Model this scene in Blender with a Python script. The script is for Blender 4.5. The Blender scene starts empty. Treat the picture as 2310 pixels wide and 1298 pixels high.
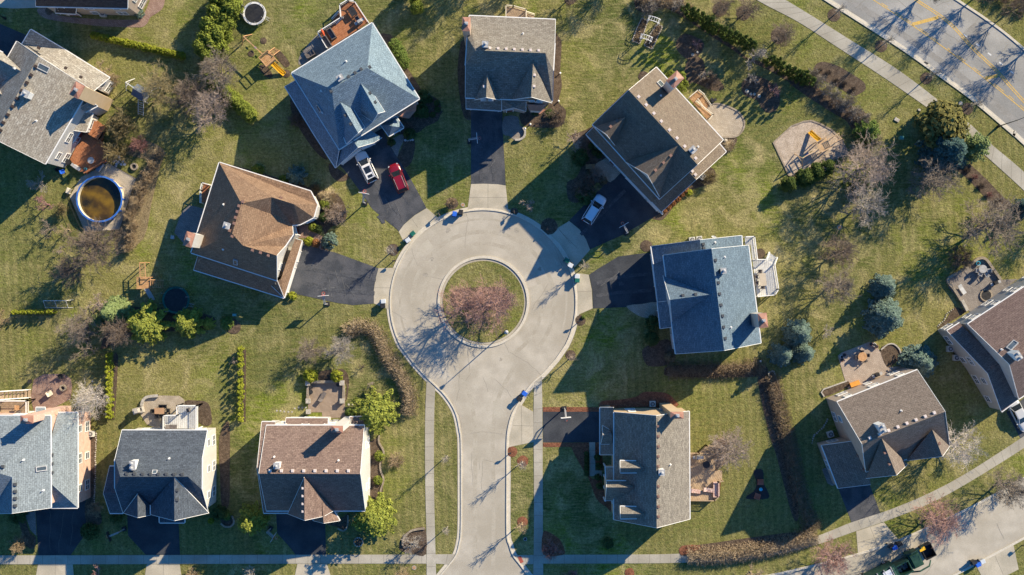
import bpy, math, random
from math import sin, cos, pi, radians, hypot, atan2
from mathutils import Vector, Matrix
from mathutils.bvhtree import BVHTree
SC = bpy.context.scene
random.seed(7)
# ------------------------------------------------------------------ camera, world, sun, exposure
CAMZ = 175.0; PPM = 15.0
cd = bpy.data.cameras.new('camera'); cam = bpy.data.objects.new('camera', cd); SC.collection.objects.link(cam)
cam.location = (0, 0, CAMZ); cam.rotation_euler = (0, 0, 0)
cd.sensor_width = 36; cd.lens = 36 * CAMZ / (2310 / PPM); cd.clip_start = 1; cd.clip_end = 2000
SC.camera = cam
SUN_EL = radians(27.4); SUN_AZ = atan2(0.75, 0.66)
w = bpy.data.worlds.new("World"); SC.world = w; w.use_nodes = True
nt = w.node_tree; bg = nt.nodes['Background']
sky = nt.nodes.new('ShaderNodeTexSky'); sky.sky_type = 'NISHITA'; sky.sun_disc = False
sky.sun_elevation = SUN_EL; sky.sun_rotation = SUN_AZ; sky.air_density = 1.25; sky.dust_density = 0.5; sky.ozone_density = 2.5
tint = nt.nodes.new('ShaderNodeMix'); tint.data_type = 'RGBA'; tint.blend_type = 'MULTIPLY'; tint.inputs[0].default_value = 1.0
tint.inputs[7].default_value = (0.25, 0.69, 1.18, 1)     # a deep clear winter sky
nt.links.new(sky.outputs[0], tint.inputs[6]); nt.links.new(tint.outputs[2], bg.inputs[0]); bg.inputs[1].default_value = 0.084
sd = bpy.data.lights.new('sun', 'SUN'); so = bpy.data.objects.new('sun', sd); SC.collection.objects.link(so)
sd.energy = 5.0; sd.angle = radians(0.5); sd.color = (1.0, 0.85, 0.61)
sv = Vector((sin(SUN_AZ) * cos(SUN_EL), cos(SUN_AZ) * cos(SUN_EL), sin(SUN_EL)))
so.rotation_euler = (-sv).to_track_quat('-Z', 'Y').to_euler(); so.location = sv * 150
SC.view_settings.view_transform = 'Standard'; SC.view_settings.look = 'None'; SC.view_settings.gamma = 1.0
SC.view_settings.exposure = 0.9
# ------------------------------------------------------------------ coordinates
TI = dict(A=(0,0),B=(450,0),C=(900,0),D=(1300,0),E=(1800,0),F=(0,250),G=(400,300),H=(850,250),I=(1300,250),J=(1800,250),
 K=(0,500),L=(450,550),M=(870,560),N=(1370,500),O=(1810,500),P=(0,780),Q=(450,780),R=(870,780),S=(1300,780),T=(1810,750),
 U=(0,998),V=(450,998),W=(870,998),X=(1300,998),Y=(1810,998))
ZS = 4.326
def px(t, x, y): o = TI[t]; return (o[0] + x / ZS, o[1] + y / ZS)
def gp(p, h=0.0):
    k = (CAMZ - h) / CAMZ / PPM
    return Vector(((p[0] - 1155) * k, (649 - p[1]) * k, h))
def tp(t, x, y, h=0.0): return gp(px(t, x, y), h)
def pts(t, *a): return [px(t, *q) for q in a]
# ------------------------------------------------------------------ materials
MT = {}
def mat(name, c1, c2=None, rough=0.8, s=1.5, fine=0.0, fs=9.0, bump=0.0, bs=12.0, metal=0.0, c3=None, s3=0.15, kind=None, spec=0.3, alpha=1.0, dist=0.02):
    if name in MT: return MT[name]
    m = bpy.data.materials.new(name); m.use_nodes = True; MT[name] = m
    n = m.node_tree.nodes; l = m.node_tree.links; b = n['Principled BSDF']
    b.inputs['Roughness'].default_value = rough; b.inputs['Metallic'].default_value = metal
    b.inputs['Specular IOR Level'].default_value = spec
    geo = n.new('ShaderNodeNewGeometry'); pos = geo.outputs['Position']
    def noise(sc, det=3.0):
        t = n.new('ShaderNodeTexNoise'); t.inputs['Scale'].default_value = sc; t.inputs['Detail'].default_value = det
        l.new(pos, t.inputs['Vector']); return t.outputs['Fac']
    def ramp(f, a, bb):
        r = n.new('ShaderNodeMapRange'); r.inputs[1].default_value = a; r.inputs[2].default_value = bb
        l.new(f, r.inputs[0]); return r.outputs[0]
    def mix(f, a, bb, mode='MIX'):
        x = n.new('ShaderNodeMix'); x.data_type = 'RGBA'; x.blend_type = mode
        if isinstance(f, float): x.inputs[0].default_value = f
        else: l.new(f, x.inputs[0])
        for i, q in ((6, a), (7, bb)):
            if isinstance(q, tuple): x.inputs[i].default_value = (*q, 1)
            else: l.new(q, x.inputs[i])
        return x.outputs[2]
    if c2 is None: c2 = tuple(min(1, v * 1.12) for v in c1)
    if kind == 'roof':
        tc = n.new('ShaderNodeUVMap')
        br = n.new('ShaderNodeTexBrick'); br.inputs['Scale'].default_value = 1.0
        br.inputs['Brick Width'].default_value = 0.55; br.inputs['Row Height'].default_value = 0.30
        br.inputs['Mortar Size'].default_value = 0.022; br.inputs['Mortar Smooth'].default_value = 0.3
        br.inputs['Color1'].default_value = (*c1, 1); br.inputs['Color2'].default_value = (*c2, 1)
        br.inputs['Mortar'].default_value = (*[v * 0.55 for v in c1], 1); br.inputs['Bias'].default_value = -0.1
        l.new(tc.outputs[0], br.inputs['Vector'])
        col = mix(ramp(noise(0.35, 4), 0.35, 0.7), br.outputs['Color'], c3 or c1); 
        col = mix(0.45, br.outputs['Color'], col)
        f = ramp(noise(5.5, 2), 0.3, 0.7)
        g = n.new('ShaderNodeMapRange'); g.inputs[3].default_value = 0.72; g.inputs[4].default_value = 1.3; l.new(f, g.inputs[0])
        v = n.new('ShaderNodeVectorMath'); v.operation = 'SCALE'; l.new(col, v.inputs[0]); l.new(g.outputs[0], v.inputs['Scale'])
        l.new(v.outputs[0], b.inputs['Base Color'])
        bp = n.new('ShaderNodeBump'); bp.inputs['Strength'].default_value = 0.5; bp.inputs['Distance'].default_value = 0.02
        l.new(br.outputs['Fac'], bp.inputs['Height']); bp.invert = True; l.new(bp.outputs[0], b.inputs['Normal'])
        return m
    if kind in ('brick', 'paver'):
        tc = n.new('ShaderNodeUVMap') if kind == 'brick' else None
        br = n.new('ShaderNodeTexBrick'); br.inputs['Scale'].default_value = 1.0
        br.inputs['Brick Width'].default_value = 0.45 if kind == 'brick' else 0.42; br.inputs['Row Height'].default_value = 0.2
        br.inputs['Mortar Size'].default_value = 0.02
        br.inputs['Color1'].default_value = (*c1, 1); br.inputs['Color2'].default_value = (*c2, 1)
        br.inputs['Mortar'].default_value = (*(c3 or tuple(v * 0.7 for v in c1)), 1)
        if tc: l.new(tc.outputs[0], br.inputs['Vector'])
        else:
            mp = n.new('ShaderNodeMapping'); mp.inputs['Rotation'].default_value = (0, 0, 0.6); l.new(pos, mp.inputs[0]); l.new(mp.outputs[0], br.inputs['Vector'])
        f = noise(s, 4); g = n.new('ShaderNodeMapRange'); g.inputs[3].default_value = 0.65; g.inputs[4].default_value = 1.3; l.new(f, g.inputs[0])
        v = n.new('ShaderNodeVectorMath'); v.operation = 'SCALE'; l.new(br.outputs['Color'], v.inputs[0]); l.new(g.outputs[0], v.inputs['Scale'])
        l.new(v.outputs[0], b.inputs['Base Color']); return m
    if kind == 'siding':
        tc = n.new('ShaderNodeUVMap'); wv = n.new('ShaderNodeTexWave'); wv.bands_direction = 'Y'; wv.wave_profile = 'SAW'
        wv.inputs['Scale'].default_value = 1.0; l.new(tc.outputs[0], wv.inputs['Vector'])
        bp = n.new('ShaderNodeBump'); bp.inputs['Strength'].default_value = 0.5; bp.inputs['Distance'].default_value = 0.02
        l.new(wv.outputs['Fac'], bp.inputs['Height']); l.new(bp.outputs[0], b.inputs['Normal'])
        l.new(mix(ramp(noise(1.2), 0.35, 0.65), c1, c2), b.inputs['Base Color']); return m
    col = mix(ramp(noise(s, 4), 0.36, 0.64), c1, c2)
    if c3: col = mix(ramp(noise(s3, 5), 0.42, 0.62), col, c3)
    if fine:
        f = ramp(noise(fs, 2), 0.3, 0.7); g = n.new('ShaderNodeMapRange')
        g.inputs[3].default_value = 1 - fine; g.inputs[4].default_value = 1 + fine; l.new(f, g.inputs[0])
        v = n.new('ShaderNodeVectorMath'); v.operation = 'SCALE'; l.new(col, v.inputs[0]); l.new(g.outputs[0], v.inputs['Scale']); col = v.outputs[0]
    l.new(col, b.inputs['Base Color'])
    if bump:
        bp = n.new('ShaderNodeBump'); bp.inputs['Strength'].default_value = bump; bp.inputs['Distance'].default_value = dist
        l.new(noise(bs, 3), bp.inputs['Height']); l.new(bp.outputs[0], b.inputs['Normal'])
    return m
def lawn_mat():
    m = bpy.data.materials.new('lawn_grass'); m.use_nodes = True
    n = m.node_tree.nodes; l = m.node_tree.links; b = n['Principled BSDF']; b.inputs['Roughness'].default_value = 0.95
    b.inputs['Specular IOR Level'].default_value = 0.1
    geo = n.new('ShaderNodeNewGeometry'); pos = geo.outputs['Position']
    def noise(sc, det=3.0, rot=None, scl=None, dis=0.0):
        t = n.new('ShaderNodeTexNoise'); t.inputs['Scale'].default_value = sc; t.inputs['Detail'].default_value = det
        t.inputs['Distortion'].default_value = dis
        if scl:
            mp = n.new('ShaderNodeMapping'); mp.inputs['Rotation'].default_value = (0, 0, rot); mp.inputs['Scale'].default_value = scl
            l.new(pos, mp.inputs[0]); l.new(mp.outputs[0], t.inputs['Vector'])
        else: l.new(pos, t.inputs['Vector'])
        return t.outputs['Fac']
    def rng(f, a, bb, c=0.0, d=1.0):
        r = n.new('ShaderNodeMapRange'); r.inputs[1].default_value = a; r.inputs[2].default_value = bb
        r.inputs[3].default_value = c; r.inputs[4].default_value = d; l.new(f, r.inputs[0]); return r.outputs[0]
    def mix(f, a, bb):
        x = n.new('ShaderNodeMix'); x.data_type = 'RGBA'; l.new(f, x.inputs[0])
        for i, q in ((6, a), (7, bb)):
            if isinstance(q, tuple): x.inputs[i].default_value = (*q, 1)
            else: l.new(q, x.inputs[i])
        return x.outputs[2]
    green = (0.084, 0.102, 0.028); olive = (0.172, 0.164, 0.050); straw = (0.31, 0.265, 0.125); lush = (0.128, 0.160, 0.020)
    c = mix(rng(noise(0.045, 4, dis=0.6), 0.40, 0.60), green, olive)
    c = mix(rng(noise(0.075, 5, dis=0.5, rot=0.3, scl=(1.4, 1, 1)), 0.52, 0.66), c, lush)
    c = mix(rng(noise(0.32, 6, dis=0.8), 0.46, 0.74), c, straw)
    st = rng(noise(1.6, 3, rot=0.75, scl=(0.35, 2.6, 1), dis=0.8), 0.40, 0.68)
    sc = n.new('ShaderNodeMath'); sc.operation = 'MULTIPLY'; sc.inputs[1].default_value = 0.45; l.new(st, sc.inputs[0])
    c = mix(sc.outputs[0], c, straw)
    vo = n.new('ShaderNodeTexVoronoi'); vo.inputs['Scale'].default_value = 0.034; l.new(pos, vo.inputs['Vector'])
    sep = n.new('ShaderNodeSeparateColor'); l.new(vo.outputs['Color'], sep.inputs[0])
    def mul(a, b_):
        q = n.new('ShaderNodeMath'); q.operation = 'MULTIPLY'; l.new(a, q.inputs[0])
        if isinstance(b_, float): q.inputs[1].default_value = b_
        else: l.new(b_, q.inputs[1])
        return q.outputs[0]
    c = mix(mul(rng(sep.outputs[0], 0.45, 0.75), 0.30), c, (0.062, 0.092, 0.022)); c = mix(mul(rng(sep.outputs[1], 0.5, 0.8), 0.38), c, (0.20, 0.178, 0.068))
    def mow(rot, sc_, ch):
        mp = n.new('ShaderNodeMapping'); mp.inputs['Rotation'].default_value = (0, 0, rot); l.new(pos, mp.inputs[0])
        wv = n.new('ShaderNodeTexWave'); wv.inputs['Scale'].default_value = sc_; wv.inputs['Distortion'].default_value = 1.2; wv.inputs['Detail'].default_value = 2; wv.inputs['Detail Scale'].default_value = 0.6
        l.new(mp.outputs[0], wv.inputs['Vector']); return mul(rng(wv.outputs['Fac'], 0.2, 0.8), mul(rng(sep.outputs[ch], 0.45, 0.7), 0.30))
    c = mix(mow(0.65, 0.30, 2), c, (0.20, 0.185, 0.06)); c = mix(mow(-0.05, 0.27, 1), c, (0.065, 0.088, 0.02)); c = mix(mow(1.45, 0.33, 0), c, (0.18, 0.165, 0.055))
    f1 = rng(noise(3.2, 3, dis=1.0), 0.3, 0.7, 0.62, 1.38)
    f2 = rng(noise(11.0, 2), 0.3, 0.7, 0.7, 1.32)
    mu = n.new('ShaderNodeMath'); mu.operation = 'MULTIPLY'; l.new(f1, mu.inputs[0]); l.new(f2, mu.inputs[1])
    v = n.new('ShaderNodeVectorMath'); v.operation = 'SCALE'; l.new(c, v.inputs[0]); l.new(mu.outputs[0], v.inputs['Scale'])
    l.new(v.outputs[0], b.inputs['Base Color'])
    bp = n.new('ShaderNodeBump'); bp.inputs['Strength'].default_value = 1.0; bp.inputs['Distance'].default_value = 0.10
    l.new(noise(4.0, 4), bp.inputs['Height']); l.new(bp.outputs[0], b.inputs['Normal'])
    return m
LAWN = lawn_mat()
CONC = mat('pale_concrete', (0.38,0.345,0.28), (0.46,0.42,0.345), 0.85, 0.5, 0.09, 7, 0.15, 20, c3=(0.345,0.31,0.245), s3=0.16)
CONC2 = mat('sidewalk_concrete', (0.36,0.335,0.275), (0.43,0.40,0.335), 0.85, 0.8, 0.10, 8, 0.15, 20, c3=(0.31,0.285,0.23), s3=0.2)
APRON = mat('apron_concrete', (0.42,0.375,0.285), (0.48,0.43,0.335), 0.85, 0.5, 0.10, 7, 0.12, 18, c3=(0.36,0.325,0.25), s3=0.3)
KERB = mat('kerb_concrete', (0.50,0.46,0.37), (0.56,0.51,0.42), 0.85, 1.2, 0.12, 6)
JOINT = mat('joint_dark', (0.16,0.145,0.12), None, 0.9)
CRACK = mat('crack_dark', (0.17,0.155,0.13), (0.26,0.24,0.2), 0.9, 1.5)
ASPH = mat('black_asphalt', (0.030,0.034,0.042), (0.042,0.047,0.056), 0.8, 0.5, 0.25, 8, 0.2, 25, c3=(0.055,0.06,0.068), s3=0.4)
ASPH2 = mat('worn_asphalt', (0.048,0.053,0.062), (0.070,0.075,0.086), 0.85, 0.5, 0.25, 8, 0.2, 25, c3=(0.085,0.087,0.095), s3=0.5)
HIWAY = mat('grey_road_concrete', (0.275,0.27,0.25), (0.35,0.34,0.315), 0.85, 0.35, 0.10, 5, 0.1, 20, c3=(0.23,0.225,0.21), s3=0.09)
MULCH = mat('brown_mulch', (0.075,0.052,0.036), (0.12,0.088,0.062), 0.95, 2.0, 0.5, 9, 0.9, 14, dist=0.08)
RMULCH = mat('red_mulch', (0.16,0.062,0.034), (0.24,0.10,0.055), 0.95, 2.0, 0.45, 9, 0.9, 14, dist=0.08)
SAND = mat('wood_chip_play_surface', (0.36,0.29,0.22), (0.46,0.38,0.30), 0.95, 1.2, 0.3, 8, 0.6, 14, dist=0.06)
PAVER = mat('tan_pavers', (0.36,0.30,0.225), (0.46,0.39,0.30), 0.85, 0.7, kind='paver')
RPAVER = mat('rose_pavers', (0.25,0.16,0.125), (0.33,0.23,0.185), 0.85, 0.7, kind='paver')
GPAVER = mat('grey_pavers', (0.21,0.185,0.165), (0.28,0.25,0.225), 0.85, 0.7, kind='paver')
WHITE = mat('white_paint', (0.72,0.71,0.68), (0.78,0.77,0.74), 0.6, 2)
CREAM = mat('cream_paint', (0.62,0.55,0.42), (0.68,0.61,0.48), 0.6, 2)
GLASS = mat('window_glass', (0.05,0.07,0.085), (0.10,0.12,0.13), 0.08, 0.8, spec=0.8)
COPPER = mat('copper_sheet', (0.30,0.145,0.10), (0.38,0.20,0.14), 0.5, 1.5, 0.15)
GREYM = mat('grey_metal', (0.30,0.30,0.30), (0.42,0.42,0.42), 0.5, 3)
BLACK = mat('black_plastic', (0.02,0.02,0.022), (0.035,0.035,0.035), 0.5, 3)
DKMETAL = mat('dark_metal', (0.03,0.03,0.03), None, 0.5)
WOOD = mat('cedar_wood', (0.40,0.22,0.10), (0.52,0.31,0.16), 0.8, 2.5, 0.2, 8)
DECKW = mat('tan_deck_boards', (0.36,0.26,0.165), (0.44,0.33,0.215), 0.8, 2.5, 0.2, 8)
DECKR = mat('red_brown_deck_boards', (0.30,0.115,0.05), (0.38,0.16,0.075), 0.8, 2.5, 0.25, 7)
DECKG = mat('grey_deck_boards', (0.50,0.50,0.48), (0.58,0.58,0.56), 0.8, 2.5, 0.1, 7)
STONE = mat('pale_stone', (0.34,0.31,0.26), (0.44,0.41,0.36), 0.9, 3, 0.25, 8)
DSTONE = mat('grey_brown_stone', (0.22,0.18,0.13), (0.32,0.27,0.21), 0.9, 2, 0.25, 8)
BLUE = mat('blue_plastic', (0.02,0.10,0.50), (0.03,0.14,0.60), 0.5, 3)
GREEN = mat('green_plastic', (0.01,0.10,0.075), (0.015,0.14,0.10), 0.5, 3)
DGREEN = mat('dark_green_paint', (0.011,0.045,0.031), (0.025,0.07,0.048), 0.5, 2)
YELLOW = mat('yellow_plastic', (0.75,0.42,0.02), (0.80,0.47,0.03), 0.5, 3)
RED = mat('red_plastic', (0.60,0.05,0.02), (0.65,0.08,0.03), 0.5, 3)
CYAN = mat('cyan_plastic', (0.05,0.45,0.65), None, 0.5)
ROADY = mat('yellow_road_paint', (0.60,0.38,0.08), (0.50,0.34,0.11), 0.8, 1.5, 0.25, 7)
ROADW = mat('white_road_paint', (0.62,0.62,0.60), (0.5,0.5,0.48), 0.8, 1.5)
# ------------------------------------------------------------------ mesh builder
class MB:
    def __init__(s): s.v = []; s.f = []; s.m = []; s.uv = {}
    def add(s, vs, fs, mi=0):
        o = len(s.v); s.v += [tuple(q) for q in vs]
        for f in fs: s.f.append(tuple(i + o for i in f)); s.m.append(mi)
    def box(s, c, size, rz=0.0, mi=0, rot=None, taper=1.0):
        x, y, z = size[0] / 2, size[1] / 2, size[2] / 2
        vs = []
        for dz, k in ((-z, 1.0), (z, taper)):
            for dx, dy in ((-x, -y), (x, -y), (x, y), (-x, y)): vs.append(Vector((dx * k, dy * k, dz)))
        R = rot if rot is not None else Matrix.Rotation(rz, 3, 'Z')
        c = Vector(c); s.add([c + R @ v for v in vs], [(3,2,1,0),(4,5,6,7),(0,1,5,4),(1,2,6,5),(2,3,7,6),(3,0,4,7)], mi)
    def bar(s, a, b, wd, ht=None, mi=0):
        a = Vector(a); b = Vector(b); d = b - a; L = d.length
        if L < 1e-5: return
        ht = ht or wd; d.normalize(); up = Vector((0, 0, 1)) if abs(d.z) < 0.95 else Vector((1, 0, 0))
        y = up.cross(d).normalized(); z = d.cross(y)
        R = Matrix((d, y, z)).transposed(); s.box((a + b) / 2, (L, wd, ht), rot=R, mi=mi)
    def tube(s, path, rad, n=6, mi=0, cap=True):
        path = [Vector(p) for p in path]; k = len(path)
        if not isinstance(rad, (list, tuple)): rad = [rad] * k
        vs = []
        for i, p in enumerate(path):
            d = (path[min(i + 1, k - 1)] - path[max(i - 1, 0)]).normalized()
            up = Vector((0, 0, 1)) if abs(d.z) < 0.9 else Vector((1, 0, 0))
            a = d.cross(up).normalized(); b = d.cross(a)
            for j in range(n):
                t = 2 * pi * j / n; vs.append(p + (a * cos(t) + b * sin(t)) * rad[i])
        fs = []
        for i in range(k - 1):
            for j in range(n):
                fs.append((i*n+j, i*n+(j+1) % n, (i+1)*n+(j+1) % n, (i+1)*n+j))
        if cap: fs.append(tuple(range(n - 1, -1, -1))); fs.append(tuple((k-1)*n + j for j in range(n)))
        s.add(vs, fs, mi)
    def disc(s, c, r, z0, z1, n=24, mi=0, r1=None):
        r1 = r if r1 is None else r1
        s.tube([(c[0], c[1], z0), (c[0], c[1], z1)], [r, r1], n, mi)
    def ring(s, c, r, wd, z0, z1, n=32, mi=0):
        vs = []
        for j in range(n):
            t = 2 * pi * j / n
            for rr, z in ((r, z0), (r, z1), (r - wd, z1), (r - wd, z0)): vs.append((c[0] + rr * cos(t), c[1] + rr * sin(t), z))
        fs = []
        for j in range(n):
            a = 4 * j; b = 4 * ((j + 1) % n)
            for q in range(4): fs.append((a + q, b + q, b + (q + 1) % 4, a + (q + 1) % 4))
        s.add(vs, fs, mi)
    def sphere(s, c, r, n=10, mi=0, sz=1.0, jit=0.0):
        vs = []; fs = []; c = Vector(c); h = n // 2
        for i in range(h + 1):
            t = pi * i / h
            for j in range(n):
                a = 2 * pi * j / n; k = r * (1 + random.uniform(-jit, jit))
                vs.append(c + Vector((sin(t) * cos(a), sin(t) * sin(a), cos(t) * sz)) * k)
        for i in range(h):
            for j in range(n): fs.append((i*n+j, (i+1)*n+j, (i+1)*n+(j+1) % n, i*n+(j+1) % n))
        s.add(vs, fs, mi)
    def prism(s, poly, z0, z1, mi=0):
        k = len(poly)
        if sum(poly[i][0]*poly[(i+1) % k][1] - poly[(i+1) % k][0]*poly[i][1] for i in range(k)) < 0: poly = poly[::-1]
        vs = [(p[0], p[1], z0) for p in poly] + [(p[0], p[1], z1) for p in poly]
        s.add(vs, [tuple(range(k-1, -1, -1)), tuple(range(k, 2*k))] + [(i, (i+1) % k, k+(i+1) % k, k+i) for i in range(k)], mi)
    def build(s, name, mats, parent=None, smooth=False):
        me = bpy.data.meshes.new(name)
        off = parent['_w'] if parent is not None else (0, 0, 0)
        me.from_pydata([(v[0]-off[0], v[1]-off[1], v[2]-off[2]) for v in s.v], [], s.f)
        for m in (mats if isinstance(mats, (list, tuple)) else [mats]): me.materials.append(m)
        me.polygons.foreach_set('material_index', s.m)
        if smooth: me.polygons.foreach_set('use_smooth', [True] * len(s.f))
        if s.uv:
            ul = me.uv_layers.new(name='UVMap')
            for p in me.polygons:
                u = s.uv.get(p.index)
                if u:
                    for k, li in enumerate(p.loop_indices): ul.data[li].uv = u[k]
        me.update()
        o = bpy.data.objects.new(name, me); SC.collection.objects.link(o)
        if parent is not None:
            o.parent = parent; o['_w'] = tuple(off)
        else: o['_w'] = (0.0, 0.0, 0.0)
        return o
def thing(name, label, cat, loc=(0, 0, 0), group=None):
    o = bpy.data.objects.new(name, None); SC.collection.objects.link(o); o.location = loc; o.empty_display_size = 0.3
    o['_w'] = tuple(loc); o['label'] = label; o['category'] = cat
    if group: o['group'] = group
    return o
def tag(o, label=None, cat=None, group=None, kind=None):
    if label: o['label'] = label
    if cat: o['category'] = cat
    if group: o['group'] = group
    if kind: o['kind'] = kind
    return o
def copy_tree(o, parent=None):
    c = o.copy(); SC.collection.objects.link(c)
    if parent is not None: c.parent = parent
    for ch in list(o.children): copy_tree(ch, c)
    return c
def smooth_path(p, sub=6, closed=False):
    out = []; k = len(p)
    for i in range(k if closed else k - 1):
        a, b, c, d = (p[(i-1) % k], p[i], p[(i+1) % k], p[(i+2) % k]) if closed else (p[max(i-1, 0)], p[i], p[i+1], p[min(i+2, k-1)])
        for j in range(sub):
            t = j / sub
            out.append(tuple(0.5*((2*b[q]) + (c[q]-a[q])*t + (2*a[q]-5*b[q]+4*c[q]-d[q])*t*t + (3*b[q]-a[q]-3*c[q]+d[q])*t**3) for q in (0, 1)))
    if not closed: out.append(tuple(p[-1][:2]))
    return out
def offs(path, d, closed=False):
    out = []; k = len(path)
    for i in range(k):
        a = path[i-1] if (i or closed) else path[0]; b = path[(i+1) % k] if (i < k-1 or closed) else path[-1]
        dx, dy = b[0]-a[0], b[1]-a[1]; L = hypot(dx, dy) or 1
        out.append((path[i][0] - dy/L*d, path[i][1] + dx/L*d))
    return out
def ribbon(mb, path, d0, d1, z0, z1, closed=False, mi=0):
    a = offs(path, d0, closed); b = offs(path, d1, closed); k = len(path); vs = []
    for p, q in zip(a, b): vs += [(p[0], p[1], z0), (p[0], p[1], z1), (q[0], q[1], z1), (q[0], q[1], z0)]
    fs = []
    for i in range(k if closed else k - 1):
        o = 4*i; e = 4*((i+1) % k)
        for q in range(4): fs.append((o+q, o+(q+1) % 4, e+(q+1) % 4, e+q))
    mb.add(vs, fs, mi)
def struct(name, mb, mats, kind='structure'): o = mb.build(name, mats); o['kind'] = kind; return o
def g2(P): return [tuple(gp(p)[:2]) for p in P]
# ------------------------------------------------------------------ ground, roads, paths
mb = MB(); S_ = 420; nn = 24
mb.add([(-S_ + 2*S_*i/nn, -S_ + 2*S_*j/nn, 0) for j in range(nn+1) for i in range(nn+1)],
       [(j*(nn+1)+i, j*(nn+1)+i+1, (j+1)*(nn+1)+i+1, (j+1)*(nn+1)+i) for j in range(nn) for i in range(nn)])
struct('lawn', mb, LAWN)
def jitter_line(a, b, n=12, amp=0.25):
    out = []; off = 0.0
    for i in range(n + 1):
        t = i / n; off += random.uniform(-amp, amp); off *= 0.85
        dx, dy = b[0]-a[0], b[1]-a[1]; L = hypot(dx, dy) or 1
        out.append((a[0]+dx*t - dy/L*off, a[1]+dy*t + dx/L*off))
    return out
def cracks(mb, lst, z, mi, wd=0.035):
    for ch in lst:
        P = [gp(p) for p in ch]
        for a, b in zip(P[:-1], P[1:]):
            n = max(3, int((b-a).length / 0.5)); ribbon(mb, jitter_line(a, b, n, 0.13), -wd/2, wd/2, z - 0.004, z, mi=mi)
# court (the cul-de-sac and its street)
left = [(975,1322),(992,1298),(1008.7,1277.7),(1027,1253),(1035,1227),(1039,1194),(1039.5,1100),(1039,998),(1036,972),(1029.5,939.5),(1018,914),(999.5,888.6),(983,872.5),(963.6,854),(946,835.5),(923,810)]
CX, CY, CR = 1090, 683, 211
arc = []
for i in range(61):
    t = radians(152.7) - radians(0) + (radians(27.3 + 360) - radians(152.7)) * i / 60.0
    arc.append((CX + CR * cos(t), CY + CR * sin(t)))
right = [(1263,803),(1244.5,824),(1223.7,847),(1205,863),(1189,882),(1175,905),(1159,930),(1149.7,960),(1145.5,995),(1145,1080),(1145,1201),(1151,1229),(1159,1252),(1175,1273),(1194,1298),(1220,1322)]
outl = g2(smooth_path(left, 4)[:-2] + arc + smooth_path(right, 4)[2:])
road = MB()
road.add([(p[0], p[1], 0.015) for p in outl], [tuple(range(len(outl)))[::-1]])
low_top = [(-90,1322),(400,1322),(975,1322),(1220,1322),(1500,1320),(1700,1306),(1810,1285),(1935,1253),(2030,1221),(2110,1185),(2191,1147),(2310,1082),(2430,1015)]
low_bot = [(2430,1145),(2310,1211),(2217,1261),(2164,1289),(2060,1340),(1900,1400),(1500,1440),(-90,1450)]
lt = g2(low_top); lb = g2(low_bot)
road.add([(p[0], p[1], 0.011) for p in lt + lb], [tuple(range(len(lt+lb)))[::-1]])
cracks(road, [[(1137,770),(1150,795),(1190,815),(1222,845)],[(1050,560),(1055,500),(1048,470)],[(1035,640),(1005,632),(965,625)],[(880,700),(915,722)],
  [(1060,980),(1095,975),(1135,978)],[(1080,1040),(1080,1060)],[(1090,1038),(1120,1045)],[(1036,835),(1034,880),(1030,905)],[(1118,855),(1140,875),(1155,895)],
  [(1064,1022),(1064,1095)],[(1200,700),(1235,640)],[(1020,905),(1036,940),(1042,965)],[(2105,1270),(2080,1298)],[(2000,1270),(2040,1240)],[(2250,1180),(2270,1215)],[(1250,560),(1270,600)],
  [(1090,850),(1100,885)],[(1057,790),(1062,840),(1050,860)],[(940,600),(930,560)],[(1090,1040),(1085,1105)]], 0.022, 1)
# stains on the court
for (x, y, r) in [(960,620,.35),(975,585,.3),(1010,520,.4),(1218,607,.35),(1215,580,.3),(1165,520,.45),(1130,812,.3)]:
    c = gp((x, y)); n = 14
    road.add([(c[0]+r*cos(2*pi*i/n)*random.uniform(.5,1.3), c[1]+r*sin(2*pi*i/n)*random.uniform(.5,1.3), 0.019) for i in range(n)], [tuple(range(n))], 2)
TYRES = mat('court_tyre_track', (0.345,0.31,0.245), (0.40,0.365,0.295), 0.85, 0.7, 0.10, 5); PATCH = mat('court_patch', (0.43,0.395,0.32), (0.39,0.355,0.285), 0.85, 0.6, 0.08, 6)
STAIN = mat('oil_stain', (0.27,0.245,0.20), (0.34,0.31,0.255), 0.85, 2.5, 0.2, 6)
for rr, a0, a1, wd in ((133,-60,235,.55),(160,-40,210,.6),(188,-20,205,.3)):
    ribbon(road, [tuple(gp((1090+rr*cos(radians(a)), 683-rr*sin(radians(a))))[:2]) for a in range(a0, a1, 3)], -wd/2, wd/2, 0.008, 0.0165, mi=3)
for x in (1072, 1113): ribbon(road, g2(smooth_path([(x,1290),(x,1100),(x-1,980),(x+(x-1092)*.5,900),(x+(x-1092)*2.2,830)], 5)), -.3, .3, 0.008, 0.0165, mi=3)
for P_ in ([(1112,905),(1142,903),(1143,942),(1114,944)],[(1190,650),(1222,640),(1232,672),(1199,682)],[(940,560),(965,540),(978,556),(952,577)]): road.add([(*q, 0.0172) for q in g2(P_)][::-1], [(0,1,2,3)], 4)
struct('court_road', road, [CONC, CRACK, STAIN, TYRES, PATCH])
kb = MB()
ribbon(kb, outl, -0.20, 0.0, 0.0, 0.14)        # kerb outside
ribbon(kb, outl, 0.0, 0.45, 0.0, 0.024)
ribbon(kb, outl, 0.45, 0.50, 0.0, 0.022, mi=1)
isl = [(tuple(gp((1090.7 + 97.6*cos(t*pi/36), 681 + 97.6*sin(t*pi/36)))[:2])) for t in range(72)]
ribbon(kb, isl, -0.06, -0.02, 0.0, 0.022, True, 1)
ribbon(kb, isl, 0.0, 0.40, 0.0, 0.15, True)
lts = smooth_path(lt[2:4], 1)
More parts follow.
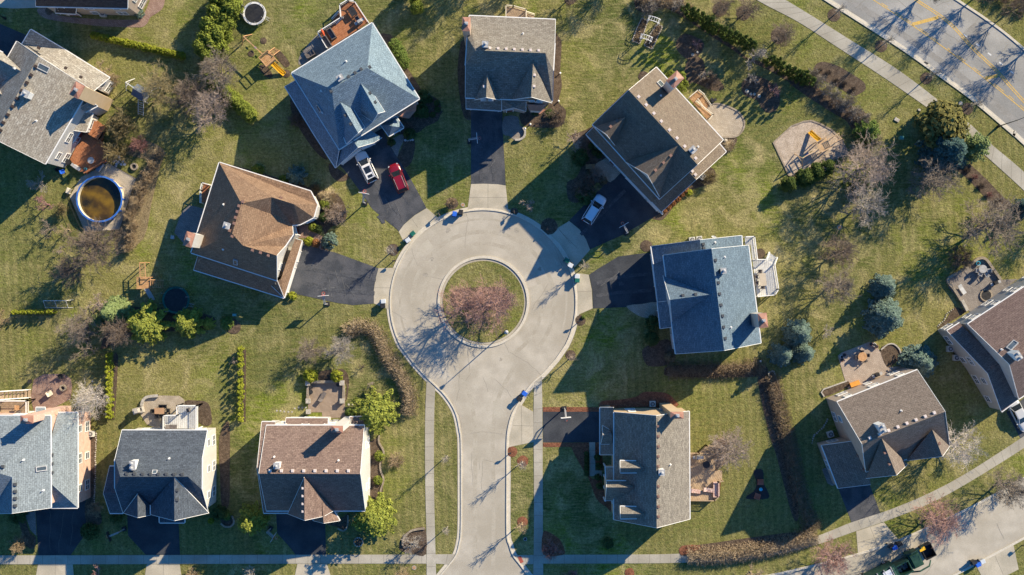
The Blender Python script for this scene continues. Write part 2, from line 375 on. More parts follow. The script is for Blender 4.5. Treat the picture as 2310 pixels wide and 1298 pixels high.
ribbon(kb, smooth_path(lt[3:], 4), 0.0, 0.35, 0.0, 0.10); ribbon(kb, smooth_path(lt[:3], 4), 0.0, 0.35, 0.0, 0.10)
ribbon(kb, smooth_path(lb[:6], 4), 0.0, 0.35, 0.0, 0.10)
struct('kerb', kb, [KERB, JOINT])
mb = MB(); P = [(tuple(gp((1090.7 + 92*cos(t*pi/36), 681 + 92*sin(t*pi/36)))[:2])) for t in range(72)][::-1]
mb.add([(p[0], p[1], 0.05) for p in P], [tuple(range(72))]); struct('island_lawn', mb, LAWN)
# highway, top right
hl = smooth_path([px('E',-900,-760),px('E',290,0),px('E',700,262),px('E',1050,490),px('E',1400,740),px('E',1700,960),px('E',2100,1298),px('J',2163,270),px('J',3000,1050)], 5)
hu = smooth_path([px('J',4000,700),px('E',3000,1200),px('E',2163,460),px('E',1850,215),px('E',1530,0),px('E',600,-620)], 5)
H2 = g2(hl); H3 = g2(hu); hw = MB()
hw.add([(p[0], p[1], 0.012) for p in H2 + H3], [tuple(range(len(H2+H3)))])
def paint(P, wd, z=0.018, mi=1, dash=None, sub=5):
    Q = g2(smooth_path(P, sub))
    if not dash: ribbon(hw, Q, -wd/2, wd/2, z-0.004, z, mi=mi); return
    acc = 0
    for a, b in zip(Q[:-1], Q[1:]):
        L = hypot(b[0]-a[0], b[1]-a[1]); s = 0
        while s < L:
            e = min(L, s + dash)
            if int((acc + s) / dash) % 2 == 0: ribbon(hw, [(a[0]+(b[0]-a[0])*s/L, a[1]+(b[1]-a[1])*s/L), (a[0]+(b[0]-a[0])*e/L, a[1]+(b[1]-a[1])*e/L)], -wd/2, wd/2, z-0.004, z, mi=mi)
            s = e
        acc += L
lnA = [px('E',500,-160),px('E',735,0),px('E',1110,245),px('E',1560,565),px('E',1900,830),px('E',2163,1045),px('E',2700,1500)]
lnB = [px('E',880,-180),px('E',1165,20),px('E',1370,155),px('E',1520,280),px('E',1700,480),px('E',1930,700),px('E',2163,960),px('E',2600,1420)]
paint(lnA, 0.13); paint([(x+3.2, y-2.6) for x, y in lnA], 0.11, dash=1.2)
paint(lnB, 0.14); paint([(x+3.6, y-2.9) for x, y in lnB], 0.14)
paint([px('E',1115,240),px('E',1370,172)], 0.5, sub=1); paint([px('E',1830,765),px('E',1950,740)], 0.5, sub=1)
for a in ((1635,350),(1755,440),(1870,530),(1980,620),(2090,708)): paint([px('E',a[0]-16,a[1]-12),px('E',a[0]+16,a[1]+12)], 0.22, mi=2, sub=1)
cr = [[px('E',900,-60),px('E',1250,210),px('E',1550,400),px('E',1800,600),px('E',2100,830)],[px('E',1550,410),px('E',1700,250),px('E',1850,60)],[px('E',1480,760),px('E',1600,620),px('E',1690,540),px('E',1720,330)],
 [px('E',1700,480),px('E',1850,330)],[px('E',330,10),px('E',900,370),px('E',1470,760),px('E',1900,1110)],[px('E',1350,60),px('E',1480,10)],[px('E',900,420),px('E',1000,330)],[px('E',560,90),px('E',650,0)],[px('E',1920,600),px('E',2060,440)]]
cracks(hw, cr, 0.017, 3, 0.05)
# darker wheel tracks
TRK = mat('road_wheel_track', (0.225,0.215,0.195), (0.27,0.26,0.24), 0.85, 0.8, 0.12, 5)
Q = g2(smooth_path([(x-24, y+19) for x, y in lnA], 5)); ribbon(hw, Q, -0.45, 0.45, 0.009, 0.0145, mi=4)
PT = g2([px('E',1545,420),px('E',1720,220),px('E',1880,330),px('E',1700,480)]); hw.add([(p[0],p[1],0.0150) for p in PT], [(0,1,2,3)][::-1], 4)
struct('highway', hw, [HIWAY, ROADY, ROADW, CRACK, TRK])
kb = MB(); ribbon(kb, H2, 0, -0.35, 0, 0.12); ribbon(kb, H2, -0.02, 0.35, 0, 0.02, mi=0); ribbon(kb, H3, 0, -0.35, 0, 0.12)
struct('highway_kerb', kb, KERB)
# sidewalks with joints
def walk(name, edgeA, edgeB, sp=1.5, m=CONC2, z=0.045):
    A = g2(smooth_path(edgeA, 8)); B = g2(smooth_path(edgeB, 8)); k = min(len(A), len(B)); mb = MB()
    vs = []; 
    for i in range(k): vs += [(A[i][0], A[i][1], 0), (A[i][0], A[i][1], z), (B[i][0], B[i][1], z), (B[i][0], B[i][1], 0)]
    fs = []
    for i in range(k-1):
        for q in range(4): fs.append((4*i+q, 4*i+(q+1) % 4, 4*(i+1)+(q+1) % 4, 4*(i+1)+q))
    fs += [(3,2,1,0), (4*k-4, 4*k-3, 4*k-2, 4*k-1)]; mb.add(vs, fs)
    acc = 0; nxt = sp
    for i in range(k-1):
        L = hypot(A[i+1][0]-A[i][0], A[i+1][1]-A[i][1])
        while acc + L >= nxt:
            t = (nxt - acc) / L
            a = [A[i][q]+(A[i+1][q]-A[i][q])*t for q in (0, 1)]; b = [B[i][q]+(B[i+1][q]-B[i][q])*t for q in (0, 1)]
            ribbon(mb, [a, b], -0.02, 0.02, z-0.003, z+0.003, mi=1); nxt += sp
        acc += L
    return struct(name, mb, [m, JOINT])
walk('sidewalk', [px('R',400,340),px('R',386,700),px('R',386,1298),px('W',398,900),px('W',400,1330)], [px('R',485,400),px('R',474,700),px('R',472,1298),px('W',482,900),px('W',494,1330)], 2.0)
walk('sidewalk', [px('R',1450,362),px('R',1443,700),px('R',1447,1298),px('W',1447,900),px('W',1440,1330)], [px('R',1525,292),px('R',1530,700),px('R',1533,1298),px('W',1535,900),px('W',1538,1330)], 2.0)
walk('sidewalk', [px('U',-200,1104),px('U',900,1103),px('V',300,1099),px('V',1500,1097),px('W',396,1096)], [px('U',-200,1190),px('U',900,1190),px('V',300,1186),px('V',1500,1184),px('W',398,1184)], 1.9, z=0.04)
walk('sidewalk', [px('W',484,1094),px('W',600,1093),px('W',680,1092)], [px('W',492,1184),px('W',580,1190),px('W',638,1196)], 1.9, z=0.04)
walk('sidewalk', [px('W',1250,1104),px('W',1350,1101),px('W',1447,1100)], [px('W',1318,1194),px('W',1380,1190),px('W',1442,1188)], 1.5, z=0.04)
walk('sidewalk', [px('W',1536,1098),px('X',500,1096),px('X',1000,1088),px('X',1600,1060),px('Y',0,960),px('Y',480,782),px('Y',860,655),px('Y',1250,490),px('Y',1620,290),px('Y',2163,-60),px('Y',2500,-300)],
               [px('W',1536,1184),px('X',500,1182),px('X',1000,1176),px('X',1600,1150),px('Y',30,1030),px('Y',520,868),px('Y',890,740),px('Y',1290,575),px('Y',1690,352),px('Y',2163,55),px('Y',2520,-190)], 1.6, z=0.04)
walk('sidewalk', [px('D',1500,-200),px('D',1760,0),px('D',2163,215),px('E',350,440),px('E',870,780),px('E',1370,1130),px('J',1560,200),px('J',1820,430),px('J',2163,740),px('J',2500,1060)],
               [px('D',1700,-200),px('D',2040,0),px('E',150,165),px('E',500,385),px('E',1000,700),px('E',1530,1105),px('J',1690,140),px('J',1860,305),px('J',2163,560),px('J',2600,960)], 2.0, z=0.04)
BB = [-0.02]
def slab(name, P, m, z=0.02, joints=(), sub=0, jm=JOINT, rim=None):
    Q = g2(smooth_path(P, sub, True) if sub else P); BB[0] -= 0.001; z = z + BB[0]*-0.02 if name in ('driveway','driveway_apron') else z; mb = MB(); mb.prism(Q, BB[0], z)
    for a, b in joints:
        A = gp(a); B = gp(b); ribbon(mb, [A, B], -0.02, 0.02, z-0.003, z+0.004, mi=1)
    ms = [m, jm]
    if rim: ribbon(mb, Q, -0.12, 0.12, 0, z+0.08, True, 2); ms.append(rim)
    return struct(name, mb, ms)
slab('driveway', [px('G',1500,250),px('G',1620,350),px('G',1800,590),px('G',1900,740),px('G',2163,960),px('H',120,1075),px('H',215,1180),px('H',265,1110),px('H',370,1020),px('H',485,950),px('H',350,700),px('H',280,580),px('H',200,460),px('H',135,350),px('H',40,150),px('G',1800,100)], ASPH2, 0.022)
slab('driveway_apron', [px('H',215,1182),px('H',265,1112),px('H',370,1022),px('H',487,952),px('H',610,1055),px('H',430,1150),px('H',330,1270),px('H',260,1275)], APRON, 0.03, [(px('H',345,1060),px('H',400,1140))])
slab('driveway', pts('H',(918,-60),(1225,-60),(1228,160),(1240,390),(1250,560),(1258,730),(1180,718),(1040,712),(920,716)), ASPH2, 0.022)
slab('driveway_apron', pts('H',(920,717),(1040,713),(1180,719),(1258,731),(1285,990),(1180,955),(1050,945),(960,948),(885,968)), APRON, 0.03, [(px('H',1085,712),px('H',1085,950)),(px('H',905,847),px('H',1270,850))])
slab('driveway', [(1284,498),(1340,440),(1372,410),(1400,380),(1450,420),(1492,480),(1470,492),(1405,530),(1331,563),(1322,540),(1308,518)], ASPH, 0.022)
slab('driveway_apron', [(1284,499),(1308,519),(1322,541),(1331,564),(1296,604),(1281,578),(1262,550),(1238,527)], APRON, 0.03, [(px('H',1770,1145),px('H',1890,1298)),((1302,560),(1262,520))])
slab('driveway', [(1329,620),(1350,606),(1370,594),(1395,579),(1440,573),(1485,569),(1500,690),(1420,693),(1370,695),(1338,696),(1336,655)], ASPH, 0.022)
slab('driveway_apron', [(1299,616),(1328,620),(1335,655),(1337,696),(1303,711),(1303,660)], APRON, 0.03, [((1302,659),(1335,657))])
slab('driveway', pts('L',(930,-20),(1050,20),(1320,85),(1745,240),(1715,350),(1700,450),(1700,585),(1500,600),(1350,580),(880,478)), ASPH2, 0.022)
slab('driveway_apron', pts('L',(1747,240),(1912,235),(1880,400),(1868,560),(1865,650),(1702,584),(1702,450),(1717,350)), APRON, 0.03, [(px('L',1705,430),px('L',1870,432))])
slab('driveway', pts('R',(1533,645),(2110,640),(2110,945),(1537,945)), ASPH, 0.022)
slab('driveway_apron', pts('R',(1300,565),(1440,645),(1445,940),(1205,990),(1210,900),(1240,740)), APRON, 0.03, [(px('R',1325,590),px('R',1328,960)),(px('R',1245,780),px('R',1445,785))])
slab('driveway', pts('Y',(330,400),(640,370),(762,693),(480,782)), ASPH2, 0.022)
slab('driveway_apron', pts('Y',(525,870),(795,780),(860,860),(935,945),(545,1112)), APRON, 0.03, [(px('Y',660,825),px('Y',740,1020)),(px('Y',535,980),px('Y',870,890))])
slab('driveway', pts('U',(345,600),(840,560),(845,880),(690,1101),(375,1103)), ASPH, 0.022)
slab('driveway_apron', pts('U',(372,1192),(710,1192),(722,1320),(348,1320)), APRON, 0.03, [(px('U',540,1192),px('U',540,1310))])
slab('driveway', pts('U',(1240,650),(1740,700),(1757,1099),(1425,1100),(1250,910)), ASPH, 0.022)
slab('driveway_apron', pts('U',(1432,1192),(1755,1192),(1772,1320),(1412,1320)), APRON, 0.03, [(px('U',1595,1192),px('U',1595,1310))])
slab('driveway', pts('V',(745,650),(1225,700),(1235,1098),(940,1098),(860,1000),(760,890)), ASPH, 0.022)
slab('driveway_apron', pts('V',(955,1188),(1245,1188),(1285,1320),(928,1320)), APRON, 0.03, [(px('V',1100,1188),px('V',1105,1310))])
slab('driveway_apron', pts('Y',(1690,1195),(1900,1090),(2060,1000),(2110,1240),(1800,1400)), APRON, 0.03, [(px('Y',1880,1110),px('Y',1960,1290))])
slab('driveway', [(2270,930),(2345,870),(2420,1010),(2335,1050)], ASPH2, 0.022)
slab('driveway', pts('A',(-200,150),(0,235),(130,290),(260,345),(120,560),(-200,560)), ASPH, 0.022)
slab('driveway', pts('A',(-200,-200),(352,-200),(352,78),(120,85),(-200,60)), CONC2, 0.03)
WEAR = mat('asphalt_wear', (0.075,0.079,0.088), (0.058,0.062,0.070), 0.9, 1.2, 0.3, 5); WEAR2 = mat('pale_asphalt_scuff', (0.13,0.13,0.13), (0.085,0.088,0.092), 0.9, 2.5, 0.4, 6)
wb = MB()
for P_, wd in (([(845,410),(862,436),(882,462),(898,482)],.45),([(884,402),(902,430),(924,460)],.4),([(1085,270),(1086,340),(1085,410)],.5),([(1113,270),(1113,340),(1114,410)],.5),
    ([(690,640),(760,655),(845,662)],.6),([(690,605),(760,618),(848,632)],.5),([(1345,640),(1400,625),(1470,618)],.5),([(1345,668),(1400,660),(1470,655)],.5),([(1310,530),(1350,490),(1410,430)],.5)):
    ribbon(wb, g2(smooth_path(P_, 4)), -wd/2, wd/2, 0.02, 0.0465, mi=0)
for a, b in (((740,625),(752,675)),((757,610),(764,640)),((700,600),(716,585)),((868,445),(884,470)),((890,455),(905,505)),((780,640),(800,668)),((715,655),(760,648)),((1100,380),(1118,360)),((1355,645),(1395,610))):
    ribbon(wb, jitter_line(gp(a), gp(b), 8, .12), -.05, .05, 0.02, 0.048, mi=1)
for (x, y, r_) in ((862,490,.9),(875,470,.5),(735,640,.4),(775,600,.3),(1090,395,.4),(1400,640,.5)):
    c = gp((x, y)); Q_ = [(c[0]+r_*cos(2*pi*i/12)*random.uniform(.4,1.2), c[1]+r_*sin(2*pi*i/12)*random.uniform(.4,1.2)) for i in range(12)]; wb.add([(*q, 0.0475) for q in Q_], [tuple(range(12))], 0)
struct('driveway_wear', wb, [WEAR, WEAR2])
# cracks on old driveways
cd_ = MB(); cracks(cd_, [[px('U',490,680),px('U',495,1050)],[px('U',620,680),px('U',570,1080)],[px('U',715,680),px('U',690,1000)],[px('L',1370,260),px('L',1420,520)],[px('G',2050,780),px('H',130,900)]], 0.026, 0, 0.05); struct('driveway_crack', cd_, [mat('grey_crack_filler', (0.12,0.115,0.105), None, 0.9)])
# garden paths and patios
slab('brick_path', pts('A',(370,85),(380,140),(470,190),(700,225),(1000,258),(1300,268),(1390,265),(1440,225),(1470,170),(1560,110),(1600,50),(1600,-60),(1490,-60),(1440,70),(1370,180),(1300,195),(1000,190),(700,170),(540,140),(480,85)), RPAVER, 0.035, sub=3)
slab('patio', pts('B',(1170,330),(1100,390),(1020,490),(970,570),(985,640),(1120,560),(1260,490),(1400,480),(1300,300)), GPAVER, 0.03, sub=3)
slab('front_path', pts('H',(1240,60),(1375,60),(1390,130),(1420,165),(1448,200),(1420,270),(1340,285),(1290,245),(1230,225)), GPAVER, 0.03, sub=2)
slab('front_path', pts('H',(100,300),(180,260),(250,230),(262,290),(215,390),(200,455),(150,370)), GPAVER, 0.03, sub=2)
slab('patio', [px('I',1220,160),px('I',1270,100),px('I',1280,-20),px('I',1350,-70),px('I',1480,-40),px('I',1590,20),px('I',1640,110),px('I',1620,200),px('I',1550,255),px('I',1430,262),px('I',1350,280)], PAVER, 0.03, sub=3, rim=DSTONE)
slab('front_path', pts('I',(420,620),(330,700),(270,650),(185,580),(190,520),(260,480),(350,430),(480,540)), PAVER, 0.03, sub=2)
slab('front_path', pts('N',(185,825),(340,805),(520,790),(520,945),(370,940),(270,900)), PAVER, 0.03, sub=2)
slab('front_path', pts('S',(127,943),(183,943),(185,1218),(250,1220),(250,1275),(130,1272)), CONC2, 0.04, [(px('S',127,1020),px('S',183,1020)),(px('S',127,1085),px('S',183,1085)),(px('S',127,1150),px('S',183,1150))])
slab('patio', pts('T',(345,230),(380,200),(650,95),(710,105),(760,190),(830,340),(1000,330),(450,560),(420,480)), mat('blush_pavers', (0.36,0.29,0.235), (0.44,0.365,0.30), 0.85, 0.7, kind='paver'), 0.04, rim=None)
slab('patio', pts('O',(1410,590),(1430,540),(1640,410),(1720,355),(1790,365),(1930,570),(2100,560),(1650,900),(1540,770),(1430,650)), GPAVER, 0.04)
slab('patio', pts('P',(330,330),(430,280),(620,275),(690,320),(705,400),(690,520),(500,620),(330,640),(300,500)), RPAVER, 0.03)
slab('patio', pts('P',(1375,680),(1370,620),(1400,530),(1450,495),(1540,487),(1750,490),(1800,530),(1810,600),(1940,800),(1500,800),(1430,765)), PAVER, 0.03)
slab('patio', pts('Q',(1050,345),(1420,340),(1422,700),(1200,710),(1195,650),(1060,650)), mat('brown_pavers', (0.27,0.205,0.155), (0.34,0.265,0.205), 0.85, 0.7, kind='paver'), 0.04)
slab('patio', pts('K',(1700,110),(1760,-60),(1790,-110),(1850,-160),(2050,-110),(1960,300),(1880,262),(1800,220)), GPAVER, 0.03)
slab('front_path', pts('U',(235,680),(345,675),(357,915),(300,860)), GPAVER, 0.03)
slab('front_path', pts('G',(1190,900),(1300,900),(1310,960),(1420,1010),(1400,1130),(1480,1150),(1400,1140),(1290,1020),(1180,1030)), RPAVER, 0.03)
slab('pool_surround', pts('F',(1060,510),(1330,660),(1165,1160),(830,1180),(680,840),(790,650)), mat('pale_pool_paving', (0.43,0.37,0.28), (0.52,0.45,0.35), 0.85, 0.7, kind='paver'), 0.04)
slab('play_area', pts('J',(-240,310),(-60,150),(60,105),(130,98),(220,130),(330,190),(430,290),(495,420),(0,600),(-60,640),(-90,630)), SAND, 0.03, rim=DSTONE)
slab('side_pad', pts('Y',(190,262),(255,240),(340,410),(290,425),(245,400)), GPAVER, 0.03)
# mulch beds
BZ = [0.008]
def bed(t, P, m=MULCH, sub=3, z=None):
    BZ[0] += 0.0007; slab('mulch_bed', pts(t, *P), m, z or BZ[0], sub=sub)
def disc_bed(p, r, m=MULCH, rim=None):
    c = gp(p); n = 20; mb = MB()
    Q = [(c[0]+r*cos(2*pi*i/n)*random.uniform(.93,1.05), c[1]+r*sin(2*pi*i/n)*random.uniform(.93,1.05)) for i in range(n)]
    BZ[0] += 0.0005; mb.add([(*q, BZ[0] + 0.01) for q in Q] + [(c[0], c[1], 0.12)], [(i, (i+1) % n, n) for i in range(n)]); struct('mulch_bed', mb, m)
bed('C',[(600,430),(620,400),(660,380),(680,950),(700,1090),(700,1170),(640,1150),(600,1000),(570,700)])
bed('C',[(1490,330),(1560,360),(1588,430),(1575,680),(1590,840),(1560,1000),(1630,1080),(1600,1210),(1500,1250),(1230,1230),(1180,1150),(1200,1100),(1450,1050),(1480,800)])
bed('C',[(190,900),(280,920),(390,980),(410,1080),(380,1180),(260,1240),(180,1298),(20,1298),(20,1150),(150,1080)])
bed('H',[(0,120),(330,50),(520,20),(640,0),(600,60),(470,120),(390,190),(370,280),(375,350),(340,500),(265,555),(200,460),(255,330),(240,230),(100,230)])
bed('B',[(1770,350),(1830,335),(1890,370),(1990,600),(2160,870),(2163,960),(2080,880),(1900,620)])
bed('B',[(890,960),(950,1000),(1110,1298),(1250,1550),(1150,1500),(1000,1298),(900,1100)])
bed('G',[(1480,300),(1540,330),(1640,400),(1690,430),(1640,470),(1560,470),(1490,400)])
bed('G',[(560,320),(1320,540),(1420,560),(1560,600),(1640,720),(1640,850),(1500,920),(1440,1000),(1420,940),(1340,960),(1280,900),(1350,700),(1280,600),(560,400)], MULCH)
bed('G',[(1240,1030),(1300,1010),(1400,1040),(1480,1160),(1400,1150),(1240,1100)])
bed('I',[(-60,250),(60,200),(170,140),(230,60),(300,-10),(520,-220),(560,-200),(120,250),(420,560),(350,690),(260,750),(200,700),(100,850),(0,900),(-80,860),(-90,700),(0,650),(60,500),(20,350)])
bed('I',[(700,1030),(760,980),(830,980),(1150,660),(1260,560),(1330,560),(1360,620),(1330,700),(1230,740),(1110,780),(1000,870),(870,1040),(800,1070)])
bed('I',[(1080,-310),(1060,-420),(1120,-540),(1230,-500),(1260,-400),(1300,-310),(1400,-290),(1440,-220),(1360,-190),(1260,-230)])
bed('I',[(1400,290),(1560,262),(1550,330),(1440,440),(1350,400)])
disc_bed(px('I',1885,-40),1.0)
bed('D',[(1610,840),(1640,780),(1720,740),(1820,760),(1920,820),(1980,900),(1985,1000),(1950,1080),(1880,1100),(1810,1060),(1760,980),(1640,930)])
bed('D',[(980,400),(1060,330),(1200,380),(1250,440),(1200,540),(1120,590),(1040,550),(980,480)])
bed('D',[(570,60),(620,-40),(1050,-60),(1030,120),(1290,300),(1450,400),(1560,470),(1660,560),(1900,640),(2200,820),(2180,860),(1900,700),(1640,570),(1500,470),(1290,340),(1100,210),(900,90),(760,80),(640,120)])
bed('E',[(155,680),(180,625),(260,605),(400,650),(520,720),(640,800),(660,870),(600,920),(530,935),(400,860),(160,740)])
bed('E',[(-80,800),(100,790),(300,930),(700,1130),(560,1290),(470,1180),(300,1080),(0,880)])
bed('J',[(1480,520),(1620,480),(1720,560),(1850,680),(2000,840),(2100,930),(1950,970),(1800,820),(1640,650)])
for q in ((352,150,1.0),(812,452,.95),(1250,768,.9),(1652,1062,.9)): disc_bed(px('E',q[0],q[1]), q[2])
for q in ((1400,92,1.1),(1632,130,1.1),(1976,352,1.2)): disc_bed(px('D',q[0],q[1]), q[2])
disc_bed(px('C',1670,-10), .9); disc_bed(px('D',655,745), .8)
bed('M',[(630,500),(650,430),(720,400),(900,382),(1080,378),(1180,400),(1220,480),(1200,580),(1100,605),(900,612),(700,600),(650,570)], z=0.06)
for q in (('H',735,905,.92,MULCH),('H',1340,985,.6,MULCH),('H',1680,1130,1.3,MULCH),('L',1890,60,.9,MULCH),('N',380,240,.9,MULCH),('M',1900,705,.8,MULCH),('R',1805,90,.75,MULCH),
          ('R',1338,1128,.85,RMULCH),('R',1235,1035,.8,RMULCH),('W',1335,775,.8,RMULCH),('X',520,1275,.75,RMULCH),('Y',1250,705,.6,MULCH),('Y',215,1075,.6,MULCH),
          ('D',1090,780,.7,MULCH),('A',480,110,.6,MULCH),('N',1490,315,.8,MULCH),('B',625,400,.5,MULCH),('B',505,525,.5,MULCH),('B',850,720,.6,MULCH)): disc_bed(px(q[0],q[1],q[2]), q[3], q[4])
bed('B',[(740,500),(790,500),(870,600),(880,640),(840,660),(790,610),(745,550)]); bed('B',[(590,640),(640,640),(710,720),(700,760),(650,750),(600,700)])
bed('R',[(1535,600),(2090,600),(2095,645),(1535,645)], RMULCH, 1); bed('R',[(1537,948),(1985,948),(1990,990),(1537,988)], RMULCH, 1)
bed('S',[(40,980),(0,970),(-50,990),(60,1200),(120,1298),(200,1500),(300,1580),(340,1620),(370,1500),(260,1400),(240,1290),(130,1280),(120,960)], RMULCH)
bed('S',[(183,945),(250,950),(260,1215),(188,1215)], RMULCH, 1)
bed('S',[(580,500),(650,455),(760,450),(880,465),(950,520),(975,600),(570,600),(250,610),(250,540),(400,530)], RMULCH)
bed('S',[(640,60),(700,0),(860,-60),(920,-40),(960,60),(900,180),(760,205),(680,180)])
bed('S',[(860,250),(900,200),(1200,190),(1790,190),(1870,250),(1800,300),(1300,310),(900,300)])
bed('S',[(1770,330),(1870,300),(1980,600),(2020,900),(2100,1200),(2163,1500),(2163,1700),(2100,1640),(1960,1100),(1880,850)])
bed('X',[(1005,1080),(1030,1010),(1200,1000),(1700,930),(2100,880),(2180,900),(2100,960),(1700,1030),(1300,1080),(1060,1110)], MULCH)
bed('X',[(1005,1080),(1030,1012),(1200,1002),(1210,1040),(1060,1100)], RMULCH, 2)
bed('X',[(1370,380),(1410,390),(1400,500),(1380,520)], RMULCH,1)
bed('W',[(1535,880),(1600,880),(1700,950),(1745,1050),(1730,1098),(1538,1098)], RMULCH)
bed('W',[(145,960),(180,900),(260,850),(385,840),(392,1092),(280,1092),(140,1050)], MULCH)
bed('Q',[(1640,980),(1740,900),(1770,1000),(1790,1100),(1770,1200),(1790,1298),(1780,1600),(1750,1700),(1650,1650),(1640,1200)])
bed('Q',[(1150,350),(1160,260),(1330,230),(1420,240),(1460,340),(1440,520),(1420,520),(1420,345)])
bed('Q',[(430,40),(455,40),(452,400),(450,740),(420,740),(430,400)], MULCH,1)
bed('P',[(1130,60),(1155,100),(1140,400),(1120,720),(1085,720),(1110,400),(1110,100)], MULCH,1)
bed('P',[(865,900),(945,850),(935,1100),(930,1298),(920,1560),(850,1560),(845,1298)])
bed('P',[(1810,540),(1900,535),(2000,545),(2050,600),(2065,760),(1970,770),(1820,620)])
bed('U',[(830,600),(900,580),(985,700),(980,800),(850,790)]); bed('U',[(160,700),(230,700),(290,880),(350,930),(340,1030),(290,1035),(200,960),(215,880)])
bed('V',[(205,760),(260,700),(300,690),(340,760),(320,815),(270,825)]); bed('V',[(1230,790),(1380,740),(1450,700),(1455,800),(1410,860),(1360,830)])
bed('V',[(195,-50),(290,-200),(295,300),(290,600),(220,640),(200,300)])
bed('T',[(190,600),(200,565),(420,475),(450,530),(215,630)],DSTONE and MULCH); bed('T',[(760,170),(830,115),(890,115),(950,180),(965,240),(900,300),(825,340)])
bed('O',[(1400,960),(1480,840),(1560,860),(1600,880),(1420,990),(1310,1050)])
bed('F',[(1230,420),(1350,280),(1600,380),(1560,560),(1480,900),(1400,1250),(1150,1400),(1130,1180),(1170,1150),(1330,660),(1480,500)], mat('tan_leaf_litter',(0.17,0.13,0.07),(0.23,0.18,0.10),0.95,2,0.5,8,0.8,12))
bed('K',[(980,1250),(1150,900),(1300,830),(2000,900),(2100,1000),(1900,1060),(1300,1100)])
bed('L',[(250,740),(340,730),(400,790),(390,860),(330,880),(270,850)])
bed('G',[(570,-1010),(690,-990),(690,-900),(600,-890)],MULCH) if False else None
# ------------------------------------------------------------------ houses
def pip(p, poly):
    x, y = p[0], p[1]; c = False; k = len(poly)
    for i in range(k):
        a, b = poly[i], poly[(i+1) % k]
        if (a[1] > y) != (b[1] > y) and x < (b[0]-a[0])*(y-a[1])/(b[1]-a[1]) + a[0]: c = not c
    return c
def inset(loop, d):
    k = len(loop); out = []
    for i in range(k):
        a, b, c = loop[i-1], loop[i], loop[(i+1) % k]
        e1 = Vector((b[0]-a[0], b[1]-a[1])); e2 = Vector((c[0]-b[0], c[1]-b[1]))
        e1.normalize(); e2.normalize(); n1 = Vector((-e1.y, e1.x)); n2 = Vector((-e2.y, e2.x))
        m = n1 + n2; L = m.length
        if L < 0.2: m = n1; q = 1
        else: m /= L; q = 1 / max(0.45, m.dot(n1))
        out.append(Vector((b[0] + m.x*d*q, b[1] + m.y*d*q, b[2])))
    return out
class House: pass
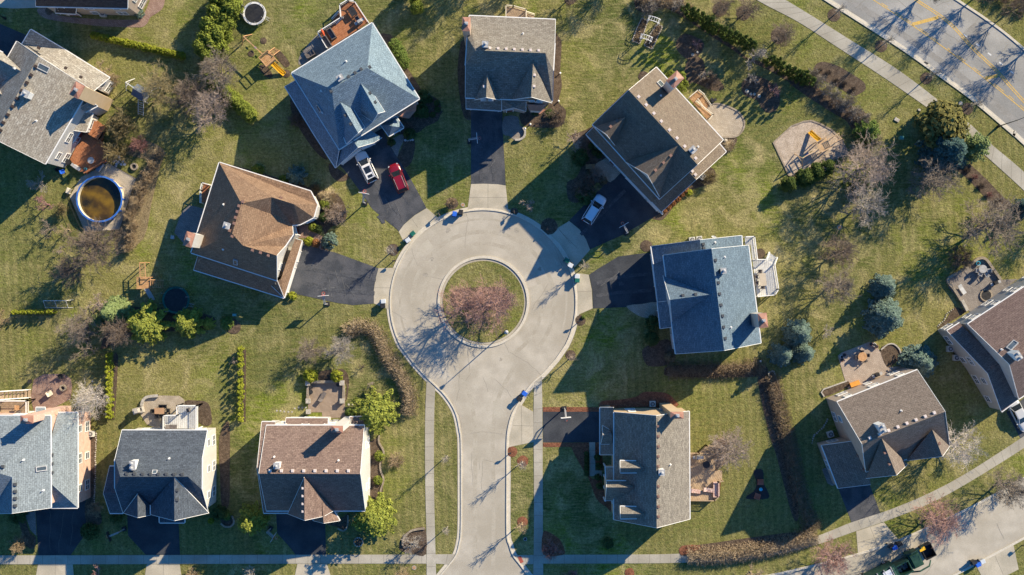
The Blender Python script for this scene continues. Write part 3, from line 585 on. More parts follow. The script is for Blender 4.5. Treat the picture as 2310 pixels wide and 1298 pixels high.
def house(name, label, cat, t, blocks, roofm, wallm, ang=0, over=0.38, win=True, trim=WHITE, winstep=3.3, lowwall=None):
    H = House(); H.edges = []; H.loops = []; H.t = t; H.ang = radians(ang); H.roofm = roofm
    allv = []; 
    bl = []
    for b in blocks:
        vs = []
        for q in b['v']:
            tt = q[3] if len(q) > 3 else b.get('t', t); vs.append(tp(tt, q[0], q[1], q[2]))
        fs = []
        for f in b['f']:
            n = Vector((0, 0, 0)); k = len(f)
            for i in range(k):
                p, q = vs[f[i]], vs[f[(i+1) % k]]; n.x += (p.y-q.y)*(p.z+q.z); n.y += (p.z-q.z)*(p.x+q.x); n.z += (p.x-q.x)*(p.y+q.y)
            if n.z < 0: f = tuple(reversed(f)); n = -n
            fs.append((tuple(f), n.normalized()))
        bl.append((b, vs, fs)); allv += vs
    cx = sum(v.x for v in allv)/len(allv); cy = sum(v.y for v in allv)/len(allv)
    root = thing(name, label, cat, (cx, cy, 0)); H.root = root
    rm = MB(); wm = MB(); fm = MB(); tv = []; tf = []
    for b, vs, fs in bl:
        nv = set(b.get('nv', ())); z0 = b.get('z0', 0)
        de = {}
        for f, n in fs:
            k = len(f)
            for i in range(k): de[(f[i], f[(i+1) % k])] = 1
            u = Vector((0, 0, 1)).cross(n)
            u = u.normalized() if u.length > 1e-3 else Vector((1, 0, 0)); v = n.cross(u)
            rm.uv[len(rm.f)] = [(vs[i].dot(u), vs[i].dot(v)) for i in f]
            rm.add([vs[i] for i in f], [tuple(range(k))])
            o = len(tv); tv += [vs[i] for i in f]; tf.append(tuple(range(o, o+k)))
        nxt = {a: c for (a, c) in de if (c, a) not in de}
        s = next(iter(nxt)); loop = [s]
        while nxt[loop[-1]] != s and len(loop) < 60: loop.append(nxt[loop[-1]])
        L3 = [vs[i] for i in loop]; H.loops.append((L3, b))
        k = len(loop); th = 0.2
        # underside and edge of the roof slab
        und = inset([Vector((p.x, p.y, p.z - th)) for p in L3], 0.0)
        for i in range(k):
            j = (i+1) % k; both = (loop[i] in nv and loop[j] in nv) or (b.get('nv') == (0,) and len(vs) == 4 and 0 in (loop[i], loop[j]))
            rm.uv[len(rm.f)] = [(0, 0), (1, 0), (1, .2), (0, .2)]
            rm.add([und[i], und[j], L3[j], L3[i]], [(0, 1, 2, 3)])
            if not both and b.get('trim', True):
                a, c = L3[i], L3[j]; d = Vector((c.x-a.x, c.y-a.y, 0)); 
                if d.length < 0.05: continue
                d.normalize(); nn_ = Vector((d.y, -d.x, 0))
                level = abs(a.z - c.z) < 0.25; wd = 0.13 if level else 0.05
                aa = a + nn_*wd/2 - Vector((0, 0, 0.07)); cc = c + nn_*wd/2 - Vector((0, 0, 0.07)); fm.bar(aa, cc, wd, 0.15)
        if not b.get('wall', True): continue
        W3 = inset(L3, b.get('over', over))
        for i in range(k):
            j = (i+1) % k
            if loop[i] in nv and loop[j] in nv: continue
            a, c = W3[i], W3[j]; d = Vector((c.x-a.x, c.y-a.y, 0)); Lw = d.length
            if Lw < 0.1: continue
            d.normalize(); n = Vector((d.y, -d.x, 0))
            q = [Vector((a.x, a.y, z0)), Vector((c.x, c.y, z0)), Vector((c.x, c.y, c.z - 0.05)), Vector((a.x, a.y, a.z - 0.05))]
            wm.uv[len(wm.f)] = [(0, z0*4), (Lw, z0*4), (Lw, q[2].z*4), (0, q[3].z*4)] if wallm.name.find('brick') < 0 else [(0, z0), (Lw, z0), (Lw, q[2].z), (0, q[3].z)]
            wm.add(q, [(0, 1, 2, 3)], b.get('wi', 0))
            H.edges.append((a, c, d, n, Lw, z0, a.z, c.z, len(H.loops) - 1))
    H.roof = rm.build('roof', roofm, root); H.fascia = fm.build('roof_trim', trim, root)
    H.wall = wm.build('wall', [wallm, lowwall or wallm], root)
    H.bvh = BVHTree.FromPolygons(tv, tf)
    H.wins = []
    if win:
        for (a, c, d, n, Lw, z0, za, zc, li) in H.edges:
            if Lw < 1.9 or z0 > 1: continue
            mz = min(za, zc); cnt = max(1, int(Lw / winstep))
            for i in range(cnt):
                s = Lw*(i + 0.5)/cnt; base = a + d*s
                for zf, hh in ((1.55, 1.5), (4.45, 1.35)):
                    zr = za + (zc - za)*s/Lw
                    if zf + hh/2 > zr - 0.25: continue
                    tst = base + n*0.6; bad = False
                    for lj, (L3, bb) in enumerate(H.loops):
                        if lj != li and pip(tst, L3) and bb.get('z0', 0) < 1 and max(p.z for p in L3) > zf: bad = True
                    if bad: continue
                    H.wins.append((base + Vector((0, 0, zf - base.z)), d, n, 1.45 if (i + int(zf)) % 2 else 1.0, hh))
    H.late = []
    return H
def window(H, c, d, n, wd, ht, name='window'):
    c = Vector(c); m = MB(); o = n*0.05
    R = Matrix((d, n, Vector((0, 0, 1)))).transposed()
    t = 0.09
    for sx in (-1, 1): m.box(c + o + d*sx*(wd/2), (t, 0.1, ht + t), rot=R)
    for sz in (-1, 1): m.box(c + o + Vector((0, 0, sz*ht/2)), (wd - t, 0.1, t), rot=R)
    m.box(c + o, (wd - t, 0.06, 0.05), rot=R)
    if wd > 1.1: m.box(c + o, (0.07, 0.07, ht - t), rot=R)
    f = m.build(name, WHITE, H.root)
    p = MB(); p.box(c + n*0.03, (wd - t, 0.03, ht - t), rot=R); g = p.build('pane', GLASS, f); g.parent = f
    return f
def near_edge(H, p, z=0.0):
    best = None; q = gp(p, z)
    for e in H.edges:
        a, c, d, n, Lw = e[:5]
        if e[5] > 1.0: continue
        s = max(0.3, min(Lw - 0.3, (Vector((q.x-a.x, q.y-a.y, 0))).dot(d))); r = a + d*s
        D = hypot(r.x-q.x, r.y-q.y)
        if best is None or D < best[0]: best = (D, e, s)
    return best
def door(H, p, kind='door', wd=1.0, ht=2.1):
    _, e, s = near_edge(H, p, 0.5); a, c, d, n, Lw = e[:5]; wd = min(wd, Lw - 0.3); s = max(wd/2 + 0.1, min(Lw - wd/2 - 0.1, s))
    b = a + d*s; b = Vector((b.x, b.y, ht/2)); R = Matrix((d, n, Vector((0, 0, 1)))).transposed(); m = MB()
    H.wins = [w_ for w_ in H.wins if not (abs((w_[0] - b).dot(d)) < wd/2 + 0.9 and abs((w_[0]-b).dot(n)) < 0.3 and w_[0].z < ht + 0.8)]
    for sx in (-1, 1): m.box(b + n*0.06 + d*sx*wd/2, (0.12, 0.12, ht + 0.1), rot=R)
    m.box(b + n*0.06 + Vector((0, 0, ht/2)), (wd - .12, 0.12, 0.14), rot=R)
    if kind == 'garage_door':
        for i in range(4): m.box(b + n*0.03 + Vector((0, 0, -ht/2 + ht*(i + .5)/4)), (wd - .12, 0.05, ht/4 - 0.03), rot=R)
        m.build('garage_door', WHITE, H.root)
    else:
        f = m.build('door_frame', WHITE, H.root); m = MB(); m.box(b + n*0.03, (wd - .12, 0.06, ht - .06), rot=R)
        dd = m.build('door', mat('dark_red_door', (0.16, 0.03, 0.025), None, 0.5), H.root)
        m = MB(); m.sphere(b + n*0.1 + d*(wd/2 - .22), 0.04, 6); m.build('handle', GREYM, dd)
def hitroof(H, p):
    o = Vector((0, 0, CAMZ)); g = gp(p); d = (g - o).normalized(); r = H.bvh.ray_cast(o, d)
    return (r[0], r[1]) if r[0] is not None else (gp(p, 6), Vector((0, 0, 1)))
def vents(H, t, lst, m=None, sz=0.42):
    for q in lst:
        l, n = hitroof(H, px(t, *q)); mb = MB(); mb.box(l + Vector((0, 0, 0.10)), (sz, sz, 0.3), H.ang)
        mb.box(l + Vector((0, 0, 0.29)), (sz*0.8, sz*0.8, 0.07), H.ang); mb.build('roof_vent', m or H.ventm, H.root)
def row(a, b, n): return [(a[0]+(b[0]-a[0])*i/(n-1), a[1]+(b[1]-a[1])*i/(n-1)) for i in range(n)]
def pipes(H, t, lst):
    for q in lst:
        l, n = hitroof(H, px(t, *q)); mb = MB(); mb.tube([l - Vector((0, 0, .1)), l + Vector((0, 0, .55))], .07, 8); mb.disc(l, .16, l.z - .05, l.z + .12, 10); mb.build('vent_pipe', WHITE, H.root)
def skylight(H, t, x, y, wd=1.2, ht=0.8, a=0):
    l, n = hitroof(H, px(t, x, y)); xa = Vector((cos(radians(a)), sin(radians(a)), 0)); xa = (xa - n*xa.dot(n)).normalized(); ya = n.cross(xa)
    R = Matrix((xa, ya, n)).transposed(); m = MB(); c = l + n*0.08
    for sx in (-1, 1): m.box(c + xa*sx*wd/2, (.12, ht + .12, .22), rot=R)
    for sy in (-1, 1): m.box(c + ya*sy*ht/2, (wd - .12, .12, .22), rot=R)
    f = m.build('skylight', GREYM, H.root); p = MB(); p.box(c, (wd - .1, ht - .1, .06), rot=R); p.build('pane', GLASS, f)
def flue(H, t, x, y, two=False, wd=0.9, ln=0.9, ht=1.3, bm=None):
    l, n = hitroof(H, px(t, x, y)); m = MB(); R = Matrix.Rotation(H.ang, 3, 'Z')
    m.box(l + Vector((0, 0, ht/2 - .3)), (wd, ln, ht + .6), H.ang); c = m.build('chimney', bm or WHITE, H.root)
    m = MB(); m.box(l + Vector((0, 0, ht + .04)), (wd + .12, ln + .12, .08), H.ang); m.build('chimney_cap', GREYM, c)
    for s in ((-.25, .25) if two else (0,)):
        m = MB(); q = l + R @ Vector((0, s*ln*1.1, 0)); m.disc(q, .16, l.z + ht, l.z + ht + .5, 12); m.disc(q, .24, l.z + ht + .5, l.z + ht + .62, 12, r1=.1)
        m.build('flue', GREYM, c)
def chimney(H, t, x, y, wd, ln, ztop, bm, capm=None, two=False, crick=False):
    c = tp(t, x, y, ztop); m = MB(); R = Matrix.Rotation(H.ang, 3, 'Z')
    m.uv = {}; m.box((c.x, c.y, ztop/2 - .1), (wd, ln, ztop - .2), H.ang)
    for i in range(6): m.uv[i] = [(0, 0), (wd, 0), (wd, ztop), (0, ztop)]
    ch = m.build('chimney', bm, H.root); m = MB()
    m.box((c.x, c.y, ztop - .15), (wd + .16, ln + .16, .14), H.ang)
    m.box((c.x, c.y, ztop + .04), (wd + .1, ln + .1, .24), H.ang, taper=.25); m.build('chimney_cap', capm or COPPER, ch)
    m = MB(); m.box((c.x, c.y, ztop + .3), (.5, .42, .35), H.ang); m.disc((c.x, c.y), .16, ztop + .4, ztop + .6, 10); m.build('flue', GREYM, ch)
def finish(H, extra=()):
    for w_ in H.wins: window(H, *w_)
def rf(n, a, b, c=None): return mat(n, a, b, 0.95, kind='roof', c3=c)
ventdark = mat('dark_vent', (0.05,0.035,0.03), None, 0.6); ventbrown = mat('brown_vent', (0.22,0.13,0.10), None, 0.6); ventpale = mat('pale_vent', (0.60,0.52,0.47), None, 0.6)
ventgrey = mat('grey_vent', (0.07,0.075,0.08), None, 0.6)
SD_W = mat('white_siding', (0.54,0.52,0.48), (0.58,0.56,0.52), 0.7, kind='siding'); SD_T = mat('tan_siding', (0.50,0.38,0.24), (0.54,0.41,0.27), 0.7, kind='siding')
SD_G = mat('pale_grey_siding', (0.42,0.40,0.37), (0.46,0.44,0.40), 0.7, kind='siding'); SD_B = mat('beige_siding', (0.42,0.34,0.27), (0.47,0.38,0.31), 0.7, kind='siding')
BR_P = mat('pink_brick', (0.55,0.33,0.25), (0.62,0.40,0.31), 0.9, 1.5, kind='brick', c3=(0.55,0.45,0.38)); BR_T = mat('buff_brick', (0.42,0.30,0.22), (0.50,0.37,0.28), 0.9, 1.5, kind='brick', c3=(0.48,0.42,0.36))
HH = []
# top left dark roof
H = house('detached_house', 'dark charcoal roofed house at the top left edge with a rose brick path around it', 'house', 'A', [
 dict(v=[(350,62,6.3),(1245,82,6.3),(1250,-240,11.5),(345,-260,11.5),(1255,-560,6.3),(340,-580,6.3)], f=[(0,1,2,3),(3,2,4,5)]),
 dict(v=[(540,70,4.2),(745,75,4.2),(738,137,3.0),(540,125,3.0)], f=[(0,1,2,3)], nv=(0,1))],
 rf('charcoal_brown_shingles', (0.050, 0.043, 0.041), (0.077, 0.068, 0.063)), SD_B, 0); finish(H)
for q in ((640,150),(760,165)): door(H, px('A',*q), wd=1.8)
# house with pool
H = house('detached_house', 'weathered tan and grey roofed house beside the round above-ground pool', 'house', 'A', [
 dict(v=[(165,405,7.2),(375,550,12.2),(870,865,7.6),(440,520,7.6,'F'),(-70,1350,12.2),(-300,1230,7.2)], f=[(0,1,4,5),(1,2,3,4)], over=.15),
 dict(v=[(235,712,10.7),(-250,450,10.7),(-200,395,8.6),(25,515,8.6),(12,852,7.9),(-250,700,7.9)], f=[(0,1,2,3),(0,4,5,1)], nv=(0,3,4), z0=5),
 dict(v=[(80,958,9.8),(-200,810,9.8),(-180,740,8.3),(0,845,8.3),(0,1010,8.0),(-200,900,8.0)], f=[(0,1,2,3),(0,4,5,1)], nv=(0,3,4), z0=5),
 dict(v=[(300,290,4.4),(620,480,4.4),(1070,760,4.4),(915,888,6.6),(378,548,7.2),(213,435,4.4)], f=[(1,2,3,4),(0,1,4,5)], nv=(3,4)),
 dict(v=[(760,1045,6.6),(870,985,6.6),(950,1035,5.3),(835,1095,5.3)], f=[(0,1,2,3)], nv=(0,), over=.15),
 dict(v=[(745,1100,5.2),(905,1105,3.2),(840,1290,3.2),(690,1270,4.6)], f=[(0,1,2,3)], nv=(0,3), over=.15)],
 rf('tan_grey_shingles', (0.216, 0.191, 0.161), (0.342, 0.322, 0.282), (0.270, 0.243, 0.194)), SD_W, -28, winstep=2.7)
H.ventm = ventdark; vents(H, 'A', [(352,652),(308,735),(265,810),(218,888),(172,965),(125,1043),(80,1123),(35,1200),(380,470),(645,668),(792,757),(8,1275)])
skylight(H, 'A', 420, 662, 1.5, .75, -28); flue(H, 'A', 285, 930); pipes(H, 'A', [(355,1180),(145,672)])
chimney(H, 'A', 748, 880, 1.3, 1.9, 12.2, SD_T); finish(H)
door(H, px('F',790,250), wd=1.9)
# blue grey hip roof
H = house('detached_house', 'big blue-grey hip roofed house with a red-brown deck behind and two cars in front', 'house', 'B', [
 dict(v=[(900,715,6.3),(1685,225,6.3),(2145,965,6.3),(1364,1458,6.3),(1290,870,12.3),(1640,665,12.3)], f=[(0,4,5,1),(1,5,2),(5,4,3,2),(0,3,4)]),
 dict(v=[(1375,1000,10.9),(1548,1298,10.6),(1436,1405,7.2),(1338,1165,7.2),(1612,1245,8.8),(1505,1073,9.2)], f=[(0,1,2,3),(0,5,4,1)], nv=(0,3,5), z0=4),
 dict(v=[(1575,815,11.3),(1740,1110,11.0),(1690,1190,8.6),(1505,1062,8.0),(1808,1090,9.0),(1662,862,9.4)], f=[(0,1,2,3),(0,5,4,1)], nv=(0,3,5), z0=4),
 dict(v=[(835,845,3.6),(1110,1298,3.6),(1329,1638,3.6),(1364,1458,5.4),(1150,1120,5.4),(945,782,5.4)], f=[(0,1,4,5),(1,2,3,4)], nv=(3,4,5)),
 dict(v=[(1329,1638,3.3),(1545,1440,6.4),(1700,1395,3.9),(1780,1345,3.3),(1560,1200,5.5),(1440,1290,6.4),(1364,1440,3.9)], f=[(0,1,5,6),(1,2,3,4,5)], nv=(3,4,5,6)),
 dict(v=[(1765,1215,3.4),(1920,1140,3.4),(1992,1247,3.4),(1850,1330,3.4),(1878,1232,4.9)], f=[(0,1,4),(1,2,4),(2,3,4),(3,0,4)], nv=(0,)),
 ],
 rf('blue_grey_shingles', (0.130, 0.181, 0.225), (0.189, 0.259, 0.312), (0.168, 0.224, 0.260)), SD_G, 32, winstep=3.6)
H.ventm = ventgrey; vents(H, 'B', [(1455,752),(1518,714),(1578,678),(1662,657),(1285,895),(1663,912),(1716,1000),(1425,1128),(1478,1213)]); pipes(H, 'B', [(1432,600),(1190,890),(1200,1100)])
flue(H, 'B', 1382, 772, wd=.8, ln=.7, ht=1.0); skylight(H, 'B', 1170, 1058, .6, 1.0, 32)
door(H, px('G',1770,300), 'garage_door', 4.8, 2.3); door(H, px('G',1950,150), 'garage_door', 2.8, 2.3); door(H, px('B',1930,1300)); finish(H)
m = MB(); q = [tp('B',1925,1125,3.9), tp('B',2118,1010,3.9), tp('B',2112,1080,3.0), tp('B',2045,1158,3.0), tp('B',1975,1150,3.0)]
m.add(q, [(0,4,3),(0,3,2,1)][::-1]); m.add([Vector((a.x, a.y, a.z-.15)) for a in q], [(0,4,3),(0,3,2,1)]); m.build('bay_roof', COPPER, H.root)
# top middle
H = house('detached_house', 'weathered tan roofed house straight above the court with a long dark asphalt driveway', 'house', 'C', [
 dict(v=[(685,155,6.3),(668,365,9.4),(745,492,12),(650,638,9.4),(648,955,6.3),(1527,193,6.3),(1520,420,9.4),(1430,520,12),(1505,690,9.4),(1500,985,6.3)],
   f=[(0,5,6,7,2,1),(1,2,3),(3,2,7,8,4+5,4),(6,8,7)]),
 dict(v=[(862,722,9.6),(850,952,9.3),(738,975,6.6),(985,975,6.6)], f=[(0,1,2),(0,3,1)], nv=(0,)),
 dict(v=[(1310,592,11.0),(1290,948,10.7),(1105,972,6.6),(1492,1005,6.6)], f=[(0,1,2),(0,3,1)], nv=(0,)),
 dict(v=[(655,962,4.4),(1000,972,4.4),(1000,1082,3.2),(655,1060,3.2)], f=[(0,1,2,3)], nv=(0,1)),
 dict(v=[(1003,972,4.6),(1240,990,4.6),(1238,1088,3.3),(1120,1052,4.4),(1005,1078,3.3)], f=[(0,3,4),(0,1,2,3)], nv=(0,1), over=.15)],
 rf('weathered_tan_shingles', (0.158, 0.138, 0.116), (0.236, 0.216, 0.184), (0.188, 0.169, 0.145)), SD_B, -2.5)
H.ventm = ventpale; vents(H, 'C', row((888,473),(1363,497),7) + [(1322,736),(1318,845),(832,848)], sz=.38); pipes(H, 'C', [(1210,330)]); flue(H, 'C', 843, 452, wd=.75, ln=.75)
chimney(H, 'C', 657, 235, 1.0, 1.8, 12.6, BR_T); door(H, px('C',860,1098), 'garage_door', 4.9, 2.3); door(H, px('C',1110,1110)); finish(H)
for s_ in (835, 885): window(H, tp('C',s_,978,7.3) - Vector((0,.0,0)), Vector((1,0,0)), Vector((0,-1,0)), 1.0, 1.0)
for s_ in (1305, 1360): window(H, tp('C',s_,985,7.3), Vector((1,0,0)), Vector((0,-1,0)), 1.0, 1.2)
m = MB(); q = [tp('C',1240,1018,3.9), tp('C',1440,1035,3.9), tp('C',1382,1088,3.1), tp('C',1282,1080,3.1)]; m.add(q, [(0,3,2,1)]); m.add([Vector((a.x, a.y, .3)) for a in q] , [(0,1,2,3)]); m.build('bay_roof', COPPER, H.root)
m = MB(); m.prism([(a.x, a.y) for a in [tp('C',1255,1015,3), tp('C',1425,1030,3), tp('C',1375,1080,3), tp('C',1288,1073,3)]], 0, 3.05); m.build('bay_window', SD_W, H.root)
# brown, upper right
H = house('detached_house', 'brown roofed house with a copper-capped chimney beside the round paver patio', 'house', 'D', [
 dict(v=[(780,658,6.3),(512,882,12.2),(160,1215,6.3),(1433,1368,6.3),(1182,1607,12.2),(815,1944,6.3)], f=[(0,3,4,1),(1,4,5,2)]),
 dict(v=[(485,1140,10.6),(297,1316,10.3),(185,1238,6.8),(377,1418,6.8)], f=[(0,1,2),(0,3,1)], nv=(0,)),
 dict(v=[(1000,1415,12.1),(695,1705,11.7),(475,1576,6.7),(812,1918,6.7)], f=[(0,1,2),(0,3,1)], nv=(0,)),
 dict(t='I', v=[(1105,603,8.4),(1168,672,8.4),(1395,322,4.8),(1462,402,4.8),(738,890,4.4),(830,988,3.9)], f=[(0,1,3,2),(0,4,5,1)], nv=(0,2,4)),
 dict(t='I', v=[(97,230,3.2),(845,1010,3.2),(815,868,4.8),(165,165,4.8)], f=[(0,1,2,3)], nv=(2,3), over=.2)],
 rf('brown_shingles', (0.143, 0.111, 0.085), (0.185, 0.152, 0.118), (0.158, 0.126, 0.097)), SD_W, -47, winstep=3.4)
H.ventm = ventpale; vents(H, 'D', [(607,948),(680,1027),(755,1109),(827,1187),(907,1272),(980,1350),(1055,1431),(1162,1547)]); vents(H, 'I', [(1130,592),(1160,625)]); H.ventm = ventbrown
vents(H, 'I', [(395,103),(335,160),(918,440),(848,508),(770,582)]); pipes(H, 'D', [(825,935)]); pipes(H, 'I', [(1188,352)]); skylight(H, 'D', 818, 823, .9, .9, -47); flue(H, 'I', 1125, 392, wd=.8, ln=.8)
chimney(H, 'D', 967, 775, 1.35, 1.9, 13.2, SD_W); door(H, px('I',560,800), 'garage_door', 4.8, 2.3); door(H, px('I',700,940), 'garage_door', 2.6, 2.3); door(H, px('I',340,520)); finish(H)
# blue-grey, right of the court
H = house('detached_house', 'blue-grey gabled house right of the court with a white railed deck behind it', 'house', 'N', [
 dict(v=[(548,330,6.3),(1017,267,12.2),(1377,232,6.3),(1498,1187,6.3),(1141,1258,12.2),(668,1292,6.3)], f=[(0,1,4,5),(1,2,3,4)]),
 dict(v=[(1022,710,11.6),(612,765,11.2),(545,530,6.7),(632,975,6.7)], f=[(0,1,2),(0,3,1)], nv=(0,)),
 dict(v=[(905,180,8.0),(915,276,8.0),(428,243,4.2),(455,415,4.2),(1310,137,4.6),(1316,238,4.6)], f=[(0,2,3,1),(0,1,5,4)], nv=(1,3,5)),
 dict(v=[(428,243,3.2),(492,785,3.2),(580,775,4.8),(548,330,4.8)], f=[(0,1,2,3)], nv=(2,3), over=.2),
 dict(v=[(490,788,3.4),(519,1045,3.4),(632,1030,5.0),(604,775,5.0)], f=[(0,1,2,3)], nv=(2,3), over=.25)],
 rf('slate_blue_shingles', (0.090, 0.128, 0.166), (0.133, 0.185, 0.231), (0.112, 0.158, 0.198)), SD_W, 7)
H.ventm = ventgrey; vents(H, 'N', [(1053,378),(1082,597),(1094,707),(1108,815),(1124,922),(1134,1030),(1149,1140),(935,222),(940,260),(737,722),(860,710)]); pipes(H, 'N', [(1052,203),(1146,347),(1207,1033)])
flue(H, 'N', 1118, 483, wd=.7, ln=.7, bm=WOOD); chimney(H, 'N', 1521, 966, 1.1, 1.9, 13, SD_G); door(H, px('N',440,480), 'garage_door', 4.8, 2.3); door(H, px('N',520,900)); finish(H)
# brown, left of the court
H = house('detached_house', 'brown many-hipped house left of the court with a round blue spruce by its door', 'house', 'G', [
 dict(v=[(410,290,6.3),(1300,570,6.3),(1365,700,6.3),(1330,825,6.3),(1200,893,6.3),(625,690,12.2),(918,628,10.9),(1135,695,10.2),(1007,825,8.1),(1122,900,6.4),
   (1130,990,7.6),(640,1100,11.3),(970,1197,10.9),(1048,1110,7.8),(971,1441,6.3),(535,985,12.2),(135,1170,6.3)],
   f=[(0,1,2,7,6,5),(2,3,7),(3,4,7),(6,7,4,9,8),(5,6,8,9,10,11,15),(11,10,13,12),(15,11,12,14,16),(0,5,15,16)]),
 dict(t='L', v=[(-56,255,3.2),(825,530,3.2),(757,362,5.2),(-17,125,5.2)], f=[(0,1,2,3)], nv=(2,3)),
 dict(t='L', v=[(825,530,3.2),(1000,-30,3.2),(935,-50,4.5),(845,190,4.5),(795,340,4.5),(702,410,4.5)], f=[(0,1,2,3,4,5)], nv=(2,3,4,5), over=.2),
 dict(v=[(165,1060,7.4),(235,1082,7.6),(190,1015,6.8),(170,1110,6.6)], f=[(0,2,1),(0,1,3)], wall=False, trim=False)],
 rf('warm_brown_shingles', (0.183, 0.114, 0.073), (0.257, 0.169, 0.109), (0.209, 0.137, 0.087)), SD_W, -17, winstep=3.0)
H.ventm = ventbrown; vents(H, 'G', [(640,673),(1012,637),(603,715),(586,770),(570,828),(556,885),(512,955),(537,1010),(735,1145),(813,1168),(890,1196)]); pipes(H, 'G', [(452,700),(447,1138)])
skylight(H, 'G', 570, 1258, .55, 1.0, -17); flue(H, 'G', 500, 910, wd=.8, ln=.8); chimney(H, 'G', 112, 1040, 1.1, 1.9, 12.6, SD_W)
door(H, px('L',930,330), 'garage_door', 4.8, 2.3); door(H, px('L',980,160), 'garage_door', 2.6, 2.3); door(H, px('G',1190,960), wd=1.6); finish(H)
# bottom left
H = house('detached_house', 'light grey roofed house with pink brick walls at the bottom left corner', 'house', 'P', [
 dict(v=[(493,685,9.9),(-30,1240,13.4),(117,1283,12.4),(117,1637,12.4),(495,1583,9.7),(-400,1240,13.4),(-420,685,9.9),(-70,1640,9.0),(-300,1640,9.0)],
   f=[(0,4,3,2,1),(0,1,5,6),(1,2,3,7),(1,7,8,5)]),
 dict(v=[(565,655,6.3),(757,655,6.3),(497,910,9.6),(497,1348,9.6),(757,1583,6.3),(499,1583,6.3),(497,700,7.0)], f=[(0,1,2),(1,4,3,2),(4,5,3)], nv=(2,3,0,5), wi=0),
 dict(v=[(350,605,3.5),(440,605,3.5),(440,690,4.6),(350,690,4.6)], f=[(0,1,2,3)], nv=(2,3))],
 rf('light_grey_shingles', (0.169, 0.196, 0.213), (0.235, 0.271, 0.292), (0.201, 0.232, 0.248)), BR_P, 0)
H.ventm = ventgrey; vents(H, 'P', [(509,1065),(509,1152),(509,1238),(30,1180),(152,1353),(152,1423),(152,1490),(152,1562)]); vents(H, 'P', row((60,1170),(410,775),1) if False else [], sz=.3)
pipes(H, 'P', [(232,1115),(425,1412)]); skylight(H, 'P', 402, 1200, 1.35, .6, 3); chimney(H, 'P', 258, 722, 1.6, .95, 14.2, BR_P); door(H, px('U',600,660), 'garage_door', 4.8, 2.3); door(H, px('U',250,690)); finish(H)
# charcoal
H = house('detached_house', 'charcoal shingled house with pale siding, its raised grey balcony above a patio', 'house', 'U', [
 dict(v=[(1190,-116,6.3),(1122,165,9.7),(1173,337,12),(1122,452,9.7),(1200,685,6.3),(2022,-116,6.3),(1970,167,9.7),(1835,337,12),(1968,460,9.7),(2028,672,6.3)],
   f=[(0,5,6,7,2,1),(1,2,3),(3,2,7,8,9,4),(6,8,7)]),
 dict(v=[(1700,340,11.9),(1702,765,11.6),(1472,705,8.0),(2036,690,6.8),(1470,612,8.2)], f=[(0,1,2,4),(0,3,1)], nv=(0,4)),
 dict(v=[(1343,505,9.7),(1345,735,9.6),(1205,690,6.8),(1467,710,7.5),(1467,612,7.5)], f=[(0,1,2),(0,4,3,1)], nv=(0,4)),
 dict(v=[(1070,236,4.2),(1010,500,6.2),(1072,692,3.8),(1200,692,3.8),(1160,500,6.2),(1200,236,4.2)], f=[(0,5,4,1),(1,4,3,2)], nv=(3,4,5)),
 dict(v=[(1555,690,3.4),(1558,785,3.2),(1800,785,3.2),(1800,690,3.4)], f=[(0,1,2,3)], nv=(0,3))],
 rf('charcoal_shingles', (0.054, 0.065, 0.083), (0.089, 0.106, 0.131), (0.071, 0.087, 0.105)), SD_W, 0)
H.ventm = ventgrey; vents(H, 'U', row((1240,309),(1780,312),8) + [(1730,465),(1731,560)]); pipes(H, 'U', [(1652,158)]); flue(H, 'U', 1318, 215, True, .7, 1.2, 1.2); skylight(H, 'U', 1510, 296, .6, .6, 0)
door(H, px('U',1400,720), 'garage_door', 2.6, 2.3); door(H, px('U',1620,780), 'garage_door', 2.6, 2.3); finish(H)
# red-brown
H = house('detached_house', 'reddish-brown roofed house below the square walled patio, left of the street', 'house', 'V', [
 dict(v=[(652,-163,6.3),(580,306,12.3),(653,668,6.3),(1606,-163,6.3),(1568,310,12.3),(1615,668,6.3)], f=[(0,3,4,1),(1,4,5,2)], over=.05),
 dict(v=[(608,-198,5.7),(562,250,11.3),(626,690,5.7),(860,690,5.7),(720,250,11.3),(735,-198,5.7)], f=[(0,5,4,1),(1,4,3,2)], nv=(3,4,5)),
 dict(v=[(1022,345,12.0),(1025,762,11.5),(862,697,6.9),(1212,722,8.6),(1310,668,6.9)], f=[(0,1,2),(0,4,3,1)], nv=(0,4)),
 dict(v=[(1195,560,9.0),(1212,790,8.8),(1368,765,6.2),(1306,665,6.3),(1112,765,6.4),(1112,640,6.4)], f=[(0,3,2,1),(0,1,4,5)], nv=(0,3,5)),
 dict(v=[(845,-235,3.3),(1255,-235,3.3),(1250,-165,4.3),(838,-165,4.3)], f=[(0,1,2,3)], nv=(2,3), over=.15),
 dict(v=[(1465,-245,3.3),(1640,-250,3.3),(1630,-160,4.4),(1465,-160,4.4)], f=[(0,1,2,3)], nv=(2,3), over=.15)],
 rf('red_brown_shingles', (0.150, 0.102, 0.085), (0.227, 0.161, 0.130), (0.184, 0.128, 0.107)), SD_W, 0)
H.ventm = ventpale; vents(H, 'V', row((692,278),(1455,278),8)); vents(H, 'V', [(1010,447),(1010,523),(1010,600),(1010,674)], sz=.32); pipes(H, 'V', [(730,142),(1357,177)]); flue(H, 'V', 770, 218, wd=.75, ln=.75)
chimney(H, 'Q', 1342, 818, 1.45, .8, 13.2, SD_W); door(H, px('V',980,740), 'garage_door', 4.8, 2.3); door(H, px('V',1290,760)); finish(H)
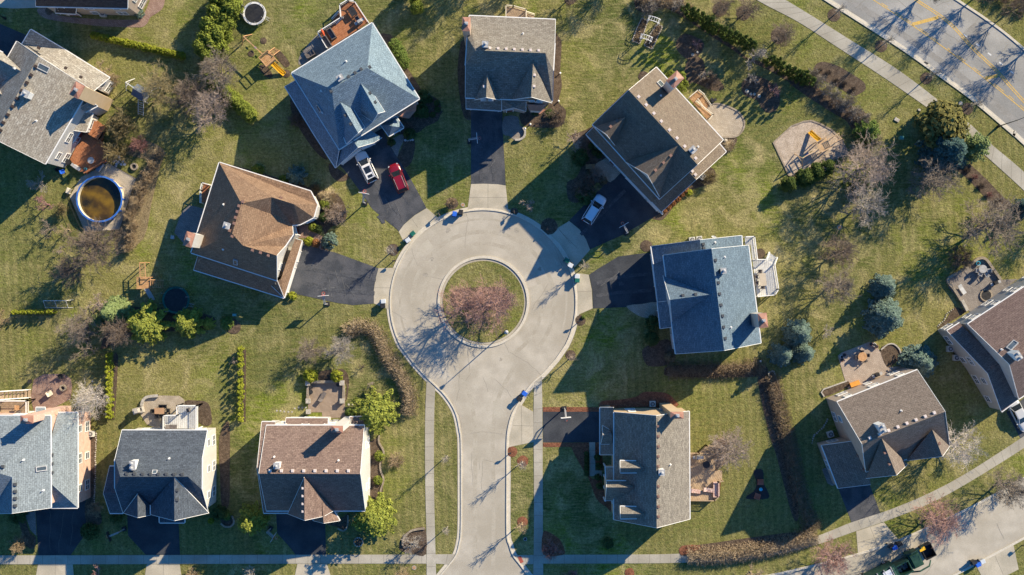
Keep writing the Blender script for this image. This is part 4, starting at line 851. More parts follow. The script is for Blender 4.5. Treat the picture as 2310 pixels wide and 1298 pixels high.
# lower right of the street
H = house('detached_house', 'grey-tan roofed house with three small dormers and a tan deck behind, right of the street', 'house', 'S', [
 dict(v=[(370,650,6.3),(780,685,12.3),(1100,640,6.3),(1107,1693,6.3),(785,1778,12.3),(368,1698,6.3)], f=[(0,1,4,5),(1,2,3,4)], over=.15),
 dict(v=[(233,605,3.4),(233,1065,3.4),(365,1065,5.4),(365,605,5.4)], f=[(0,1,2,3)], nv=(2,3), over=.2),
 dict(v=[(350,872,6.6),(262,873,6.4),(255,780,4.4),(322,820,5.2),(240,962,4.2),(345,962,4.9)], f=[(0,3,2,1),(0,1,4,5)], nv=(0,3,5), z0=3),
 dict(v=[(668,1195,10.9),(430,1195,10.9),(428,1125,9.4),(585,1128,9.6),(430,1240,9.4),(620,1238,9.6)], f=[(0,3,2,1),(0,1,4,5)], nv=(0,3,5), z0=6, over=.1),
 dict(v=[(670,1643,10.9),(432,1643,10.9),(430,1570,9.4),(587,1575,9.6),(432,1688,9.4),(622,1685,9.6)], f=[(0,3,2,1),(0,1,4,5)], nv=(0,3,5), z0=6, over=.1),
 dict(v=[(560,1383,9.8),(297,1384,9.5),(295,1322,7.9),(487,1322,8.1),(285,1512,5.6),(405,1512,6.0)], f=[(0,3,2,1),(0,1,4,5)], nv=(0,3,5), z0=2.6, over=.15),
 dict(v=[(285,1186,5.0),(292,1322,5.0),(440,1322,7.4),(405,1186,6.6)], f=[(0,1,2,3)], nv=(1,2,3), z0=2.7, over=.15)],
 rf('grey_tan_shingles', (0.150, 0.134, 0.116), (0.243, 0.221, 0.187), (0.195, 0.176, 0.150)), SD_T, 0)
H.ventm = ventbrown; vents(H, 'S', [(797,788),(799,884),(800,984),(799,1080),(799,1176),(800,1372),(799,1471),(800,1570),(800,1667),(325,850)], sz=.36); pipes(H, 'S', [(918,1160)]); flue(H, 'S', 822, 1225, wd=.75, ln=.75)
chimney(H, 'S', 985, 681, 1.65, .8, 13.4, SD_T); door(H, px('S',240,800), 'garage_door', 4.8, 2.3); door(H, px('S',290,1250)); finish(H)
for s_ in (290, 335, 380, 425):
    pass
m = MB()
for yy in (1150, 1260, 1370, 1480): c = tp('S',268,yy,0); m.tube([(c.x, c.y, 0), (c.x, c.y, 2.9)], .14, 10)
m.build('porch_column', WHITE, H.root)
# right, below
H = house('detached_house', 'brown roofed house with two front gables beside the squared paver patio', 'house', 'T', [
 dict(v=[(340,680,6.3),(1122,367,6.3),(1393,775,12.2),(1437,1108,6.3),(620,1360,6.3),(583,1090,12.2)], f=[(0,1,2,5),(5,2,3,4)], over=.05),
 dict(v=[(775,1035,11.9),(918,1393,11.0),(625,1425,6.7),(1028,1285,6.7)], f=[(0,1,2),(0,3,1)], nv=(0,)),
 dict(v=[(1268,950,10.9),(1366,1210,10.0),(1018,1252,6.7),(1437,1112,6.7)], f=[(0,1,2),(0,3,1)], nv=(0,)),
 dict(v=[(190,1104,3.6),(350,1522,3.4),(668,1485,5.6),(640,1300,6.4),(515,1060,6.4)], f=[(0,1,2,3,4)], nv=(2,3,4), over=.15)],
 rf('taupe_shingles', (0.149, 0.119, 0.099), (0.203, 0.166, 0.139), (0.171, 0.138, 0.114)), SD_B, 22)
H.ventm = ventpale; vents(H, 'T', [(655,1030),(750,992),(838,958),(928,922),(1016,887),(1105,853),(1195,820),(1283,784)]); H.ventm = ventbrown; vents(H, 'T', [(800,1175),(845,1285),(543,1203),(598,1342),(1333,1085)], sz=.36)
pipes(H, 'T', [(962,765)]); flue(H, 'T', 742, 922, True, .8, 1.2, 1.9, bm=WHITE); door(H, px('Y',520,430), 'garage_door', 4.8, 2.3); door(H, px('Y',980,200)); finish(H)
# far right
H = house('detached_house', 'red-brown roofed house with a long pale upper wall at the right edge of the picture', 'house', 'T', [
 dict(v=[(1615,-80,6.3),(2450,-631,6.3),(2855,-241,12.4),(2020,310,12.4),(2112,650,6.3),(2945,100,6.3)], f=[(0,1,2,3),(3,2,5,4)], over=.1),
 dict(v=[(1412,-15,4.4),(1535,-92,4.4),(1930,310,8.2),(1810,400,8.2),(1945,775,4.4),(2105,655,4.6)], f=[(0,1,2,3),(3,2,5,4)], nv=(1,2,5), over=.12)],
 rf('plum_brown_shingles', (0.153, 0.104, 0.090), (0.211, 0.149, 0.126), (0.180, 0.126, 0.108)), SD_G, 33)
H.ventm = ventpale; pipes(H, 'T', [(1942,168)]); skylight(H, 'T', 2050, 130, .75, 1.5, -48); flue(H, 'T', 2055, 222, True, .8, 1.2, 1.6, bm=WHITE); H.ventm = ventbrown; vents(H, 'T', [(1855,340)]); finish(H)
# ------------------------------------------------------------------ vegetation
def rv(): 
    while True:
        v = Vector((random.uniform(-1,1), random.uniform(-1,1), random.uniform(-1,1)))
        if 0.05 < v.length < 1: return v.normalized()
BARK = {}
for nme, a, b in (('grey', (0.17,0.135,0.10), (0.25,0.205,0.16)), ('brown', (0.13,0.095,0.07), (0.20,0.155,0.115)), ('red', (0.27,0.13,0.115), (0.35,0.21,0.185)), ('birch', (0.55,0.50,0.44), (0.42,0.36,0.30)),
                  ('olive', (0.21,0.165,0.075), (0.29,0.235,0.12)), ('tan', (0.30,0.22,0.13), (0.40,0.31,0.20)), ('pale', (0.27,0.235,0.19), (0.35,0.31,0.26)), ('pink', (0.26,0.20,0.155), (0.34,0.27,0.22)), ('rose', (0.29,0.165,0.135), (0.37,0.235,0.195)), ('dark', (0.07,0.055,0.045), (0.11,0.085,0.07))):
    BARK[nme] = mat(nme + '_bark', a, b, 0.9, 1.5, 0.2, 8)
def perp(d):
    a = d.cross(Vector((0, 0, 1))); 
    if a.length < 0.05: a = Vector((1, 0, 0))
    a.normalize(); return a, d.cross(a).normalized()
def stick(m, a, b, r0, r1, n=3):
    d = (b - a)
    if d.length < 1e-4: return
    d.normalize(); u, v = perp(d); vs = []
    for p, r in ((a, r0), (b, r1)):
        for j in range(n): t = 2*pi*j/n; vs.append(p + (u*cos(t) + v*sin(t))*r)
    m.add(vs, [(j, (j+1) % n, n+(j+1) % n, n+j) for j in range(n)])
def bare_proto(h, R, t0=0.25, nl=9, sub=(6, 5, 4), up=0.5, multi=False, tr=0.16, tw=0.018, kink=0.18, seed=1, upmin=0.15):
    random.seed(seed); T_ = MB(); Cr = MB()
    def grow(p, d, L, r, dep):
        n = 3 if dep else 4; q = p; pr = r; ends = []
        for i in range(n):
            nd = (d + rv()*kink*(1 + dep*0.35) + Vector((0, 0, 0.05*up))).normalized(); e = q + nd*L/n; er = r*(1 - 0.62*(i+1)/n)
            stick(T_ if dep == 0 else Cr, q, e, pr, er, 5 if dep == 0 else 3); ends.append((e, nd, er)); q, d, pr = e, nd, er
        if dep < len(sub):
            k = sub[dep]
            for i in range(k):
                f = random.uniform(0.25, 1.0); idx = min(n - 1, int(f*n)); e, nd, er = ends[idx]
                b0 = ends[idx-1][0] if idx else p; s = b0.lerp(e, f*n - idx if f < 1 else 1)
                dd = (nd*0.75 + rv()*0.8 + Vector((0, 0, 0.22*up))).normalized()
                if dd.z < -0.1: dd.z *= -0.3; dd.normalize()
                grow(s, dd, L*random.uniform(0.36, 0.6), max(tw, er*0.6), dep + 1)
    if multi: base = [Vector((random.uniform(-.12,.12), random.uniform(-.12,.12), 0)) for _ in range(nl)]
    else:
        top = Vector((random.uniform(-.15,.15), random.uniform(-.15,.15), h*0.72)); pth = [Vector((0,0,-.05)), Vector((.04,.02,h*t0)), top]
        T_.tube(pth, [tr*1.15, tr*0.85, tr*0.25], 7)
    for i in range(nl):
        a = 2*pi*i/nl*2.4 + random.uniform(-.3,.3)
        if multi: s = base[i]; el = random.uniform(up*0.8, 1.35); L = hypot(R, h)*random.uniform(.55,.8); r0 = tr*.5
        else:
            f = i/max(1, nl-1); z = h*(t0 + (0.68-t0)*f); s = Vector((.04, .02, z)); el = upmin + (1.25-upmin)*f**1.1*(0.5+up); L = R*(1 - 0.35*f)*random.uniform(.75,1.0)/max(.35, cos(min(el, 1.2)))*0.8
            L = min(L, h*0.75); r0 = tr*0.5*(1-.4*f)
        d = Vector((cos(a)*cos(el), sin(a)*cos(el), sin(el))); grow(s, d, L*0.8, r0, 0)
    return T_, Cr
def leafquad(m, c, s, d=None, jit=0.9):
    n = ((d or Vector((0, 0, 1))) + rv()*jit).normalized(); u, v = perp(n); a = random.uniform(0, 6.3)
    U = (u*cos(a) + v*sin(a))*s; V = (v*cos(a) - u*sin(a))*s*random.uniform(.45,.8)
    m.add([c - U, c - V*0.9, c + U, c + V*0.9], [(0,1,2,3)])
PRO = {}; PSZ = {}
def mk_proto(key, T_, Cr, tm, cm):
    a = T_.build('trunk', tm); b = Cr.build('crown', cm)
    rr = sorted(hypot(v[0], v[1]) for v in Cr.v); zz = sorted(v[2] for v in Cr.v); PSZ[key] = (rr[int(len(rr)*.985)], zz[int(len(zz)*.995)])
    PRO[key] = (a.data, b.data); bpy.data.objects.remove(a); bpy.data.objects.remove(b)
for i in range(3):
    mk_proto('round%d' % i, *bare_proto(7.5, 3.2, .16, 15, (8, 6, 5), .75, seed=11+i, tr=.15, tw=.016, kink=.10, upmin=.45), BARK['grey'], BARK['grey'])
    mk_proto('bush%d' % i, *bare_proto(2.6, 1.6, .1, 20, (7, 6, 5), .6, True, tr=.05, tw=.014, seed=31+i), BARK['brown'], BARK['brown'])
for i in range(2):
    mk_proto('wide%d' % i, *bare_proto(8.0, 4.8, .12, 14, (9, 6, 5), .6, seed=21+i, tr=.2, tw=.016, kink=.13, upmin=.35), BARK['grey'], BARK['grey'])
    mk_proto('slim%d' % i, *bare_proto(6.0, .95, .3, 14, (4, 4), 1.0, seed=41+i, tr=.07, tw=.014, upmin=.9), BARK['pale'], BARK['pale'])
    mk_proto('small%d' % i, *bare_proto(3.2, 1.5, .2, 8, (5, 5, 3), .4, seed=51+i, tr=.07, tw=.014, kink=.3), BARK['pale'], BARK['pale'])
def spruce(h, R, seed, tiers=17, nb=13, droop=.35, leaf=.17, ex=.85, wk=1.0):
    random.seed(seed); T_ = MB(); C_ = MB(); T_.tube([(0,0,-.05),(0,0,h*.5),(0,0,h*.97)], [.14,.09,.02], 6)
    for t in range(tiers):
        f = (t + random.uniform(-.3,.3))/tiers; f = max(.02, min(.985, f)); z = h*(.05 + .95*f); r = R*(1-f)**ex*random.uniform(.88,1.08); k = max(4, int(nb*(1-.5*f)))
        for b in range(k):
            a = 2*pi*(b + random.uniform(-.35,.35))/k + t*.7; rr = r*random.uniform(.74,1.1); e = Vector((cos(a), sin(a), 0)); s_ = Vector((-sin(a), cos(a), 0))
            n = max(3, int(rr/.13))
            for i in range(n):
                g = (i + .6)/n; w_ = wk*.36*rr*(1 - g)**.6*min(1, g*2.5) + .06; c = e*rr*g + Vector((0, 0, z - droop*rr*g*g + .06*g))
                for sgn in (-1, 1):
                    for q in range(2):
                        leafquad(C_, c + s_*sgn*w_*random.uniform(.1,1) + rv()*.05, leaf*random.uniform(.7,1.15), Vector((e.x*.5, e.y*.5, .8)), .55)
    leafquad(C_, Vector((0,0,h)), .1); return T_, C_
def clumpy(h, R, seed, n=70, leaf=.13, lq=85, prof='round', cl=.5):
    random.seed(seed); T_ = MB(); C_ = MB(); T_.tube([(0,0,-.05),(0,0,h*.7)], [.09,.04], 6)
    for i in range(n):
        if prof == 'flame':
            f = random.random()**.85; z = h*(.04 + .93*f); r = R*(min(1, (1-f)*1.75)**.8)*random.uniform(.45,.9); a = random.uniform(0, 6.3)
            c = Vector((cos(a)*r, sin(a)*r, z)); s = cl*(1.05 - .6*f)*random.uniform(.8,1.2)
        elif prof == 'pine':
            a = random.uniform(0, 6.3); f = random.random()**.7; z = h*(.12 + .85*f); r = R*(1-f*.75)*random.uniform(.35,1.08); c = Vector((cos(a)*r, sin(a)*r, z)); s = cl*random.uniform(.7,1.2)
        else:
            v = rv(); v.z = abs(v.z); c = Vector((v.x*R*.72, v.y*R*.72, h*.2 + v.z*h*.62)); s = cl*random.uniform(.8,1.15)
        for q in range(lq):
            v = rv(); p = c + Vector((v.x, v.y, v.z*.8))*s*random.uniform(.55,1.0); 
            if p.z < .02: p.z = .03
            leafquad(C_, p, leaf*random.uniform(.6,1.2), v + Vector((0,0,.35)), .6)
    return T_, C_
def fol(n, a, b, c=None): return mat(n, a, b, 0.85, 1.4, 0.35, 4.5, c3=c, s3=.7, spec=.2)
F_SPRUCE = fol('blue_spruce_needles', (0.075,0.12,0.095), (0.15,0.205,0.165)); F_DSPR = fol('deep_blue_green_needles', (0.035,0.07,0.06), (0.07,0.12,0.105)); F_PINE = fol('yellow_green_needles', (0.15,0.18,0.03), (0.27,0.29,0.05))
F_LIGHT = fol('light_green_needles', (0.13,0.175,0.06), (0.21,0.26,0.10)); F_ARB = fol('arborvitae_foliage', (0.11,0.14,0.02), (0.20,0.23,0.035)); F_DARB = fol('dark_arborvitae_foliage', (0.045,0.07,0.014), (0.085,0.115,0.022))
F_YEL = fol('golden_evergreen_foliage', (0.16,0.19,0.018), (0.30,0.315,0.03)); F_BOX = fol('dark_green_shrub_leaves', (0.04,0.065,0.018), (0.075,0.105,0.03)); F_BRONZE = fol('bronzed_green_needles', (0.10,0.095,0.025), (0.17,0.15,0.045))
F_TAN = fol('dry_grass_blades', (0.40,0.31,0.18), (0.55,0.45,0.29)); F_RUS = fol('russet_leaves', (0.19,0.075,0.03), (0.27,0.125,0.05)); F_MID = fol('mid_green_leaves', (0.085,0.13,0.025), (0.14,0.19,0.04)); F_OLB = fol('olive_brown_shrub_twigs', (0.13,0.10,0.055), (0.19,0.15,0.085))
for i in range(2):
    mk_proto('spruce%d' % i, *spruce(7, 2.6, 61+i), BARK['brown'], F_SPRUCE)
    mk_proto('pine%d' % i, *spruce(7, 2.9, 71+i, 13, 9, -.10, .19, .62, .62), BARK['brown'], F_PINE)
    mk_proto('flame%d' % i, *clumpy(3.6, .72, 81+i, 34, .11, 62, 'flame', .34), BARK['brown'], F_ARB)
    mk_proto('ball%d' % i, *clumpy(1.3, .9, 91+i, 30, .09, 60, 'round', .3), BARK['brown'], F_BOX)
mk_proto('hedgeclump0', *clumpy(3.4, 1.25, 101, 40, .14, 95, 'round', .6), BARK['brown'], F_ARB)
mk_proto('hedgeclump1', *clumpy(3.4, 1.25, 102, 40, .14, 95, 'round', .6), BARK['brown'], F_ARB)
def grassproto(seed):
    random.seed(seed); T_ = MB(); C_ = MB(); T_.disc((0,0), .25, 0, .2, 8)
    for i in range(520):
        a = random.uniform(0, 6.3); el = random.uniform(.35, 1.4); L = random.uniform(.8, 1.5); d = Vector((cos(a)*cos(el), sin(a)*cos(el), sin(el))); s = Vector((random.uniform(-.25,.25), random.uniform(-.25,.25), 0)); k = s + d*L*.6; e = k + Vector((d.x*.5, d.y*.5, d.z*.1))*L*.5
        stick(C_, s, k, .014, .012); stick(C_, k, e, .012, .006)
    return T_, C_
mk_proto('grass0', *grassproto(5), BARK['tan'], F_TAN)
VC = {}
random.seed(99)
def plant(name, proto, p, R, h, label, cat, bark=None, leaf=None, group=None, rz=None, z=0.0):
    """p: pixel of the plant's foot on the ground; R crown radius in metres; h height"""
    base = {'round': (3.0, 7.5), 'wide': (4.6, 8.0), 'slim': (1.25, 6.0), 'small': (1.5, 3.2), 'bush': (1.6, 2.6), 'spruce': (2.6, 7), 'pine': (2.9, 7), 'flame': (.9, 3.7), 'ball': (.95, 1.4), 'hedgeclump': (1.45, 3.4), 'grass': (1.1, 1.3)}
    key = proto.rstrip('0123456789')
    if proto == key:
        n = len([k for k in PRO if k.rstrip('0123456789') == key]); proto = key + str(random.randrange(n))
    g = gp(p); o = thing(name, label, cat, (g.x, g.y, z), group); o.rotation_euler = (0, 0, random.uniform(0, 6.3) if rz is None else rz)
    o.scale = (R/PSZ[proto][0],)*2 + (h/PSZ[proto][1],)
    isbare = key in ('round', 'wide', 'slim', 'small', 'bush')
    for me, nm in zip(PRO[proto], ('trunk' if key not in ('bush', 'grass', 'ball') else 'stem', 'crown')):
        c = bpy.data.objects.new(nm, me); SC.collection.objects.link(c); c.parent = o
        m = BARK[bark] if (bark and (isbare or nm != 'crown')) else (leaf if nm == 'crown' else None)
        if m: c.material_slots[0].link = 'OBJECT'; c.material_slots[0].material = m
    return o
ORD = ['first','second','third','fourth','fifth','sixth','seventh','eighth','ninth','tenth','eleventh','twelfth','thirteenth','fourteenth','fifteenth','sixteenth','seventeenth','eighteenth','nineteenth','twentieth','twenty-first','twenty-second','twenty-third','twenty-fourth']
def prow(name, proto, ps, R, h, text, cat, frm, group, **k):
    for i, p in enumerate(ps): plant(name, proto, p, R*random.uniform(.88,1.12), h*random.uniform(.9,1.1), ('%s %s, %s' % (ORD[i], text, frm)).replace('tree, above','tree above'), cat, group=group, **k)
def lerp_px(a, b, n): return [(a[0]+(b[0]-a[0])*i/(n-1), a[1]+(b[1]-a[1])*i/(n-1)) for i in range(n)]
BT = 'bare_tree'; RB = 'round'
def bt(p, R, h, label, proto='round', bark='grey', name=BT, cat='tree', **k): return plant(name, proto, p, R, h, label, cat, bark=bark, **k)
# --- bare trees, top left
bt((378,205), 3.4, 7.5, 'bare grey-olive tree right above the wooden swing frame near the pool house', bark='olive')
bt((438,226), 3.1, 7, 'bare brown tree at the left end of the clipped green hedge', bark='brown'); bt((487,256), 3.4, 7.5, 'broad bare pinkish-brown tree under the diagonal green hedge', bark='pink')
bt((508,177), 3.4, 7.5, 'bare grey tree leaning between the tall green hedge and the swing set', bark='grey')
bt((286,285), 2.6, 6, 'dense olive twiggy willow over the pool house terrace', 'bush', 'olive'); bt((268,345), 2.2, 4, 'olive twiggy bush between the red deck and the stepping stones', 'bush', 'olive')
bt((318,328), 1.4, 3, 'dark red twiggy bush beside the olive willow', 'bush', 'red'); bt((238,163), 2.0, 4.5, 'sparse pale tree against the tan grey gable roof', 'small', 'tan'); bt((262,183), 1.2, 2.5, 'straw coloured bush at the corner of the white gable wall', 'bush', 'tan')
for i, (x, y, r) in enumerate([(362,350,1.1),(350,375,1.2),(336,400,1.3),(322,425,1.3),(312,455,1.35),(300,485,1.3),(306,512,1.1),(300,538,1.1),(296,560,1.0)]):
    plant('bare_shrub', 'bush', (x, y), r, 2.2, '%s bare tan shrub from the north in the row right of the pool' % ORD[i], 'shrub', bark='tan', group='bare shrubs along the pool surround')
bt((236,556), 4.2, 9, 'bare tree with a pale trunk just below the pool surround', bark='brown'); bt((98,415), 1.8, 4, 'sparse grey tree at the shadow edge left of the pool', 'small', 'pale')
bt((112,462), 1.6, 4, 'small tree with red twigs left of the pool', 'small', 'red'); bt((146,474), 1.3, 2.8, 'tan twiggy shrub against the pool fence', 'bush', 'olive'); bt((118,518), 1.6, 3.5, 'small dark bare tree below left of the pool', 'small', 'grey')
bt((158,518), 1.2, 3.0, 'small straw-twigged tree by the corner of the pool fence', 'small', 'tan'); bt((140,567), .9, 2.2, 'tiny bare tree with a wire guard on the left lawn', 'small', 'pink'); bt((172,612), 2.6, 6, 'bare dark tree in the middle of the left lawn, above the soccer goal', 'round', 'brown')
bt((233,688), 2.0, 5, 'pink-twigged tree beside the light green conifer', 'small', 'pink'); bt((200,738), 2.9, 6.5, 'bare grey tree at the left end of the conifer group', 'round', 'grey'); bt((287,748), 2.7, 6.5, 'bare brown tree in front of the big green conifer', 'round', 'brown')
bt((205,785), 2.0, 4.5, 'low grey tree in the shade below the conifers', 'small', 'grey'); bt((-5,720), 2.0, 3.0, 'tan bush at the left edge of the lawn', 'bush', 'tan')
bt((228,897), 3.2, 8.5, 'white-limbed birch leaning over the pink brick house', 'wide', 'birch'); bt((50,1225), 1.5, 2.5, 'bare tan shrub on the corner bed by the front sidewalk', 'bush', 'tan')
bt((222,1145), 1.4, 2.2, 'straw coloured shrub beside the shaded double driveway', 'bush', 'tan'); bt((222,1296), 1.9, 3, 'red-twigged shrub below the front sidewalk at bottom left', 'small', 'red'); bt((578,1298), 2.2, 4.5, 'bare pale tree below the front sidewalk, left of the middle driveway', 'small', 'pale')
bt((435,1300), 1.5, 2.2, 'straw tufted shrub at the bottom edge between two driveways', 'bush', 'tan'); bt((910,1300), 1.8, 2.5, 'pale shrub at the bottom edge left of the street', 'bush', 'tan')
bt((893,1037), 1.4, 1.6, 'spiky straw-coloured shrub alone on the lawn beside the left sidewalk', 'bush', 'tan'); bt((930,1225), 2.1, 3.6, 'tangled bare tree in the stone-edged corner bed', 'small', 'pale')
bt((706,790), 2.2, 4.5, 'left of two bare trees above the walled patio', 'round', 'grey'); bt((772,788), 2.4, 4.5, 'right of two bare trees above the walled patio', 'round', 'pale')
bt((838,870), .8, 1.8, 'small leafless shrub in the lawn above the yellow-green pine', 'small', 'pink'); bt((818,829), .7, 1.6, 'tiny leafless shrub inside the curve of the brown hedge', 'small', 'dark')
bt((530,815), .7, 2.0, 'thin sapling beside the small golden evergreens', 'small', 'pink')
# island
bt((1117,683), 4.7, 8.5, 'larger red-twigged tree on the round island', 'wide0', 'rose'); bt((1047,690), 4.2, 8, 'smaller red-twigged tree at the left of the round island', 'wide1', 'rose')
# court edge trees
bt((886,566), 1.0, 5.0, 'small tree by the court edge above the left concrete apron', 'slim', 'pale'); bt((1020,460), 1.0, 2.0, 'round dry shrub in a mulch ring above the blue bin', 'bush', 'tan'); bt((1190,465), 1.3, 2.8, 'pinkish bare tree in the shade above the court', 'small', 'pink')
bt((1317,602), .9, 5, 'slim tree behind the green and white bins', 'slim', 'pale'); bt((1290,805), .9, 5, 'slim bare tree in a mulch ring right of the court', 'slim', 'pink')
bt((1009,1028), .8, 5.5, 'upper street tree on the left verge of the street', 'slim', 'pale'); bt((1010,1188), .8, 5.5, 'lower street tree on the left verge of the street', 'slim', 'pale')
bt((1179,1041), .95, 5.5, 'upper street tree in a red mulch ring, right verge', 'slim', 'pale'); bt((1178,1179), 1.1, 5.5, 'lower street tree in a red mulch ring, right verge', 'slim', 'tan')
bt((1242,1236), 1.6, 2.6, 'purplish bare shrub in the corner bed right of the street', 'bush', 'red'); bt((1290,1300), 1.7, 2.4, 'dark red shrub at the bottom edge right of the street', 'bush', 'red')
bt((1252,268), 1.75, 2.2, 'round brown-twigged shrub at the corner of the house above the court', 'bush', 'brown'); bt((1292,318), 1.8, 3.5, 'bare round tree left of the brown front roof', 'small', 'pink'); bt((1318,425), 1.9, 3.0, 'bare shrub mass in the shade above the silver blue car', 'bush', 'brown'); bt((1345,395), 1.3, 2.5, 'pinkish shrub by the front path in the shade', 'bush', 'pink')
bt((668,272), 1.2, 1.8, 'grey round shrub left of the blue-grey house', 'bush', 'brown'); bt((760,487), 1.9, 2.4, 'wide bare bush right of the brown hipped house', 'bush', 'pink')
bt((1598,402), 1.5, 1.8, 'olive-brown round shrub at the lower corner of the brown gabled house', 'bush', 'olive')
# top right
bt((1625,21), 1.9, 4.5, 'left tree of three in mulch rings inside the sidewalk', 'round', 'brown', group='trees in mulch rings inside the sidewalk'); bt((1679,32), 1.9, 4.5, 'middle of three small trees in mulch rings inside the sidewalk', 'round', 'brown', group='trees in mulch rings inside the sidewalk'); bt((1755,88), 2.1, 5, 'right of three small trees in mulch rings inside the sidewalk', 'round', 'brown', group='trees in mulch rings inside the sidewalk')
bt((1698,132), 2.2, 4, 'silvery crooked bare tree in a gap of the evergreen row', 'small0', 'pale'); bt((1572,103), 1.0, 2, 'pink-twigged shrub in the bed near the white arches', 'small', 'red'); bt((1583,175), 1.0, 1.8, 'pale shrub by the copper-capped chimney', 'small', 'pale')
bt((1690,182), 1.2, 2.2, 'pale crooked shrub at the left of the boulder bed', 'small', 'pale'); bt((1742,205), 1.3, 2.4, 'pink-twigged shrub in the boulder bed', 'small', 'red'); bt((1605,185), 1.5, 1.6, 'brown shrub behind the small cedar deck', 'bush', 'brown')
for i, (x, y) in enumerate([(1882,34),(1988,104),(2090,177),(2184,243)]): bt((x, y), .9, 5.6, '%s sapling from the north in the mulch rings along the grey road' % ORD[i], 'slim', 'pale', group='saplings along the grey road')
bt((1936,384), 5.4, 9, 'large pale-limbed spreading tree beside the wood chip play area', 'wide0', 'pink'); bt((2085,412), 3.6, 7, 'bare tree between the pale-limbed tree and the dark spruce', 'round', 'grey'); bt((1935,468), 3.3, 7, 'bare grey tree south of the small dark pine', 'round', 'pale')
bt((1883,570), 2.9, 6, 'bare brown tree on the lawn right of the gabled blue-grey house', 'round', 'brown'); bt((1872,645), 3.0, 7, 'bare tree left of the uppermost blue spruce', 'round', 'grey'); bt((2208,512), 4.8, 9, 'tall bare tree near the right edge casting a long trunk shadow', 'round', 'grey')
bt((1862,745), 1.3, 2.2, 'small leafless shrub right of the spruce cluster', 'small', 'pale'); bt((2160,585), 2.2, 3, 'dark bare bush beside the walled terrace', 'bush', 'brown')
for i, (x, y, r) in enumerate([(1845,185,1.2),(1862,205,1.3),(1882,222,1.3),(1902,240,1.3),(1925,255,1.3),(1945,272,1.2),(1915,228,1.1),(1830,170,1.0),(1965,318,1.6)]):
    plant('bare_shrub', 'bush', (x, y), r, 2.4, '%s silvery bare shrub in the row beyond the dark mulch island' % ORD[i], 'shrub', bark='pale', group='silvery shrubs inside the sidewalk')
for i, (x, y) in enumerate([(1450,-2),(1470,10),(1500,8),(1525,14),(1545,22),(1460,24)]): plant('bare_shrub', 'bush', (x, y), 1.4, 2.2, '%s pale dry shrub in the bed at the top edge near the white arches' % ORD[i], 'shrub', bark='pale' if i % 2 else 'tan', group='dry shrubs at the top edge')
for i, (x, y) in enumerate([(2262,2),(2285,12),(2305,25),(2240,-8)]): plant('bare_shrub', 'bush', (x, y), 1.1, 1.5, '%s dry shrub in the bed at the top right corner' % ORD[i], 'shrub', bark='brown', group='shrubs at the top right corner')
for i, (x, y) in enumerate([(2180,385),(2197,400),(2213,420),(2230,440),(2250,455)]): plant('bare_shrub', 'bush', (x, y), .6, .8, '%s low dark shrub in the mulch strip inside the sidewalk' % ORD[i], 'shrub', bark='red' if i % 2 else 'dark', group='low shrubs in the mulch strip')
for i, (x, y) in enumerate([(1848,160),(1868,165),(1885,182),(1905,190),(1925,202)]): plant('bare_shrub', 'bush', (x, y), .5, .7, '%s low dark shrub on the oblong mulch island' % ORD[i], 'shrub', bark='dark', group='low shrubs on the mulch island')
# lower right
bt((2140,1000), 4.0, 7.5, 'white-barked birch at the right gable of the two-gabled house', 'wide1', 'birch'); bt((2097,1162), 3.6, 7.5, 'red-twigged street tree leaning over the lower right road', 'round1', 'rose'); bt((1866,1247), 3.4, 7, 'red-twigged street tree above the green truck', 'round2', 'rose')
bt((2250,1090), 3.2, 7, 'grey street tree at the far right of the lower road', 'round', 'grey'); bt((1632,1006), 3.4, 6.5, 'bare tree growing through the corner of the tan deck', 'round', 'pink'); bt((1626,1000), 1.0, 1.6, 'rust-red bush at the corner of the tan deck', 'bush', 'red')
bt((1692,1290), 2.2, 4.5, 'bare tan tree at the bottom edge below the long brown hedge', 'small', 'tan')
# trees outside the frame whose shadows fall into it
for (x, y, r, h) in [(2095,-22,2.6,9),(2200,-6,2.0,8.5),(2270,32,2.0,8.5),(2340,92,2.6,9),(1282,0,1.6,6),(1120,-80,3,9),(1210,-75,3,9),(1060,-60,3,8),(1395,-40,2.5,7),(2400,470,3,8)]:
    bt((x, y), r, h, 'bare tree just outside the picture, known by its long shadow', 'round', 'brown', group='trees beyond the picture edge')
# --- evergreens
def ev(p, R, h, label, proto, leaf, name='evergreen_tree', cat='tree', **k): return plant(name, proto, p, R, h, label, cat, leaf=leaf, **k)
ev((268,703), 2.4, 7, 'light green spreading conifer at the top of the left conifer group', 'spruce', F_LIGHT, 'spruce_tree'); ev((225,730), 1.6, 4, 'small light green conifer left of the group', 'spruce', F_LIGHT, 'spruce_tree')
ev((340,732), 3.3, 6, 'big bright green pine below the dark trampoline', 'pine', F_PINE, 'pine_tree'); ev((431,728), 2.4, 5, 'bright green pine below and right of the dark trampoline', 'pine', F_PINE, 'pine_tree'); ev((474,731), 1.0, 2.4, 'little bright green pine at the right end of the pine group', 'pine', F_PINE, 'pine_tree')
ev((850,925), 3.5, 8, 'yellow-green pine shading the reddish-brown roof', 'pine0', F_PINE, 'pine_tree'); ev((850,1158), 3.4, 7, 'yellow-green pine below the white wall of the reddish-brown house', 'pine1', F_PINE, 'pine_tree'); ev((577,1167), 2.4, 7, 'small yellow-green pine between two shaded driveways', 'pine', F_PINE, 'pine_tree')
ev((748,545), 1.35, 2.6, 'round blue spruce at the top of the left driveway', 'ball', F_SPRUCE, 'spruce_tree'); ev((670,398), 1.6, 3.5, 'grey-green spruce behind the brown hipped house', 'pine', F_SPRUCE, 'spruce_tree')
